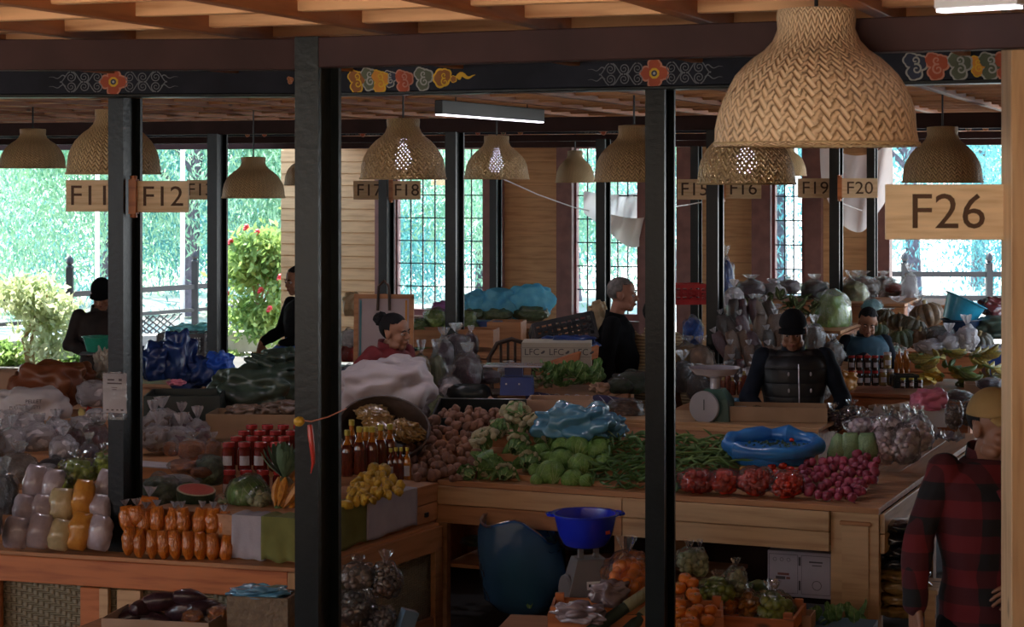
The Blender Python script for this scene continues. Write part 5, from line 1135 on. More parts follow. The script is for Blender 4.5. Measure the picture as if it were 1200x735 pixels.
for x, y, w_, h_, mt_, lb_ in specs: s = lp(x, y); tied_bag('food_bag', lb_, x, y, s, w_/s, h_/s, mt_, d_=w_/s*.7, filmm='film_white' if mt_ == 'rice' else 'film', rot=rnd(0, 6), top=(h_ > 25), frh=.35)
sack('woven_sack', 'large brown woven sack lying behind the printed white sack', 58, 480, 184, .50, .30, 'weave_sack', .35, -.2, 2, .3)
sack('woven_sack', 'second brown woven sack behind, with bright orange side', 80, 462, 178, .34, .20, 'weave_sack', .3, .2, 4, .3)
t = sack('woven_sack', 'white woven sack with printed lines lying on the bags', 38, 506, 192, .46, .27, 'white_sack', .26, .15, 6, .22); W['print'] = mt('sack_print', (0.10, 0.09, 0.10))
text('PELLET', .032, t, (.02, -.150, .20), (1.1, 0, -.05), 'print'); text('PULLET PELLETS', .026, t, (-.03, -.155, .165), (1.25, 0, -.05), 'print'); text('NON-PELL', .026, t, (-.08, -.158, .13), (1.35, 0, -.08), 'print')
W['carton_tan'] = mt('tan_packet', (0.45, 0.33, 0.22), rough=.6); t = thing('food_packet', 'small tan printed packet leaning on the white sack', 'packet', P(62, 500, 196), (-.3, .5, .2)); part('body', boxmesh('body', (.10, .03, .09), W['carton_tan'], .002), t); part('paper_label', boxmesh('label', (.05, .002, .035), W['paper']), t, (.01, -.016, 0))
for i in range(4):
    x = -.016+i*.012+.01; part('printed_line', boxmesh('line', (.002+.004*(i % 2), .001, .024), W['print']), t, (x, -.0175, 0))
W['corn'] = mt('pale_corn', (0.55, 0.42, 0.14), (0.45, 0.33, 0.10), rough=.4, coat=.6, bs=50, bstr=.6)
for i, (x, y, a) in enumerate(((102, 502, .5), (112, 506, .2))): m = MB(); m.tube([(0, 0, 0), (.0, 0, .05), (.01, 0, .11), (.01, 0, .13)], [.02, .027, .02, .004], 12); thing('corn_cob', ['pale yellow cob under the red packet, left', 'pale yellow cob next to the column under the red packet'][i], 'corn', P(x, y, 200), (-.3, -a, 0), me=m.mesh('corn_cob', W['corn']))
thing('food_packet', 'flat red packet lying over the pale cobs', 'packet', P(112, 484, 196), (.3, .5, .3), me=boxmesh('packet', (.12, .05, .02), W['lid_red'], .004))
tied_bag('food_bag', 'greyish translucent bag behind the red packet', 108, 478, 186, .20, .17, 'rice', seed=1, filmm='film_white', top=False)
W['cardb'] = W['card']; openbox('cardboard_box', 'open cardboard box at the far left below the garden', P(4, 458, 182), .20, .2, .13, 'card_pink', 0, flaps=False)
W['cream_fl'] = mt('cream_cauliflower', (0.50, 0.46, 0.38), (0.38, 0.34, 0.28), ns=20, bs=30, bstr=.8)
sack('plastic_bundle', 'cream white crumpled bundle beside the column notice', 122, 446, 176, .12, .20, 'cream_fl', .1, 0, 2, .6, 'bundle', fq=4)
# notice in plastic sleeve on the F12 column
t = thing('notice', 'white paper notice in a clear sleeve taped on the black column', 'notice', P(134.5, 461, 243), (0, 0, RZ*.9+.1)); part('paper', boxmesh('paper', (.121, .003, .19), W['paper']), t); part('sleeve', boxmesh('sleeve', (.126, .006, .23), W['film']), t, (0, 0, -.012))
for q in ((-.018, .065, .035, .007), (.03, .065, .016, .012), (0, .048, .075, .007), (-.035, -.08, .012, .006), (-.01, -.08, .012, .006), (.04, -.08, .014, .008), (.015, -.08, .01, .006), (0, .028, .03, .003), (0, .018, .022, .003)): part('printed_line', boxmesh('line', (q[2], .001, q[3]), W['ink2']), t, (q[0], -.0045, q[1]))
t = thing('notice', 'narrow white paper strip in a sleeve on the right black column', 'notice', P(782, 495, 266), (0, 0, .55)); part('paper', boxmesh('paper', (.035, .003, .19), W['paper']), t); part('sleeve', boxmesh('sleeve', (.05, .005, .22), W['film']), t, (.005, 0, -.02)); part('printed_line', boxmesh('line', (.006, .001, .02), W['basin_blue']), t, (0, -.003, .03))
# middle of the left stall
W['melon_skin'] = mt('melon_skin', (0.03, 0.06, 0.03), (0.015, 0.03, 0.018), rough=.3, ns=10, coat=.3); W['melon'] = mt('melon_flesh', (0.55, 0.10, 0.07), (0.42, 0.06, 0.045), rough=.4, ns=14); W['rind'] = mt('melon_rind', (0.45, 0.42, 0.28))
t = thing('watermelon_half', 'cut watermelon half showing red flesh beside a green wrapped bundle', 'watermelon', P(228, 601, 235), (.18, .10, 0))
m = MB(); m.lathe([(0, 0), (.5, .03), (.85, .35), (1.0, .75), (1.0, 1.0)], 28, caps=False); part('skin', m.mesh('skin', W['melon_skin']), t).scale = (.098, .09, .12)
m = MB(); m.lathe([(1.0, .99), (.97, 1.03), (.90, 1.03)], 28, caps=False); part('rind', m.mesh('rind', W['rind']), t).scale = (.098, .09, .12)
m = MB(); m.lathe([(.92, 1.02), (.5, 1.06), (0, 1.07)], 28, caps=False); part('flesh', m.mesh('flesh', W['melon']), t).scale = (.098, .09, .12)
W['dark_green'] = mt('dark_green_leaf', (0.10, 0.14, 0.06), (0.045, 0.07, 0.03), rough=.4, ns=9, coat=.6, bs=14, bstr=.6)
tied_bag('vegetable_bag', 'large green gourd wrapped in shiny plastic left of the watermelon', 188, 602, 232, .24, .20, 'dark_green', seed=3, top=False)
tied_bag('vegetable_bag', 'shiny plastic wrapped dark greens below the pickle jars', 246, 570, 226, .17, .17, 'dark_green', seed=4, top=False)
tied_bag('vegetable_bag', 'clear bag of leaves lying under the orange slices', 205, 580, 230, .22, .10, 'dark_green', seed=1, top=False, filmm='film_white')
lump_bag('vegetable_bag', 'small netted pale vegetable right of the watermelon', 262, 606, 236, .12, .11, 'pale_veg', .012, 60, seed=3, top=False)
t = cabbage('large pale green cabbage wrapped in film above the white cloth', P(290, 580, 236), .095, 1.0, None); part('film', shell(.21, .2, .2, .12, 3).mesh('film', W['film']), t, (0, 0, -.1))
lump_bag('vegetable_bag', 'white bottomed bok choy bundle at the foot of the wrapped cabbage', 304, 600, 238, .13, .12, 'pale_veg', .02, 20, seed=7, top=False)
W['plate'] = mt('plate_white', (0.5, 0.48, 0.5)); thing('paper_plate', 'flat white card sheet left of the orange slices', 'card', P(184, 545, 222), (.1, .1, .2), me=boxmesh('card', (.17, .12, .006), W['plate']))
W['slice'] = mt('orange_slice', (0.55, 0.17, 0.03), (0.40, 0.10, 0.02), rough=.35, coat=.8, ns=12, bs=18, bstr=.6)
for i, (x, y, w_, h_) in enumerate(((215, 556, 40, 18), (225, 540, 34, 26), (250, 545, 20, 30), (236, 560, 28, 14), (200, 535, 20, 18))): s = lp(x, y); tied_bag('food_bag', ['flat bag of orange red slices beside the white card', 'upright bag of orange slices above the watermelon', 'bag with bright orange piece beside the pickle jars', 'small orange bag over the shiny wrapped greens', 'bag with an orange yellow fruit under clear bags'][i], x, y, s, w_/s, h_/s, 'slice', rot=rnd(0, 6), top=(i in (1, 2)))
for i, (x, y, w_, h_) in enumerate(((185, 530, 40, 32), (212, 530, 34, 30), (190, 505, 34, 26), (232, 522, 30, 30), (180, 515, 30, 30), (213, 508, 26, 24))): s = lp(x, y)*.97; tied_bag('food_bag', ['clear crinkled brown bag right beside the F12 column', 'clear crinkled bag of brown food left of orange slices', 'topmost clear bag with white knot by the dark crate', 'clear bag with splayed plastic ears before the cardboard box', 'crinkled bag in the middle near the column', 'small clear crinkled bag below the dark crate'][i], x, y, s, w_/s, h_/s, 'purple_dry' if i % 2 else 'brown_dry', rot=rnd(0, 6), frh=.55, filmm='film_white')
# pickle jars: lower and upper tiers
jr = []
for i in range(4): jr.append((269+i*19.5, 585, 229, 0)); 
for r_ in range(4):
    for i in range(4): jr.append((268+i*18.5+r_*9, 552-r_*7.5, 226-r_*4.5, 1+r_))
for x, y, s, tier in jr:
    lb_ = ['red pickle jar in the lower tier behind the wrapped cabbage', 'red pickle jar in the front row of the upper tier', 'red pickle jar in the second row of the upper tier', 'red pickle jar in the third row of the upper tier', 'red pickle jar in the rear row by the cardboard box'][tier]
    jar(lb_, P(x, y, s), .036, .15, 'jar_red', 'lid_red', ['lower tier jars', 'front row jars', 'second row jars', 'third row jars', 'rear row jars'][tier], rnd(-.3, .3), tier <= 1)
W['pine_leaf'] = leafmat('pineapple_leaf', (0.16, 0.24, 0.14), (0.09, 0.15, 0.08), .1); W['pine_skin'] = mt('pineapple_skin', (0.30, 0.17, 0.05), (0.12, 0.09, 0.03), ns=30, bs=30, bstr=1)
t = thing('pineapple', 'spiky pineapple crown rising beside the thick black column', 'pineapple', P(334, 600, 236), (.1, 0, 0)); part('fruit', MB().blob((0, 0, .09), (.06, .06, .09), nz=.05, fq=8, lv=3).mesh('fruit', W['pine_skin']), t)
for k in range(26):
    a = k*2.4; q = .25+.75*(k % 7)/7; o = part('leaf', cached('pl', lambda: leafmesh('pine_leaf', 1, .10, .6, .02, 1, veins=False)), t, (0, 0, .17), (1.35-q*.9, 0, a)); o.scale = (.2, .2, .2)
W['banana_y'] = mt('banana_yellow', (0.62, 0.40, 0.05), (0.50, 0.29, 0.03), rough=.45, ns=8, vary=.15); W['banana_g'] = mt('banana_green', (0.11, 0.15, 0.03), (0.07, 0.10, 0.02), rough=.45, vary=.15); W['banana_m'] = mt('banana_mixed', (0.40, 0.31, 0.06), (0.22, 0.17, 0.04), rough=.45, vary=.15); W['banana_o'] = mt('banana_ripe', (0.62, 0.27, 0.03), (0.4, 0.14, 0.02), rough=.45)
def bananas(label, c, L_, n, mat, rot, tilt=(.2, 0), group='banana hands'):
    t = thing('banana_hand', label, 'bananas', c, (tilt[0], tilt[1], rot), group)
    def mk():
        m = MB(); pts = [(math.sin(a)*1.0-.0, 0, 1-math.cos(a)) for a in [i*.16 for i in range(9)]]; m.tube([(x, 0, z*.8) for x, _, z in pts], [.03, .06, .14, .165, .17, .165, .14, .08, .03], 6); return m.mesh('banana', W[mat])
    me = cached(('ban', mat), mk)
    for k in range(n): a = (k-(n-1)/2)*.25; o = part('banana', me, t, (0, (k-(n-1)/2)*L_*.10, (k % 2)*L_*.12), (rnd(-.1, .1), rnd(-.2, .1)-.3*(k % 2), a)); o.scale = (L_,)*3
    part('crown', MB().blob((0, 0, 0), (L_*.12, L_*.12*n*.4, L_*.1), nz=.2, lv=1).mesh('crown', W['stem']), t); return t
bananas('orange ripe banana hand beside the thick column over the green cloth', P(328, 597, 240), .13, 5, 'banana_o', 1.2, (.5, -.5), None); bananas('upper orange ripe bananas against the thick column', P(334, 582, 236), .12, 4, 'banana_o', 1.6, (.4, -.6), None)
# yellow fruit heap right of the thick column
W['yel'] = mt('yellow_fruit', (0.58, 0.36, 0.035), (0.40, 0.22, 0.02), rough=.45, ns=7, vary=.2)
def ym(i): return cached(('yel', i), lambda: MB().blob((0, 0, 0), (1.25, .8, .8), nz=.3, fq=1.5, seed=i+20, lv=2).mesh('yellow_fruit', W['yel']))
heap('yellow_fruit', 'knobbly yellow fruit heaped on the box over the white cloth', 'fruit', 'yellow fruit on the box end', [P(x, y, 240-(590-y)*.18) for x, y in region([(405, 592), (440, 590), (474, 578), (462, 560), (448, 548), (430, 556), (405, 568)], 7.6)], lambda i: ym(i % 4), .024)
fruit('fruit', 'tall yellow fruit on top of the heap, left', P(438, 551, 232), .035, 'yel', None, 'fruit', 1.2); fruit('fruit', 'tall yellow fruit on top of the heap, right', P(450, 552, 232), .036, 'yel', None, 'fruit', 1.15)
for i, (x, y, s, h_, lit) in enumerate(((407, 558, 228, 54, 1), (421, 556, 228, 56, 1), (436, 556, 227, 56, 0), (429, 550, 222, 50, 0), (446, 552, 225, 54, 0), (457, 551, 224, 54, 0), (412, 548, 220, 56, 1))): bottle(['amber honey bottle right beside the thick column', 'amber bottle with yellow cap, second from the thick column', 'dark honey bottle in the middle of the tall row', 'honey bottle behind the middle of the tall row', 'dark honey bottle fourth from the column', 'dark honey bottle at the right end of the tall row', 'orange necked bottle behind, by the column'][i], P(x, y, s), .034, h_/s, 'honey', 'lid_yel', None, neck='honey_l')
for i, (x, y) in enumerate(((458, 563), (464, 562), (470, 562), (477, 562))): bottle(['small dark bottle, leftmost of the short row', 'second small bottle of the short row', 'third small bottle of the short row', 'small amber bottle with white paper label at the end of the row'][i], P(x, y, 228), .021, .165, 'honey_l' if i == 3 else 'honey', 'lid_yel', None, paper=(i in (0, 3)))
# round basket of golden packets, tilted
W['brown_basket'] = mt('brown_basket', (0.075, 0.04, 0.025), (0.045, 0.025, 0.015), rough=.6, ns=10, bs=40)
t = thing('round_basket', 'round dark basket of golden crisp packets tilted towards the front', 'basket', P(448, 522, 213), (.62, .10, 0)); m = MB(); m.lathe([(0, 0), (.16, 0), (.22, .06), (.245, .13), (.255, .13), (.23, .05), (.17, -.01), (0, -.01)], 36); part('bowl', m.mesh('bowl', W['brown_basket']), t)
m = MB(); m.tube([(.25*math.cos(a), .25*math.sin(a), .132) for a in [i*math.pi/18 for i in range(37)]], .009, 6, caps=False); part('rim', m.mesh('rim', W['brown_basket']), t)
bmx = Matrix.Translation(P(448, 522, 213)) @ Euler((.62, .10, 0)).to_matrix().to_4x4()
for i in range(13): a = i*2.1; q = .17*(i/13)**.5; m = MB(); m.blob((0, 0, 0), (.10, .075, .035), nz=.35, fq=4, seed=i, lv=3); o = thing('crisp_packet', 'clear packet of golden crisps in the tilted round basket', 'packet', bmx @ Vector((q*math.cos(a), q*math.sin(a), .12)), (.5+rnd(-.4, .4), rnd(-.4, .4), rnd(0, 3)), 'golden packets in the round basket', me=m.mesh('crisp_packet', W['gold_dry'], 60))
# chilli on a string tied round the thick column
W['chilli'] = mt('chilli_red', (0.50, 0.03, 0.015), (0.36, 0.02, 0.012), rough=.3, coat=.4); t = thing('chilli_charm', 'red chilli and yellow lime on a pink string tied to the thick column', 'charm', P(362, 497, 362))
m = MB(); m.tube([(0, 0, 0), (.004, -.01, -.03), (.010, -.012, -.08), (.012, -.01, -.12), (.004, -.01, -.155)], [.008, .010, .008, .006, .001], 8); part('chilli', m.mesh('chilli', W['chilli']), t, (.006, -.03, 0)); part('lime', MB().blob((0, 0, 0), (.018, .016, .016), nz=.1, lv=2).mesh('lime', W['yel']), t, (-.028, -.03, .012))
m = MB(); m.tube([(-.02, -.032, .016), (.01, -.034, .012), (.06, .0, .022), (.12, .02, .048)], .0022, 5); part('string', m.mesh('string', W['pt_pink']), t)
# low front goods: banana flowers, box, ginger bags
W['bflower'] = mt('banana_flower', (0.06, 0.025, 0.035), (0.035, 0.015, 0.022), rough=.35, coat=.4)
openbox('cardboard_box', 'low pale box holding banana flowers below the bench', P(196, 745, 262), .50, .3, .10, 'card_pink', -.2, flaps=False)
for i, (x, y, a, L_) in enumerate(((160, 722, .5, .15), (190, 704, .2, .14), (215, 716, -.3, .14), (240, 712, .6, .13), (182, 730, -.1, .17), (170, 712, 1.0, .13), (222, 700, .1, .12))):
    m = MB(); m.lathe([(0, -1), (.35, -.85), (.52, -.4), (.55, 0), (.42, .5), (.2, .85), (0, 1)], 14, wob=.1, seed=i, ribs=4, ribd=.12); o = thing('banana_flower', ['dark purple banana flower at the left front', 'banana flower on top of the heap, left', 'banana flower in the middle of the heap', 'banana flower at the right of the heap', 'long banana flower with yellow tip at the bottom', 'banana flower at the rear left', 'banana flower at the rear top'][i]+' in the low box', 'banana flower', P(x, y, 258), (0, math.pi/2+rnd(-.3, .3), a), me=m.mesh('banana_flower', W['bflower'])); o.scale = (L_*.62, L_*.62, L_*.62*1.1)
for i, (x, y) in enumerate(((226, 732), (256, 728), (232, 744))): tied_bag('food_bag', ['orange snack bag among the banana flowers', 'orange snack bag at the right end of the banana flowers', 'lowest orange snack bag under the banana flowers'][i], x, y, 262, .10, .07, 'orange_food', top=False)
W['straw'] = mt('straw_box', (0.22, 0.15, 0.09), (0.15, 0.10, 0.06), ns=40, bs=60, bstr=.8); openbox('woven_box', 'tan fibre box with a blue plastic lining below the bench', P(310, 745, 264), .28, .2, .19, 'straw', -.2, flaps=False, cat='box', th=.012)
sack('plastic_bag', 'teal blue plastic lining showing over the fibre box', 305, 700, 264, .26, .05, 'blue_bag', .18, -.2, 3, .4, 'bag')
for i, (x, y, w_, h_, mt_) in enumerate(((420, 690, 44, 30, 'brown_dry'), (452, 702, 38, 44, 'brown_food'), (415, 735, 50, 46, 'dark_dry'), (446, 740, 36, 30, 'dark_dry'))): lump_bag('ginger_bag', ['bag of pinkish roots beside the thick column below the bench', 'shiny tied bag of orange brown roots by the bench side', 'dark bag of roots at the bottom beside the thick column', 'small dark bag at the bottom by the blue packet'][i], x, y, 262, w_/262, h_/262, mt_, .018, 60, seed=i, top=(i < 2))
thing('food_packet', 'pale blue printed packet at the bottom near the bench side', 'packet', P(476, 730, 262), (.1, .3, .5), me=boxmesh('packet', (.07, .05, .12), W['blue_tray'], .004))
m = MB(); p = P(436, 745, 262); openbox('crate', 'low dark crate under the root bags', Vector((p.x, p.y, p.z-.1)), .34, .3, .10, 'black_plastic', -.2, flaps=False, cat='crate'); thing('low_platform', 'low pine platform on the floor carrying the front boxes', 'platform', (P(300, 735, 262).x, P(300, 735, 262).y+.05, .18), RZ, me=boxmesh('platform', (1.6, .5, .36), W['pine']))
p = P(800, 735, 258); thing('low_platform', 'low pine platform before the centre table carrying scale and trays', 'platform', (p.x+.03, p.y+.12, .15), RZ*.6, me=boxmesh('platform', (1.75, .45, .30), W['pine']))

# ================================================================ BACK STALLS
def counter(px0, px1, s, z, dp, label, mat='pine', side=False):
    a, b = P(px0, 208, s), None; a.z = 0; b = on_edge(a, a+D1, px1); L_ = (b-a).length; t = thing('stall_counter', label, 'counter', (0, 0, 0))
    n = max(2, int(dp/.2)); 
    for i in range(n): o = D2*(dp*(i+.5)/n); board('top_plank', lift(a+o, z-.012), lift(b+o, z-.012), .024, dp/n-.003, W[mat], t, bev=.002)
    for zz in (z-.10, z-.24, z-.38): board('front_board', lift(a, zz), lift(b, zz), .13, .022, W[mat], t)
    for q in (.03, .5, .97):
        for o in (.05, dp-.05): part('leg', boxmesh('leg', (.07, .07, z-.03), W[mat]), t, lift(a+(b-a)*q+D2*o, (z-.03)/2), (0, 0, RZ))
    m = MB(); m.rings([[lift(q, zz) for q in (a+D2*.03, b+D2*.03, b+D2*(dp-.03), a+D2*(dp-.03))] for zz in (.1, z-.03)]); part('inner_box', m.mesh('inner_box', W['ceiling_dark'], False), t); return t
counter(166, 360, 196, .90, 1.1, 'pine counter under the dark crate and the green sack')
counter(398, 500, 200, .80, .9, 'pine counter under the big white sack')
counter(500, 800, 192, .93, .55, 'pine counter under the purple cloth roll and blue scale')
counter(478, 640, 158, 1.10, 1.6, 'pine counter under the crates left of the gray haired man')
counter(603, 700, 176, .95, .8, 'pine counter under the white lettered carton')
counter(985, 1135, 168, .90, 1.2, 'reddish pine counter under the jars and bananas', 'ceiling_dark')
counter(778, 905, 184, .90, 1.5, 'pine counter under the piled brown pouches left of the black cap man'); counter(846, 985, 152, 1.24, .9, 'raised pine shelf box under the rear heap of pouches'); counter(862, 1060, 136, 1.34, .9, 'highest rear shelf box under the heaped bags'); counter(395, 440, 168, .98, .8, 'small counter beside the thick column under straw basket'); counter(548, 655, 146, 1.20, .5, 'narrow counter under the cyan net bags')
counter(905, 1300, 140, .98, 1.0, 'pine counter under the pumpkins', 'ceiling_dark'); counter(778, 988, 162, 1.05, 1.0, 'rear counter under the heaped dried goods'); counter(960, 1120, 122, 1.2, 1.0, 'furthest counter behind the pumpkins')
counter(-60, 240, 150, .85, .7, 'rear counter by the left railing with the grey crate')

# left rear
W['green_plastic'] = mt('dark_green_plastic', (0.022, 0.032, 0.028), (0.014, 0.02, 0.018), rough=.4); W['olive_sack'] = mt('dark_green_sack', (0.055, 0.085, 0.060), (0.03, 0.05, 0.036), rough=.35, ns=5, coat=.3, bs=8, bstr=.6); W['tarp'] = mt('blue_tarp', (0.02, 0.06, 0.24), (0.012, 0.035, 0.15), rough=.35, ns=5, coat=.4, bs=8, bstr=.7); W['tarp_b'] = mt('bright_blue_tarp', (0.03, 0.16, 0.75), (0.02, 0.10, 0.55), rough=.4, ns=5, bs=9, bstr=.6)
openbox('black_crate', 'deep black plastic crate right of the F12 column', P(212, 512, 194)+Vector((0, .18, 0)), .46, .42, .25, 'green_plastic', .05, .014, 'crate', False)
sack('green_sack', 'bulging dark green plastic sack behind the thick column', 300, 482, 186, .56, .28, 'olive_sack', .4, 0, 2, .28); sack('green_sack', 'gathered ruffled neck of a dark green sack above it', 322, 440, 184, .30, .16, 'olive_sack', .3, .4, 4, .5)
openbox('cardboard_box', 'long tan cardboard box of clear packets behind the pickle jars', P(300, 514, 203)+Vector((0, .13, 0)), .56, .3, .14, 'card', -.08, flaps=False)
for i, (x, y) in enumerate(((285, 490), (318, 488), (335, 485))): sack('packet', ['left brown packet in the long cardboard box', 'broad shiny packet in the long cardboard box', 'right packet with white knot in the long cardboard box'][i], x, y, 199, .20, .08, 'brown_dry', .16, .3*i, i, .4, 'packet')
for i, (x, y, w_, h_, lb_) in enumerate(((184, 448, 40, 46, 'dark blue tarp bundle touching the F12 column'), (208, 448, 34, 60, 'tall dark blue tarp bundle left of the grey crate'), (240, 455, 42, 38, 'dark blue tarp bundle in front of the second column'), (258, 446, 30, 34, 'small bright blue tarp fold by the second column'), (222, 458, 40, 32, 'dark blue tarp fold above the black crate'))): sack('tarp_bundle', lb_, x, y, 174, w_/174, h_/174, 'tarp' if i != 3 else 'tarp_b', .25, i, i, .35, 'tarp')
W['pink'] = mt('pink_plastic', (0.75, 0.25, 0.35), (0.6, 0.15, 0.25), rough=.4); sack('plastic_bag', 'small pink plastic bag in the black crate', 206, 452, 182, .11, .04, 'pink', .1, .2, 1, .5, 'bag')
m = MB(); a, b = P(284, 436, 150), P(352, 384, 140)
def tarpfn(u, v):
    p = a+(b-a)*u; return (p.x+v*.30, p.y-v*.5+.05*math.sin(u*9), p.z-v*.10-.10*v*v+.03*noise.noise(Vector((u*6, v*6, 1))))
m.grid(tarpfn, 18, 14); t = thing('blue_sheet', 'bright blue plastic sheet sloping up beside the thick column', 'sheet', me=m.mesh('sheet', W['tarp_b'])); t.modifiers.new('t', 'SOLIDIFY').thickness = .006
W['grey_plastic'] = mt('grey_plastic', (0.20, 0.20, 0.22), (0.16, 0.16, 0.18), rough=.5)
ventcrate('plastic_crate', 'grey slotted plastic crate on the rear counter with blue bags', P(218, 417, 137), .40, .3, .20, 'grey_plastic', -.1, rows=3, cols=8)
sack('plastic_bag', 'bright cyan plastic bags filling the grey crate', 222, 396, 135, .34, .12, 'film_cyan', .25, 0, 3, .5, 'bag')
W['terra'] = mt('terracotta_tray', (0.45, 0.18, 0.08)); openbox('tray', 'orange brown tray under the grey slotted crate', P(228, 428, 146), .26, .2, .05, 'terra', -.1, flaps=False, cat='tray')
for i, (x, y) in enumerate(((216, 438), (230, 438), (243, 440))): tied_bag('food_bag', ['white tied bag below the orange tray, left', 'white tied bag below the orange tray, middle', 'white tied bag below the orange tray, right by the column'][i], x, y, 152, .11, .12, 'rice', filmm='film_white')
# big white sack and its neighbours
W['pale_sack'] = mt('pale_sack', (0.50, 0.44, 0.45), (0.44, 0.38, 0.39), rough=.6, ns=3)
sack('white_sack', 'huge pale sack lying in front of the woman with the bun', 448, 497, 198, .62, .36, 'pale_sack', .45, .0, 3, .28); sack('white_sack', 'folded pale cloth end of the big sack near her hand', 468, 450, 194, .30, .17, 'pale_sack', .25, -.4, 5, .35)
specs = [(494, 470, 30, 56, 'gold_dry', 'tall clear bag of yellow crisps beside the woman', 184), (512, 474, 26, 60, 'pale_veg', 'tall greenish clear bag right of the yellow crisps', 183), (520, 440, 32, 44, 'purple_dry', 'dark purple bag above the tall greenish bag', 178), (548, 458, 38, 44, 'purple_dry', 'round dark purple bag left of the blue scale', 182), (535, 430, 34, 40, 'purple_dry', 'clear tied bag of dark food by the far column', 176), (508, 490, 34, 30, 'pale_veg', 'pale bag at the foot of the tall bags', 188), (552, 420, 18, 30, 'purple_dry', 'small tied bag with red top by the wooden crates', 166), (528, 480, 30, 40, 'rice', 'pale bag between greenish and purple bags', 187),
         (570, 450, 40, 18, 'purple_dry', 'flat purple grey bag behind the scale tray', 180), (596, 443, 30, 16, 'rice', 'flat clear bag with a white knot behind the scale', 178)]
for x, y, w_, h_, mt_, lb_, s in specs: tied_bag('food_bag', lb_, x, y, s, w_/s, h_/s, mt_, rot=rnd(0, 6), frh=.3)
m = MB(); c = P(552, 470, 191); t = thing('black_sack', 'black open mouth of a sack left of the blue scale', 'sack', c, 0); m.lathe([(0, 0), (.12, 0), (.14, .04), (.13, .08), (.10, .10), (.09, .08), (.10, .04), (0, .03)], 24, wob=.2, ey=.6); part('body', m.mesh('body', W['black_plastic']), t)
# blue platform scale
W['scale_blue'] = mt('scale_blue', (0.015, 0.05, 0.26), rough=.35); t = thing('platform_scale', 'small blue weighing scale with flat tray behind the potato crate', 'scale', P(606, 462, 190), -.1)
m = MB(); m.rings([[(-.10, -.08, 0), (.10, -.08, 0), (.10, .08, 0), (-.10, .08, 0)], [(-.095, -.06, .11), (.095, -.06, .11), (.095, .08, .11), (-.095, .08, .11)]]); part('body', m.mesh('body', W['scale_blue'], False), t); part('cradle', boxmesh('cradle', (.11, .05, .06), W['scale_blue']), t, (-.02, 0, .14)); part('tray', boxmesh('tray', (.36, .2, .012), W['foil'], .003), t, (-.02, 0, .178))
for sx_ in (-.06, .02): part('screw', MB().lathe([(0, 0), (.006, 0), (.006, .004), (0, .004)], 8).mesh('screw', W['white']), t, (sx_, -.075, .07), (math.pi/2, 0, 0))
# leafy heap
t = thing('spinach_heap', 'pile of dark green leafy greens behind the purple cloth roll', 'greens', P(668, 452, 184), 0)
for k in range(70): o = part('leaf', cached(('lf', k % 3), lambda: leafmesh('caul_leaf', 1, .22, 1.0, .08, k % 3)), t, (rnd(-.20, .20), rnd(-.10, .12), rnd(.0, .10)), (rnd(-.2, 1.0), rnd(-.5, .5), rnd(0, 6))); o.scale = (.12,)*3
for i, (x, y) in enumerate(((624, 452), (640, 452), (632, 446))): t = cauliflower(['pale green vegetable left of the leafy heap', 'pale flower vegetable touching the leafy heap', 'pale vegetable behind the scale tray'][i], P(x, y, 184), .05, (.2, .2), i, None, .9)
sack('food_bag', 'pinkish torn packet at the right end of the leafy heap', 704, 462, 186, .13, .07, 'card_pink', .1, .4, 2, .5, 'bag')
# lettered carton and black crate
W['carton_w'] = mt('cream_carton', (0.50, 0.46, 0.38), (0.46, 0.42, 0.34), rough=.8); t = thing('lettered_carton', 'cream carton lettered LFC behind the leafy heap', 'carton', P(652, 433, 174), (0, 0, -.06)); part('body', boxmesh('body', (.47, .3, .17), W['carton_w'], .003), t, (0, .15, .095))
for i in range(3): text('LFC', .062, t, (-.165+i*.165, -.002, .115), mat='print'); 
for i in range(3): part('emblem', MB().blob((0, 0, 0), (.016, .001, .008), nz=.4, lv=1).mesh('emblem', W['print']), t, (-.09+i*.165, -.002, .115), (0, -.5, 0))
for z in (.145, .085): part('printed_line', boxmesh('line', (.46, .001, .002), W['print']), t, (0, -.001, z))
board_t = thing('plank', 'orange wood plank leaning across the lettered carton', 'plank'); board('plank_body', P(636, 434, 178), P(700, 412, 172), .09, .02, W['orange_pine'], board_t, .2)
sack('tarp_bundle', 'blue tarp between the black crate and the lettered carton', 668, 412, 170, .36, .11, 'tarp', .25, -.1, 2, .4, 'tarp')
W['grey_black'] = mt('grey_black_plastic', (0.045, 0.045, 0.05), (0.03, 0.03, 0.034), rough=.4)
ventcrate('plastic_crate', 'grey black slotted crate tilted on its side before the gray haired man', P(664, 408, 166), .42, .30, .20, 'grey_black', .12, (-.25, -.20), rows=4, cols=9)
W['tan_straw'] = mt('tan_straw', (0.42, 0.30, 0.17), (0.3, 0.2, 0.1), ns=20, bs=40); sack('straw_bag', 'tan straw bag behind the gray haired man', 700, 398, 158, .15, .28, 'tan_straw', .2, 0, 4, .3, 'bag')
t = thing('chair', 'brown plastic chair back beside the lettered carton', 'chair', P(600, 440, 168), .1); m = MB(); m.tube([(-.14, 0, -.1), (-.16, .02, .12), (-.10, .04, .22), (0, .04, .25), (.10, .04, .22), (.16, .02, .12), (.14, 0, -.1)], .016, 8); part('back_frame', m.mesh('back_frame', W['brown_basket']), t)
for i in range(4): part('slat', boxmesh('slat', (.018, .012, .3), W['brown_basket']), t, (-.075+i*.05, .03, .08)); 
part('seat', boxmesh('seat', (.32, .3, .02), W['brown_basket'], .006), t, (0, -.14, -.10))
for sx_ in (-.14, .14):
    for sy_ in (-.27, 0): part('leg', boxmesh('leg', (.025, .025, P(600, 440, 168).z-.1), W['brown_basket']), t, (sx_, sy_, -.11-(P(600, 440, 168).z-.1)/2))
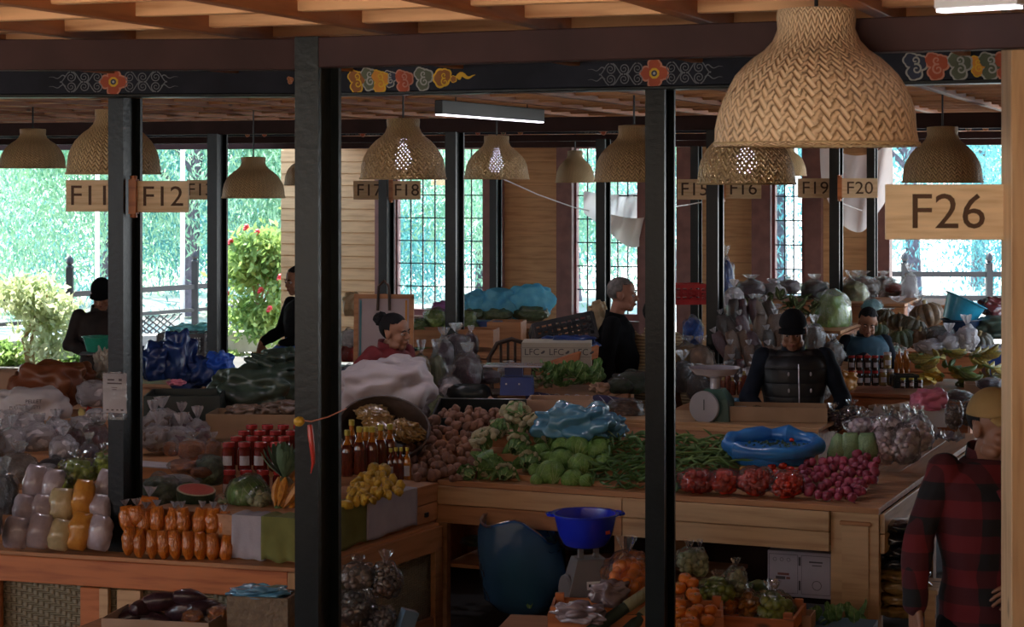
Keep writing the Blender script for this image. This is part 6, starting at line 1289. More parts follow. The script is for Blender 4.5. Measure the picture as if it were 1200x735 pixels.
# wooden crates and cyan net bags behind
for i, (x, y, w_, h_, s, lb_) in enumerate(((560, 405, 44, 20, 156, 'orange pine crate with a slot handle beside the far column'), (594, 404, 40, 28, 150, 'open pine crate with slanting side next to the handled crate'), (505, 405, 56, 20, 152, 'pine crate with green cabbage bags on the far counter'))): 
    t = openbox('wooden_crate', lb_, P(x, y, s), w_/s, .3, h_/s, 'pine', -.15, .018, 'crate', False)
    if i == 0: part('handle_slot', boxmesh('handle_slot', (.07, .004, .022), W['iron']), t, (-.03, -.152, .07))
board('shelf_board', P(545, 379, 148), P(655, 381, 143), .04, .5, W['pine'], thing('shelf', 'pine shelf plank carrying the cyan net bags', 'shelf'))
thing('blue_box', 'dark blue box behind the handled pine crate', 'box', P(566, 386, 150)+Vector((0, .1, 0)), -.1, me=boxmesh('blue_box', (.30, .2, .12), W['tarp'], .004))
W['cyan_bag'] = leafmat('cyan_net', (0.38, 0.86, 1.0), (0.20, 0.66, 0.90), .55)
for i, (x, y, w_, h_) in enumerate(((556, 374, 34, 32), (582, 376, 46, 37), (622, 376, 52, 42))):
    s = 143; t = tied_bag('net_bag', ['bright cyan net bag half behind the far column', 'bright cyan net bag in the middle', 'largest bright cyan net bag before the clapboard wall'][i], x, y, s, w_/s, h_/s, 'dark_green', d_=.3, filmm='cyan_bag', top=False, nz=.20, seed=i)
    t.children[0].scale = (w_/s*.8, .2, h_/s*.45); t.children[0].location.y = -.09
W['cab_bag'] = mt('bagged_cabbage', (0.30, 0.42, 0.12), (0.18, 0.30, 0.07), rough=.25, coat=.9, ns=6, bs=12, bstr=.7)
for i, (x, y, r) in enumerate(((493, 384, 13), (510, 372, 13), (498, 400, 12), (516, 392, 13), (527, 384, 10), (488, 398, 9), (549, 386, 13), (548, 372, 10), (515, 404, 10))): s = 150; tied_bag('cabbage_bag', ['bagged green cabbage left on the crate', 'bagged green cabbage on top of the pile', 'bagged cabbage at the lower left', 'bagged cabbage in the middle', 'bagged cabbage by the far column left side', 'small bagged cabbage beside the framed board', 'bagged cabbage right of the far column', 'bagged cabbage top right of the far column', 'pale bagged cabbage at the crate front'][i], x, y+r, s, r*2.1/s, r*1.9/s, 'cab_bag', top=False)
# backing board, basket behind the woman
W['board_c'] = mt('lilac_board', (0.42, 0.34, 0.34), (0.37, 0.30, 0.30), rough=.8); t = thing('framed_board', 'large framed pale board leaning behind the woman with the bun', 'board', P(449, 470, 176), (-.08, 0, -.05)); part('panel', boxmesh('panel', (.34, .02, .68), W['board_c']), t, (0, 0, .34)); 
for sx_ in (-.185, .185): part('frame_side', boxmesh('frame_side', (.03, .035, .70), W['pine']), t, (sx_, 0, .35))
part('frame_top', boxmesh('frame_top', (.40, .035, .03), W['pine']), t, (0, 0, .695)); m = MB(); m.tube([(-.04, -.02, .60), (-.035, -.025, .76), (0, -.01, .80), (.035, -.025, .76), (.04, -.02, .60)], .010, 6); part('strap', m.mesh('strap', W['brown_basket']), t)
for sx_, mt_ in ((-.155, 'basin_blue'), (.15, 'banana_o')): part('stripe', boxmesh('stripe', (.012, .004, .66), W[mt_ if mt_ != 'basin_blue' else 'leaf_b']), t, (sx_, -.012, .34))
for i in range(5): part('checker', boxmesh('checker', (.022, .004, .022), W['iron' if i % 2 else 'yel']), t, (-.14+i*.03, -.014, .12))
sack('straw_bag', 'golden straw basket at the left of the framed board', 413, 372, 150, .16, .20, 'tan_straw', .2, 0, 1, .2, 'basket')
for i, (x, y, mt_) in enumerate(((408, 425, 'chilli'), (410, 450, 'tarp'), (409, 408, 'rice'))): tied_bag('food_bag', ['red plastic bag just right of the thick column', 'dark blue bag low beside the thick column', 'white bag beside the thick column under the basket'][i], x, y, 165, .13, .14, mt_, top=False)

# ================================================================ RIGHT AND REAR GOODS
# dial scale with pan
W['scale_green'] = mt('scale_green', (0.03, 0.09, 0.07), rough=.4); W['dialf'] = mt('dial_face', (0.36, 0.35, 0.37), (0.30, 0.29, 0.31), rough=.5, ns=3)
t = thing('dial_scale', 'dark green dial scale with a wide steel pan behind the string beans', 'scale', P(838, 498, 206)+Vector((0, .05, 0)), -.35); m = MB(); m.rings([[(-.10, -.05, 0), (.10, -.05, 0), (.10, .10, 0), (-.10, .10, 0)], [(-.09, -.05, .14), (.09, -.05, .14), (.09, .10, .14), (-.09, .10, .14)], [(-.05, -.03, .20), (.05, -.03, .20), (.05, .07, .20), (-.05, .07, .20)]]); part('body', m.mesh('body', W['scale_green'], False), t)
m = MB(); m.lathe([(0, 0), (.088, 0), (.093, .01), (.088, .022), (.080, .02), (0, .02)], 32); part('dial', m.mesh('dial', W['dialf']), t, (-.04, -.055, .10), (math.pi/2, 0, -.15)); part('needle', boxmesh('needle', (.004, .003, .06), W['iron']), t, (-.04, -.080, .115))
m = MB(); m.lathe([(0, 0), (.03, 0), (.03, .06), (.06, .07), (.12, .09), (.15, .12), (.153, .12), (.12, .082), (.0, .066)], 32); part('pan', m.mesh('pan', W['foil']), t, (0, .02, .20))
thing('box', 'small pale cube box beside the dial scale', 'box', P(868, 492, 206)+Vector((0, .06, .03)), -.2, me=boxmesh('box', (.075, .07, .075), W['lid_white'], .004)); tied_bag('food_bag', 'small yellow patterned packet next to the pale cube box', 886, 492, 205, .07, .08, 'banana_m', top=False)
sack('plastic_bag', 'thin blue plastic bag over the little bottles counter', 868, 474, 190, .20, .04, 'blue_bag', .14, 0, 1, .4, 'bag')
for i, (x, y) in enumerate(((848, 462), (858, 463), (868, 463), (878, 461), (853, 457), (872, 456))): bottle('small clear oil bottle with amber bottom behind the dial scale', P(x, y, 186), .024, .13, 'honey', 'paper', 'small oil bottles', neck='jar_gold')
# piled pouches left of the black-cap man
rows_ = [(392, 166, 6), (410, 170, 7), (428, 174, 7), (445, 178, 7), (374, 162, 5)]
for ri, (y, s, n) in enumerate(rows_):
    for i in range(n):
        x = 852+i*13+rnd(-2, 2)+ri*2; mt_ = R.choice(['brown_dry', 'purple_dry', 'brown_dry', 'dark_dry'])
        pouch('brown food pouch in the %s row of the pile beside the black cap' % ['fourth', 'third', 'second', 'bottom', 'top'][ri], x, y+8, s, 15/s, 32/s, mt_, 'brown pouch pile, %s row' % ['fourth', 'third', 'second', 'bottom', 'top'][ri], (-.15, rnd(-.5, .1)), rnd(-.5, .5), i % 2 == 0, d_=.10)
specs = [(812, 405, 30, 34, 'tarp_b', 'smooth bright blue bag right of the tall black column', 158), (806, 432, 36, 30, 'gold_dry', 'pinkish orange snack bag right of the tall black column', 168), (822, 440, 34, 36, 'card_pink', 'pale pink bag behind the dial scale pan', 170), (800, 462, 34, 40, 'dark_dry', 'dark crinkled bag directly beside the tall column', 180), (818, 470, 30, 34, 'dark_dry', 'dark bag behind the dial scale', 182), (843, 452, 24, 20, 'orange_food', 'orange snack bag behind the far column foot', 172), (864, 382, 46, 26, 'olive_sack', 'olive cloth bag on the brown pouch pile', 158), (890, 378, 30, 26, 'brown_dry', 'brown bag behind the olive cloth bag', 156), (910, 382, 36, 20, 'banana_o', 'yellow orange packet over the leafy bundle', 154), (860, 366, 28, 30, 'rice', 'white tied plastic bag top above the olive bag', 154), (850, 352, 22, 50, 'tarp', 'upright navy bag right of the far column', 140), (880, 350, 44, 22, 'purple_dry', 'shiny clear bag of grey packets under the clapboard wall', 134), (905, 352, 40, 20, 'rice', 'bluish clear bag stack left of the narrow window', 133), (925, 345, 30, 18, 'purple_dry', 'clear bag beneath the narrow window', 131), (855, 452, 30, 22, 'redbean', 'small dark red tub of food by the far column', 180), (900, 440, 30, 24, 'purple_dry', 'lilac crinkled bag by the black sleeve', 180), (885, 452, 32, 22, 'rice', 'lilac white bags at the pile foot', 182),
         (955, 352, 36, 24, 'dark_dry', 'brown box like bag right of the leafy bundle', 134), (985, 358, 30, 26, 'rice', 'lilac white plastic bags left of the second far column', 134), (975, 400, 52, 60, 'cab_bag', 'big yellow green melon like bag behind the black cap', 150), (1010, 348, 46, 24, 'brown_dry', 'clear bag of brown rolls on top near the pine wall', 128), (1035, 346, 36, 22, 'brown_dry', 'top bag of reddish brown rolls', 127), (1000, 368, 38, 40, 'pale_veg', 'netted green vegetable bag behind the seated woman', 136), (1046, 362, 40, 22, 'brown_dry', 'reddish brown bag by the red pillar', 130), (1022, 375, 30, 26, 'film_cyan', 'bright cyan plastic bag above the seated woman', 140), (1052, 378, 40, 24, 'rice', 'clear bag of pale food above the pumpkins', 138), (1066, 360, 24, 40, 'film_white', 'tall see through bag before the railing', 132), (1078, 378, 30, 26, 'film_white', 'small clear bag before the railing lattice', 136), (1048, 345, 22, 14, 'chilli', 'red food bag by the pillar, left', 130), (1062, 352, 20, 14, 'chilli', 'red food bag by the pillar, right', 131), (1040, 392, 32, 24, 'pale_veg', 'bag of pale green vegetables beside the seated woman', 146),
         (1000, 432, 40, 40, 'dark_green', 'netted green cucumber bag behind the seated woman', 152), (1040, 440, 44, 40, 'dark_green', 'shiny bagged greens right of the seated woman', 156), (960, 470, 40, 40, 'brown_dry', 'brown bag half behind the black puffer sleeve', 178), (975, 430, 30, 30, 'brown_dry', 'brown bag between cap and second far column', 166), (955, 420, 26, 40, 'brown_dry', 'brown pouch bag right beside the black cap', 166), (940, 408, 30, 30, 'dark_dry', 'dark pouch bag above the black cap', 162)]
for x, y, w_, h_, mt_, lb_, s in specs: tied_bag('food_bag', lb_, x, y, s, w_/s, h_/s, mt_, rot=rnd(0, 6), top=mt_ not in ('tarp_b', 'olive_sack', 'cab_bag', 'film_cyan', 'dark_green'), filmm='film_white' if mt_ == 'rice' else 'film')
ventcrate('red_crate', 'bright red slotted crate by the tall black column', P(806, 356, 148), .26, .25, .16, 'lid_red', .1, rows=3, cols=5)
t = thing('leaf_bundle', 'bundle of long olive leaves heaped behind the black cap', 'greens', P(922, 372, 150), 0); W['olive_leaf'] = leafmat('olive_leaf', (0.13, 0.17, 0.07), (0.07, 0.09, 0.04), .1)
for k in range(60): o = part('leaf', cached(('ol', k % 3), lambda: leafmesh('olive_leaf', 1, .16, .7, .05, k % 3)), t, (rnd(-.26, .22), rnd(-.10, .12), rnd(-.02, .16)), (rnd(-.9, .5), rnd(-.5, .5), rnd(2.2, 4.2))); o.scale = (.16,)*3
thing('foam_box', 'tilted white foam box lid right of the leaf bundle', 'box', P(950, 348, 134), (.1, .35, .3), me=boxmesh('foam', (.10, .12, .2), W['white'], .005))
# pumpkins
W['pumpkin'] = mt('pumpkin_skin', (0.13, 0.10, 0.06), (0.07, 0.065, 0.04), rough=.5, ns=7, vary=.2); W['pump_o'] = mt('pumpkin_tan', (0.22, 0.13, 0.07), (0.12, 0.08, 0.05), rough=.5, ns=6)
def pumpkin(label, x, y, s, r, mat='pumpkin', ez=.8, rot=0):
    t = thing('pumpkin', label, 'pumpkin', P(x, y, s), (rnd(-.4, .4), rnd(-.4, .4), rot)); m = MB(); m.lathe([(0, -.72), (.5, -.80), (.88, -.5), (1, 0), (.9, .5), (.55, .80), (.22, .78), (.05, .68)], 40, ribs=10, ribd=.16); o = part('body', m.mesh('body', W[mat]), t); o.scale = (r, r, r*ez)
    m = MB(); m.tube([(0, 0, .6), (.05, 0, .9), (.1, 0, 1.1)], [.16, .09, .12], 7); part('stem', m.mesh('stem', W['bark_y']), t).scale = (r, r, r*ez); return t
for x, y, s, r, mt_, lb_ in ((1086, 370, 144, 21, 'pump_o', 'largest tall tan pumpkin at the back'), (1070, 384, 150, 17, 'pumpkin', 'wide pumpkin with orange end in the middle'), (1053, 378, 148, 14, 'pumpkin', 'pumpkin at the left of the pile'), (1057, 398, 152, 17, 'dark_green', 'dark green pumpkin below the left one'), (1078, 398, 152, 17, 'pump_o', 'brown pumpkin at the pile foot'), (1100, 395, 150, 17, 'pumpkin', 'pumpkin under clear plastic by the blue basin'), (1148, 402, 156, 17, 'pumpkin', 'striped pumpkin right of the white tied bags'), (1164, 420, 158, 10, 'pumpkin', 'small striped pumpkin by the pine post'), (1038, 372, 146, 13, 'pumpkin', 'pumpkin behind the left one by pale bags'), (1030, 388, 150, 12, 'dark_green', 'dark squash next to the seated woman')): pumpkin(lb_, x, y, s, r/s, mt_)
tied_bag('food_bag', 'clear shiny bag over dark vegetables at the pumpkin pile foot', 1102, 402, 154, .22, .13, 'dark_dry', top=False)
# basins
W['basin_cyan'] = mt('basin_cyan', (0.03, 0.34, 0.52), (0.025, 0.30, 0.47), rough=.3, coat=.4); W['basin_navy'] = mt('basin_navy', (0.01, 0.03, 0.08), rough=.35)
def basin(label, c, r, h_, mat, rot=(0, 0, 0)):
    t = thing('basin', label, 'basin', c, rot); m = MB(); m.lathe([(0, 0), (.7, 0), (.78, .08), (.98, 1.0), (1.05, 1.02), (1.05, .97), (.95, .93)], 36); m2 = MB(); part('bowl', MB().lathe([(0, 0), (.7, 0), (.95, .96), (1.04, .98), (1.04, 1.02), (.93, 1.0), (.68, .06), (0, .05)], 36).mesh('bowl', W[mat]), t).scale = (r, r, h_); return t
basin('navy basin under the cyan basin right of the pumpkins', P(1127, 400, 152), .155, .17, 'basin_navy'); basin('bright cyan basin tilted up inside the navy basin', P(1121, 378, 151), .165, .19, 'basin_cyan', (0, .42, 0))
sack('dark_bundle', 'dark red brown cloth bundle beside the pine post', 1165, 372, 150, .24, .16, 'redbean', .2, 0, 2, .3, 'bundle'); sack('green_sack', 'grey green sack right of the cyan basin', 1165, 398, 152, .34, .18, 'olive_sack', .3, 0, 5, .25); thing('metal_tray', 'flat pale metal tray edge right of the basins', 'tray', P(1168, 406, 158), 0, me=boxmesh('tray', (.28, .2, .012), W['foil']))
thing('blue_box', 'dark blue crate under the metal tray by the pine post', 'crate', P(1172, 426, 160), 0, me=boxmesh('blue_box', (.22, .2, .17), W['tarp'], .004))
for i, (x, y, w_, h_) in enumerate(((1090, 416, 36, 18), (1112, 416, 26, 26), (1133, 412, 26, 30))): tied_bag('food_bag', ['flat lilac bag left of the white tied bags', 'milky tied bag between the pumpkins and bananas', 'round milky tied bag standing above the bananas'][i], x, y, 162, w_/162, h_/162, 'rice', filmm='film_white', frh=.45, top=i > 0)
# banana hands on the reddish counter
for i, (x, y, mt_, L_, rt) in enumerate(((1076, 438, 'banana_m', .13, .2), (1096, 428, 'banana_m', .14, 2.0), (1118, 440, 'banana_g', .15, 1.0), (1145, 425, 'banana_m', .15, .4), (1104, 448, 'banana_y', .14, 2.9), (1092, 452, 'banana_y', .12, 3.4), (1138, 446, 'banana_m', .14, 2.4), (1126, 456, 'banana_g', .14, .2), (1158, 438, 'banana_m', .13, 1.6), (1064, 450, 'banana_m', .11, .9), (1150, 456, 'banana_m', .12, 2.9), (1110, 420, 'banana_m', .12, .8), (1164, 450, 'banana_m', .12, 1.0), (1078, 424, 'banana_m', .10, 2.0))):
    bananas(['mottled banana hand next to the honey bottles', 'mottled banana hand behind, below the milky bags', 'large dark green banana hand in the middle', 'mottled banana hand at the upper right', 'bright yellow banana hand at the front', 'small bright yellow bananas at the front left', 'mottled banana hand right of the green one', 'dark green bananas at the counter edge', 'mottled banana hand by the pine post', 'small mottled bananas beside the dark crate', 'mottled bananas at the front right edge', 'banana hand at the back under the tied bag', 'bananas at the right above the brown box', 'small banana hand at the back left'][i], P(x, y, 166-i*.2)+Vector((0, 0, .05)), L_*.85, 9, mt_, rt, (rnd(-.3, .5), rnd(.3, .9)), None)
# jars on the reddish counter
for k, (y, s, n) in enumerate(((452, 166, 5), (434, 165, 5))):
    for i in range(n): jar('dark pickle jar with white label in the %s row before the seated woman' % ['lower', 'upper'][k], P(998+i*9.2, y, s), .026, .105, 'jar_brown', 'lid_red', 'dark pickle jars, %s row' % ['lower', 'upper'][k], rnd(-.2, .2))
for i, (x, y, b_) in enumerate(((1035, 452, 'jar_gold'), (1044, 452, 'jar_gold'), (1040, 432, 'jar_gold'))): jar(['pale yellow jar in the lower row', 'narrow pale yellow jar in the lower row', 'pale yellow jar standing on the lower row'][i], P(x, y, 166), .03-.006*(i == 1), .115, b_, 'lid_white', None)
for i, (x, y) in enumerate(((1051, 437), (1057, 438), (1063, 437), (1054, 433), (1061, 432))): bottle('small amber sauce bottle right of the pale yellow jars', P(x, y, 165), .02, .15, 'honey_l', 'lid_white', 'amber sauce bottles')
ventcrate('black_crate', 'small black crate under the amber sauce bottles', P(1062, 455, 168)+Vector((0, .05, 0)), .16, .12, .09, 'black_plastic', 0, rows=2, cols=5)
for i in range(3): jar('small brown jar with pale label below the bananas', P(1058+i*10, 455, 169), .02, .07, 'jar_brown', 'lid_yel', 'small brown jars')
sack('orange_bag', 'orange cloth like bag beside the puffer sleeve', 990, 458, 176, .17, .13, 'banana_o', .12, .4, 2, .3, 'bag')
openbox('cardboard_box', 'pinkish brown box under the right bananas', P(1146, 466, 172), .18, .2, .10, 'card_pink', -.2, flaps=False)
# right front: foam tray with pink bag, mesh bags, golden cloth
t = openbox('foam_tray', 'white foam box holding a pink plastic bag', P(1086, 500, 200)+Vector((0, .1, 0)), .27, .24, .11, 'white', -.2, .015, 'box', False); sack('plastic_bag', 'pink plastic bag with a red fruit inside the foam box', 1088, 482, 200, .21, .13, 'pink', .16, .2, 3, .35, 'bag')
lump_bag('net_bag', 'netted bag of small brown nuts right of the foam box', 1118, 504, 202, .10, .17, 'brown_dry', .012, 80, seed=3, top=False); lump_bag('net_bag', 'second netted bag of nuts nearer the yellow cap', 1134, 500, 200, .09, .16, 'brown_dry', .012, 80, seed=5, top=False)
tied_bag('food_bag', 'flat purple brown shiny bag above the netted bags', 1122, 470, 188, .17, .07, 'purple_dry', top=False); tied_bag('food_bag', 'purple shiny bag at the right of the bananas by the post', 1160, 458, 176, .17, .09, 'purple_dry', top=False)
board('edge_board', P(1000, 487, 188), P(1066, 474, 178), .04, .03, W['pine'], table)
for i, (x, y, w_) in enumerate(((1040, 478, 40), (1000, 480, 36))): sack('dark_bundle', ['brown fabric bundle behind the clear plastic', 'pinkish cloth bundle beside the black sleeve'][i], x, y+8, 188, w_/188, .06, 'card', .2, 0, i, .4, 'bundle')
# draped cloth in the window and round white cloth at the right
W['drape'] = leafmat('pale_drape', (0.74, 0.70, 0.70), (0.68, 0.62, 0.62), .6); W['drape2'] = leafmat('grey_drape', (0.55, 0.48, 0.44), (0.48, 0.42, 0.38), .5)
def hang(label, x0, x1, y0, y1, s, sag, mat='drape', seed=0):
    def fn(u, v):
        p = P(x0+(x1-x0)*u, y0+(y1-y0)*v*(1-.25*abs(2*u-1)**2)+sag*math.sin(math.pi*u)*(.4+v*.6), s); return (p.x, p.y+.07*math.sin(u*14+v*3+seed)+.05*math.sin(u*9), p.z)
    m = MB(); m.grid(fn, 60, 16); t = thing('draped_cloth', label, 'cloth', me=m.mesh('cloth', W[mat], 80))
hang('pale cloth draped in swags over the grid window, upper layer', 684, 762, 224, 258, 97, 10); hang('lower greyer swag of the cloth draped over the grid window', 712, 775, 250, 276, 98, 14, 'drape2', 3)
hang('round white cloth hanging between the F20 and F26 signs', 962, 1046, 168, 236, 104, 36, 'drape', 1)

# ================================================================ PEOPLE
def skin_m(name, c): return mt(name, c, tuple(x*.85 for x in c), rough=.55, ns=6)
W['skin_a'] = skin_m('skin_tan', (0.36, 0.17, 0.10)); W['skin_b'] = skin_m('skin_brown', (0.27, 0.12, 0.07)); W['skin_c'] = skin_m('skin_ruddy', (0.44, 0.20, 0.13))
W['lips'] = mt('lips', (0.26, 0.07, 0.055)); W['hair_black'] = mt('hair_black', (0.012, 0.010, 0.011), rough=.75, ns=30, bs=50, bstr=.15, spec=.2); W['hair_grey'] = mt('hair_grey', (0.20, 0.18, 0.17), (0.11, 0.10, 0.095), ns=40, bs=60); W['eye_white'] = mt('eye_white', (0.55, 0.52, 0.5), rough=.2); W['iris'] = mt('iris', (0.02, 0.012, 0.01), rough=.1)
W['black_cloth'] = mt('black_cloth', (0.010, 0.010, 0.012), (0.007, 0.007, 0.008), rough=.9, spec=.1); W['navy_cloth'] = mt('navy_cloth', (0.010, 0.014, 0.024), (0.007, 0.009, 0.016), rough=.85, spec=.2); W['red_cloth'] = mt('red_cloth', (0.20, 0.015, 0.02), (0.13, 0.01, 0.014), rough=.8); W['teal_cloth'] = mt('teal_cloth', (0.03, 0.10, 0.15), (0.02, 0.065, 0.10), rough=.7)
W['purple_cloth2'] = mt('mauve_cloth', (0.42, 0.17, 0.40), (0.32, 0.12, 0.31), rough=.8); W['cap_tan'] = mt('cap_tan', (0.36, 0.22, 0.08), (0.28, 0.17, 0.06), rough=.8); W['brown_cloth'] = mt('brown_black_cloth', (0.035, 0.022, 0.02), (0.02, 0.014, 0.013), rough=.8)
def plaid():
    m, n, B, N, L = _m('buffalo_plaid'); t = N.new('ShaderNodeTexCoord'); s = N.new('ShaderNodeSeparateXYZ'); L.new(t.outputs['Object'], s.inputs[0])
    f = lambda o, k, ph: mathn(N, L, 'GREATER_THAN', mathn(N, L, 'SINE', mathn(N, L, 'ADD', mathn(N, L, 'MULTIPLY', o, k*.72), ph)), 0.0)
    xy = mathn(N, L, 'ADD', s.outputs[0], mathn(N, L, 'MULTIPLY', s.outputs[1], .8)); a = mathn(N, L, 'ADD', f(xy, 75, 0), f(s.outputs[2], 75, 1)); c = ramp(N, L, mathn(N, L, 'MULTIPLY', a, .5), [(0.2, (.007, .006, .008)), (0.5, (.055, .005, .009)), (0.9, (.12, .007, .012))])
    c.node.color_ramp.interpolation = 'CONSTANT'; c.node.color_ramp.elements[0].position = 0; c.node.color_ramp.elements[1].position = .4; c.node.color_ramp.elements[2].position = .8
    L.new(c, B.inputs['Base Color']); B.inputs['Roughness'].default_value = .9; return m
W['plaid'] = plaid()
def knit():
    m, n, B, N, L = _m('striped_knit'); t = N.new('ShaderNodeTexCoord'); s = N.new('ShaderNodeSeparateXYZ'); L.new(t.outputs['Object'], s.inputs[0])
    q = mathn(N, L, 'MULTIPLY', mathn(N, L, 'ADD', mathn(N, L, 'SINE', mathn(N, L, 'MULTIPLY', s.outputs[2], 260)), 1), .5); L.new(ramp(N, L, q, [(0.2, (.26, .18, .10)), (0.7, (.50, .38, .22))]), B.inputs['Base Color']); B.inputs['Roughness'].default_value = .9; bump(N, L, q, .6, .01, B); return m
W['knit'] = knit()
def puffer():
    m, n, B, N, L = _m('puffer_vest'); t = N.new('ShaderNodeTexCoord'); s = N.new('ShaderNodeSeparateXYZ'); L.new(t.outputs['Object'], s.inputs[0])
    q = mathn(N, L, 'ABSOLUTE', mathn(N, L, 'SINE', mathn(N, L, 'MULTIPLY', s.outputs[2], 38))); B.inputs['Base Color'].default_value = (.008, .009, .011, 1); B.inputs['Roughness'].default_value = .5; bump(N, L, mathn(N, L, 'POWER', q, .5), .5, .012, B); return m
W['puffer'] = puffer()
def cap_(m, a, b, ra, rb, n=12):
    a, b = Vector(a), Vector(b); d = (b-a); L_ = d.length or 1e-4; t = d/L_; up = Vector((0, 0, 1)) if abs(t.z) < .9 else Vector((1, 0, 0)); u = t.cross(up).normalized(); v = u.cross(t); rr = []
    for k in range(7):
        q = -math.pi/2+k*math.pi/12*1.0 if k < 7 else 0; q = -math.pi/2+.12+k*(math.pi/2-.12)/6; rr.append((a+t*(ra*math.sin(q)), ra*math.cos(q)))
    for k in range(7): q = k*(math.pi/2-.12)/6; rr.append((b+t*(rb*math.sin(q)), rb*math.cos(q)))
    m.rings([[c+(u*math.cos(2*math.pi*j/n)+v*math.sin(2*math.pi*j/n))*r for j in range(n)] for c, r in rr])
def hand(m, w_, d, nrm, curl, side):
    d = Vector(d).normalized(); nrm = Vector(nrm); nrm = (nrm-d*nrm.dot(d)).normalized(); w2 = d.cross(nrm)*side; w_ = Vector(w_)
    for i, ln in enumerate((.066, .074, .069, .054)):
        o = (i-1.5)*.0215; b = w_+d*.088+w2*o-d*.006*abs(i-1.2); cap_(m, w_+w2*o*.55, b, .015, .0115, 8); p = b; a = 0
        for k, (f, c) in enumerate(((.45, .5), (.32, .6), (.23, .5))):
            a += curl*c*(1+.12*i); q = p+(d*math.cos(a)+nrm*math.sin(a))*ln*f*1.05+w2*(i-1.5)*.002; cap_(m, p, q, .0088-.0008*k, .0082-.0008*k, 8); p = q
    p = w_+d*.018-w2*.024; q = p+d*.042-w2*.022+nrm*.012; r = q+d*.030-w2*.004+nrm*.014; cap_(m, w_+d*.01-w2*.01, q, .014, .011, 8); cap_(m, q, r, .0105, .008, 8)
def remesh(o, vx, sm=3, disp=0):
    r = o.modifiers.new('remesh', 'REMESH'); r.mode = 'VOXEL'; r.voxel_size = vx; r.use_smooth_shade = True
    s_ = o.modifiers.new('smooth', 'SMOOTH'); s_.iterations = sm; s_.factor = .5
    if disp:
        tx = bpy.data.textures.get('cloth_folds') or bpy.data.textures.new('cloth_folds', 'CLOUDS'); tx.noise_scale = .11; tx.noise_depth = 1
        d = o.modifiers.new('folds', 'DISPLACE'); d.texture = tx; d.strength = disp; d.mid_level = .5
DEF = dict(hc=(0, -.01, 1.565), yaw=0, pitch=0, roll=0, sh=.185, shz=1.385, hipz=.90, el=((-.25, 0, 1.10), (.25, 0, 1.10)), wr=((-.27, -.06, .86), (.27, -.06, .86)), hd=((0, -.2, -1), (0, -.2, -1)), hn=((1, 0, 0), (-1, 0, 0)), curl=.5, lean=0, shirt='black_cloth', trousers='black_cloth', skin='skin_a', hair='hair_black', style='short', vx=.008, belly=1.0, vest=None, collar=True, shx=0, shy=0, feet=True, sleeve=.93)
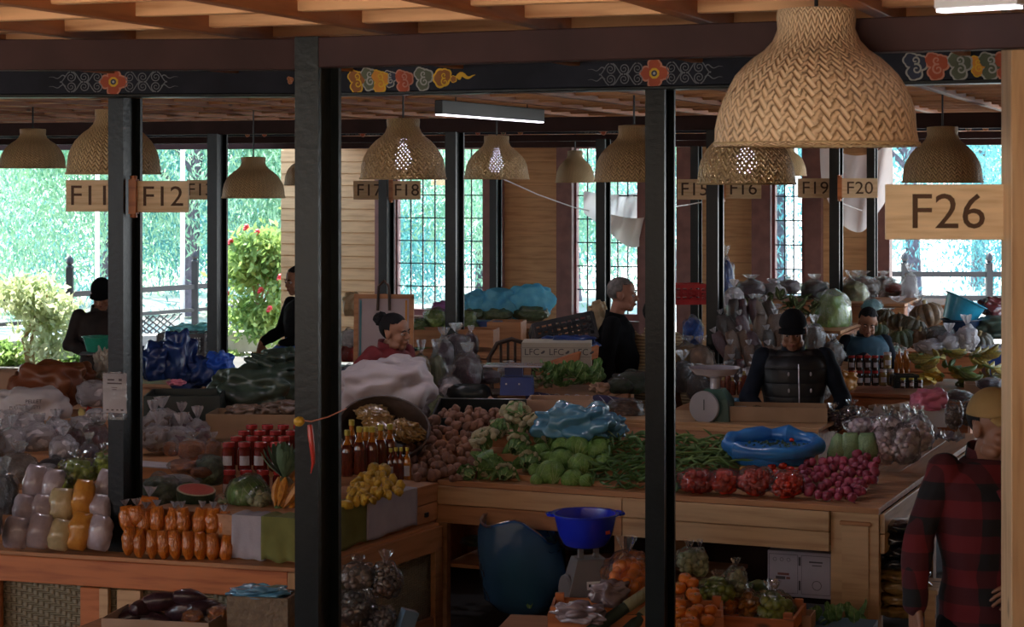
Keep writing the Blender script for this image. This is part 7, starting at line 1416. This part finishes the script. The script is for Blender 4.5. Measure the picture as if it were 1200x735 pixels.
def person(label, px, s, topz, rz=0, **kw):
    q = dict(DEF); q.update(kw); x = (px-CX)/s; k = topz/1.69
    t = thing('person', label, 'person', (x, F/s, 0), rz); t.scale = (k,)*3
    sk = W[q['skin']]; hc = Vector(q['hc']); Mh = Euler((q['pitch'], q['roll'], q['yaw'])).to_matrix(); h = lambda a: Mh @ Vector(a)+hc
    sx_, sy_ = q['shx'], q['shy']
    S = [Vector((-q['sh']+sx_, sy_, q['shz'])), Vector((q['sh']+sx_, sy_, q['shz']))]; E = [Vector(e) for e in q['el']]; Wr = [Vector(e) for e in q['wr']]
    hip = Vector((0, 0, q['hipz'])); top = Vector((sx_, sy_, q['shz']))
    def torso(m, g_, z0, sc=1.0):
        rr = []
        for f, rx, ry in ((0, .155, .105), (.12, .158, .112), (.30, .145, .105*q['belly']), (.50, .155, .112*q['belly']), (.72, .175, .118), (.88, .180, .108), (.97, .150, .085), (1.07, .065, .06)):
            c = hip.lerp(top, (f-z0)/(1-z0) if False else f); rx, ry = rx*sc+g_, ry*sc+g_
            rr.append([c+Vector((rx*math.copysign(abs(math.cos(a))**.85, math.cos(a)), ry*math.sin(a), 0)) for a in [2*math.pi*j/24 for j in range(24)]])
        m.rings(rr)
    b = MB(); torso(b, 0, 0, .94)
    for i in (0, 1):
        cap_(b, S[i]*.9+top*.1-Vector((0, 0, .01)), E[i], .042, .036); cap_(b, E[i], Wr[i], .038, .026); hand(b, Wr[i], q['hd'][i], q['hn'][i], q['curl'], (1, -1)[i])
        hx = (-.085, .085)[i]; cap_(b, hip+Vector((hx, 0, -.04)), (hx*1.15, -.01, .48), .082, .055); cap_(b, (hx*1.15, -.01, .48), (hx*1.2, .02, .09), .052, .036); cap_(b, (hx*1.2, .03, .045), (hx*1.4, -.14, .035), .038, .03)
    cap_(b, top+Vector((0, .01, 0)), h((0, .025, -.07)), .056, .052)
    def ell(c, r): 
        mm = MB(); mm.blob((0, 0, 0), r, lv=3); b.add([h(Vector(v)+Vector(c)) for v in mm.v], mm.f)
    ell((0, .018, .030), (.074, .090, .084)); ell((0, -.022, -.028), (.059, .060, .082)); ell((0, -.052, -.090), (.030, .028, .024)); ell((0, -.03, .045), (.062, .052, .055))
    for sg in (-1, 1): ell((sg*.036, -.058, -.030), (.022, .022, .024)); ell((sg*.076, .012, -.008), (.010, .020, .030)); ell((sg*.045, -.02, -.075), (.022, .04, .025)); ell((sg*.011, -.094, -.028), (.009, .010, .008))
    cap_(b, h((0, -.080, .012)), h((0, -.102, -.024)), .009, .013); cap_(b, h((-.034, -.074, .022)), h((.034, -.074, .022)), .008, .008); cap_(b, h((-.016, -.084, -.055)), h((.016, -.084, -.055)), .009, .009); cap_(b, h((-.010, -.080, -.066)), h((.010, -.080, -.066)), .010, .010)
    o = part('body', b.mesh('body', sk), t); remesh(o, q['vx']*.7, 2)
    for sg in (-1, 1):
        m = MB(); m.blob(h((sg*.031, -.074, .002)), (.0125, .0125, .010), lv=2); e = part('eye', m.mesh('eye', W['eye_white']), t); m = MB(); m.blob(h((sg*.031, -.0835, .000)), (.006, .005, .006), lv=1); part('iris', m.mesh('iris', W['iris']), e)
        m = MB(); m.tube([h((sg*.016, -.089, .021)), h((sg*.032, -.089, .027)), h((sg*.047, -.078, .022))], [.0035, .0045, .002], 6); part('eyebrow', m.mesh('eyebrow', W[q['hair']]), t)
        m = MB(); m.tube([h((sg*.018, -.083, .006)), h((sg*.031, -.089, .011)), h((sg*.045, -.079, .005))], [.003, .0045, .003], 6); part('eyelid', m.mesh('eyelid', sk), t)
    m = MB(); m.tube([h((-.021, -.083, -.059)), h((0, -.094, -.057)), h((.021, -.083, -.059))], [.002, .006, .002], 6); m.tube([h((-.017, -.084, -.062)), h((0, -.092, -.065)), h((.017, -.084, -.062))], [.002, .006, .002], 6); part('mouth', m.mesh('mouth', W['lips']), t)
    # hair or cap
    st = q['style']; mm = MB(); mm.blob((0, 0, 0), (1, 1, 1), lv=4)
    def hairshell(r, front=.045, low=-.075, nz=.0):
        out = []
        for v in mm.v:
            v = Vector(v); p = Vector((v.x*r[0], v.y*r[1], v.z*r[2])); p *= 1+nz*noise.noise(v*9)
            if p.y < -.02 and p.z < front: p = Vector((p.x*.72, p.y*.5, p.z*.8))
            if p.z < low: p = Vector((p.x*.6, p.y*.7, low))
            if abs(p.x) > .05 and p.z < -.01 and p.y < .02: p.x *= .8
            out.append(h(p+Vector((0, .02, .034))))
        a = MB(); a.add(out, mm.f); return a
    if st in ('short', 'bun', 'long'):
        a = hairshell((.082, .099, .093), .035 if st != 'short' else .045, -.06 if st == 'short' else -.08, .05 if st == 'short' else .02); part('hair', a.mesh('hair', W[q['hair']]), t)
        if st == 'bun': m = MB(); m.blob(h((0, .115, .075)), (.050, .046, .046), nz=.25, fq=4, lv=3); part('hair_bun', m.mesh('hair_bun', W[q['hair']]), t)
    if st in ('cap', 'beanie'):
        a = hairshell((.079, .095, .080), .02, -.06); part('hair', a.mesh('hair', W[q['hair']]), t)
        out = []
        for v in mm.v:
            p = Vector((v[0]*.086, v[1]*.103, v[2]*.100)); 
            if p.z < .005: p = Vector((p.x*.98, p.y*.98, .005+p.z*.05))
            out.append(h(p+Vector((0, .012, .034))))
        a = MB(); a.add(out, mm.f)
        cp_ = part('cap', a.mesh('cap', W[q['cap']]), t)
        if st == 'cap':
            m = MB(); rr = []
            def br(u, v): x_ = (u-.5)*2; yy = -.074-.080*v*math.cos(x_*1.1)+.02*(x_*x_); return h((x_*.078, yy, .052-.016*v-.020*x_*x_))
            m.grid(br, 12, 6); bo = part('visor', m.mesh('visor', W[q['cap']], 80), cp_); bo.modifiers.new('t', 'SOLIDIFY').thickness = .005
    # clothing
    c = MB(); torso(c, .016, 0, 1.0)
    for i in (0, 1):
        e2_ = E[i].lerp(Wr[i], q['sleeve']); cap_(c, S[i]*.93+top*.07-Vector((0, 0, .008)), E[i], .062, .054); cap_(c, E[i], e2_, .055, .042)
    cap_(c, hip+Vector((-.04, 0, -.03)), hip+Vector((.04, 0, -.03)), .128, .128)
    o = part('shirt', c.mesh('shirt', W[q['shirt']]), t); remesh(o, q['vx'], 4, .022)
    if q['collar']:
        m = MB(); rr = []
        for z, r in ((-.03, .080), (.0, .074), (.035, .069), (.03, .062), (-.02, .062)): rr.append([top+Vector((r*math.cos(a), .012+r*.95*math.sin(a)-.004, z+.035+.016*math.sin(a))) for a in [2*math.pi*j/24 for j in range(24)]])
        m.rings(rr, caps=False); part('collar', m.mesh('collar', W[q['shirt']]), t)
    if q['vest']:
        v = MB(); torso(v, .034, 0, 1.0); cap_(v, hip+Vector((-.04, 0, -.03)), hip+Vector((.04, 0, -.03)), .145, .145)
        for i in (0, 1): cap_(v, S[i]*.7+top*.3-Vector((0, 0, .02)), S[i]*.84+top*.16-Vector((0, 0, .025)), .065, .062)
        o = part('vest', v.mesh('vest', W[q['vest']]), t); remesh(o, q['vx'], 4, .01)
    p_ = MB()
    for i in (0, 1): hx = (-.085, .085)[i]; cap_(p_, hip+Vector((hx, 0, -.03)), (hx*1.15, -.01, .48), .100, .075); cap_(p_, (hx*1.15, -.01, .48), (hx*1.2, .02, .10), .073, .055)
    cap_(p_, hip+Vector((-.05, 0, 0)), hip+Vector((.05, 0, 0)), .115, .115); o = part('trousers', p_.mesh('trousers', W[q['trousers']]), t); remesh(o, q['vx']*1.3, 4, .012)
    for i in (0, 1): hx = (-.1, .1)[i]; m = MB(); m.blob((hx*1.3, -.05, .04), (.048, .13, .045), lv=3, flat=-.038, p=.8); part('shoe', m.mesh('shoe', W['black_plastic']), t)
    return t
R.seed(11)
pm_ = person('man in a red and black plaid shirt and tan cap beside the pine post', 1158, 345, 1.69, .2, hc=(-.0, -.065, 1.56), yaw=.30, pitch=.02, sh=.172, shz=1.415, el=((-.255, .0, 1.19), (.29, .0, 1.19)), wr=((-.285, -.05, .97), (.035, -.27, 1.06)), hd=((.0, -.12, -1), (-1, -.1, -.12)), hn=((1, .1, 0), (.1, .55, -1)), curl=.38, shirt='plaid', trousers='black_cloth', skin='skin_b', style='cap', cap='cap_tan', vx=.0075, sleeve=.97)
m = MB(); m.tube([Vector((-.03, -.145, 1.36)), Vector((-.005, -.15, 1.30)), Vector((.02, -.145, 1.36))], .009, 6); part('neckline', m.mesh('neckline', W['red_cloth']), pm_); part('button', MB().blob((0, -.148, 1.315), (.006, .004, .006), lv=1).mesh('button', W['white']), pm_)
bm_ = person('man in a black cap and black padded vest looking down behind the beans', 930, 198, 1.625, .05, hc=(-.02, -.08, 1.56), pitch=.34, yaw=-.25, sh=.205, shz=1.40, el=((-.29, -.03, 1.14), (.30, -.03, 1.14)), wr=((-.18, -.25, 1.0), (.2, -.24, .98)), hd=((.6, -.6, -.3), (-.6, -.6, -.3)), hn=((0, 0, -1), (0, 0, -1)), shirt='navy_cloth', vest='puffer', skin='skin_b', style='cap', cap='black_cloth', vx=.009, belly=1.15)
m = MB(); m.tube([Vector((0, -.155, 1.36)), Vector((0, -.172, 1.2)), Vector((0, -.165, .95))], .004, 5); part('zipper', m.mesh('zipper', W['foil']), bm_)
for i in range(8): a_ = (i % 4); part('snap', MB().blob((( -.06 if i < 4 else .075)+.01*a_*0, -.152-.008*(a_ in (1, 2)), 1.30-.10*a_), (.007, .004, .014), lv=1).mesh('snap', W['foil']), bm_)
gm_ = person('gray haired man in a black sweater seen in profile beside the slotted crate', 722, 166, 1.685, 1.35, pitch=.05, yaw=.1, shirt='black_cloth', skin='skin_c', hair='hair_grey', style='short', belly=1.35, hc=(0, -.05, 1.575), el=((-.23, .03, 1.12), (.23, .03, 1.12)), vx=.010)
wm_ = person('woman in a dark red shirt with a black hair bun and hoop earring', 452, 188, 1.60, .92, hc=(.0, -.085, 1.52), pitch=.10, yaw=.15, roll=-.12, shy=-.03, el=((-.36, .02, 1.22), (.24, -.02, 1.12)), wr=((-.20, -.22, 1.20), (.2, -.2, 1.0)), hd=((.5, -.8, .05), (0, -1, 0)), hn=((0, 0, -1), (0, 0, -1)), shirt='red_cloth', skin='skin_a', style='bun', vx=.009, collar=True)
m = MB(); c_e = Vector((.075, -.075, 1.465)); m.tube([c_e+Vector((0, .014*math.cos(a), .018*math.sin(a))) for a in [i*math.pi/8 for i in range(17)]], .0022, 5); part('earring', m.mesh('earring', W['lid_yel']), wm_)
person('seated woman in a teal vest looking down behind the dark pickle jars', 1014, 158, 1.455, .1, hc=(0, -.08, 1.545), pitch=.45, yaw=-.15, roll=.08, el=((-.28, -.05, 1.16), (.26, 0, 1.1)), wr=((-.06, -.25, 1.27), (.2, -.2, 1.0)), hd=((.9, -.3, -.35), (0, -1, 0)), hn=((0, -.3, -1), (0, 0, -1)), shirt='navy_cloth', vest='teal_cloth', skin='skin_a', style='short', vx=.010)
person('woman in a dark cap and brown black shirt carrying a green tub at the left', 117, 150, 1.62, .35, hc=(.0, -.09, 1.56), pitch=.55, yaw=-.3, el=((-.25, -.02, 1.15), (.25, -.02, 1.15)), wr=((-.13, -.28, 1.10), (.13, -.28, 1.10)), hd=((.2, -1, 0), (-.2, -1, 0)), hn=((0, 0, 1), (0, 0, 1)), shirt='brown_cloth', trousers='black_cloth', style='cap', cap='black_cloth', skin='skin_a', vx=.011)
basin('green plastic tub held by the woman in the dark cap', P(113, 421, 156), .115, .105, 'scale_green2') if 'scale_green2' in W else None
W['tub_green'] = mt('tub_green', (0.03, 0.36, 0.24), (0.025, 0.30, 0.20), rough=.35, coat=.3)
basin('green plastic tub held by the woman in the dark cap', P(115, 412, 160), .115, .11, 'tub_green'); thing('tray', 'flat grey tray under the green plastic tub', 'tray', P(116, 414, 160), .1, me=boxmesh('tray', (.27, .22, .01), W['grey_plastic'], .003))
person('person in dark clothes partly hidden behind the thick black column', 354, 142, 1.66, -.9, hc=(0, -.06, 1.575), pitch=.15, shirt='black_cloth', style='short', skin='skin_a', vx=.013, el=((-.24, -.06, 1.14), (.24, -.06, 1.14)), wr=((-.15, -.30, 1.06), (.15, -.3, 1.06)))
person('person in a tan ribbed sweater standing behind the right black column', 766, 165, 1.54, 2.6, hc=(0, -.02, 1.56), shirt='knit', style='short', skin='skin_a', vx=.012, belly=1.5, sh=.20)
person('bending person in a mauve top behind the bagged cabbages', 493, 112, 1.28, 1.2, hc=(0, -.52, 1.40), pitch=.9, shy=-.40, shz=1.38, el=((-.2, -.48, 1.08), (.2, -.48, 1.08)), wr=((-.15, -.6, .9), (.15, -.6, .9)), shirt='purple_cloth2', trousers='navy_cloth', style='short', skin='skin_a', vx=.014)
sack('plastic_bag', 'pinkish mauve bag under the bending person', 528, 368, 132, .30, .12, 'purple_cloth2', .2, 0, 2, .3, 'bag')
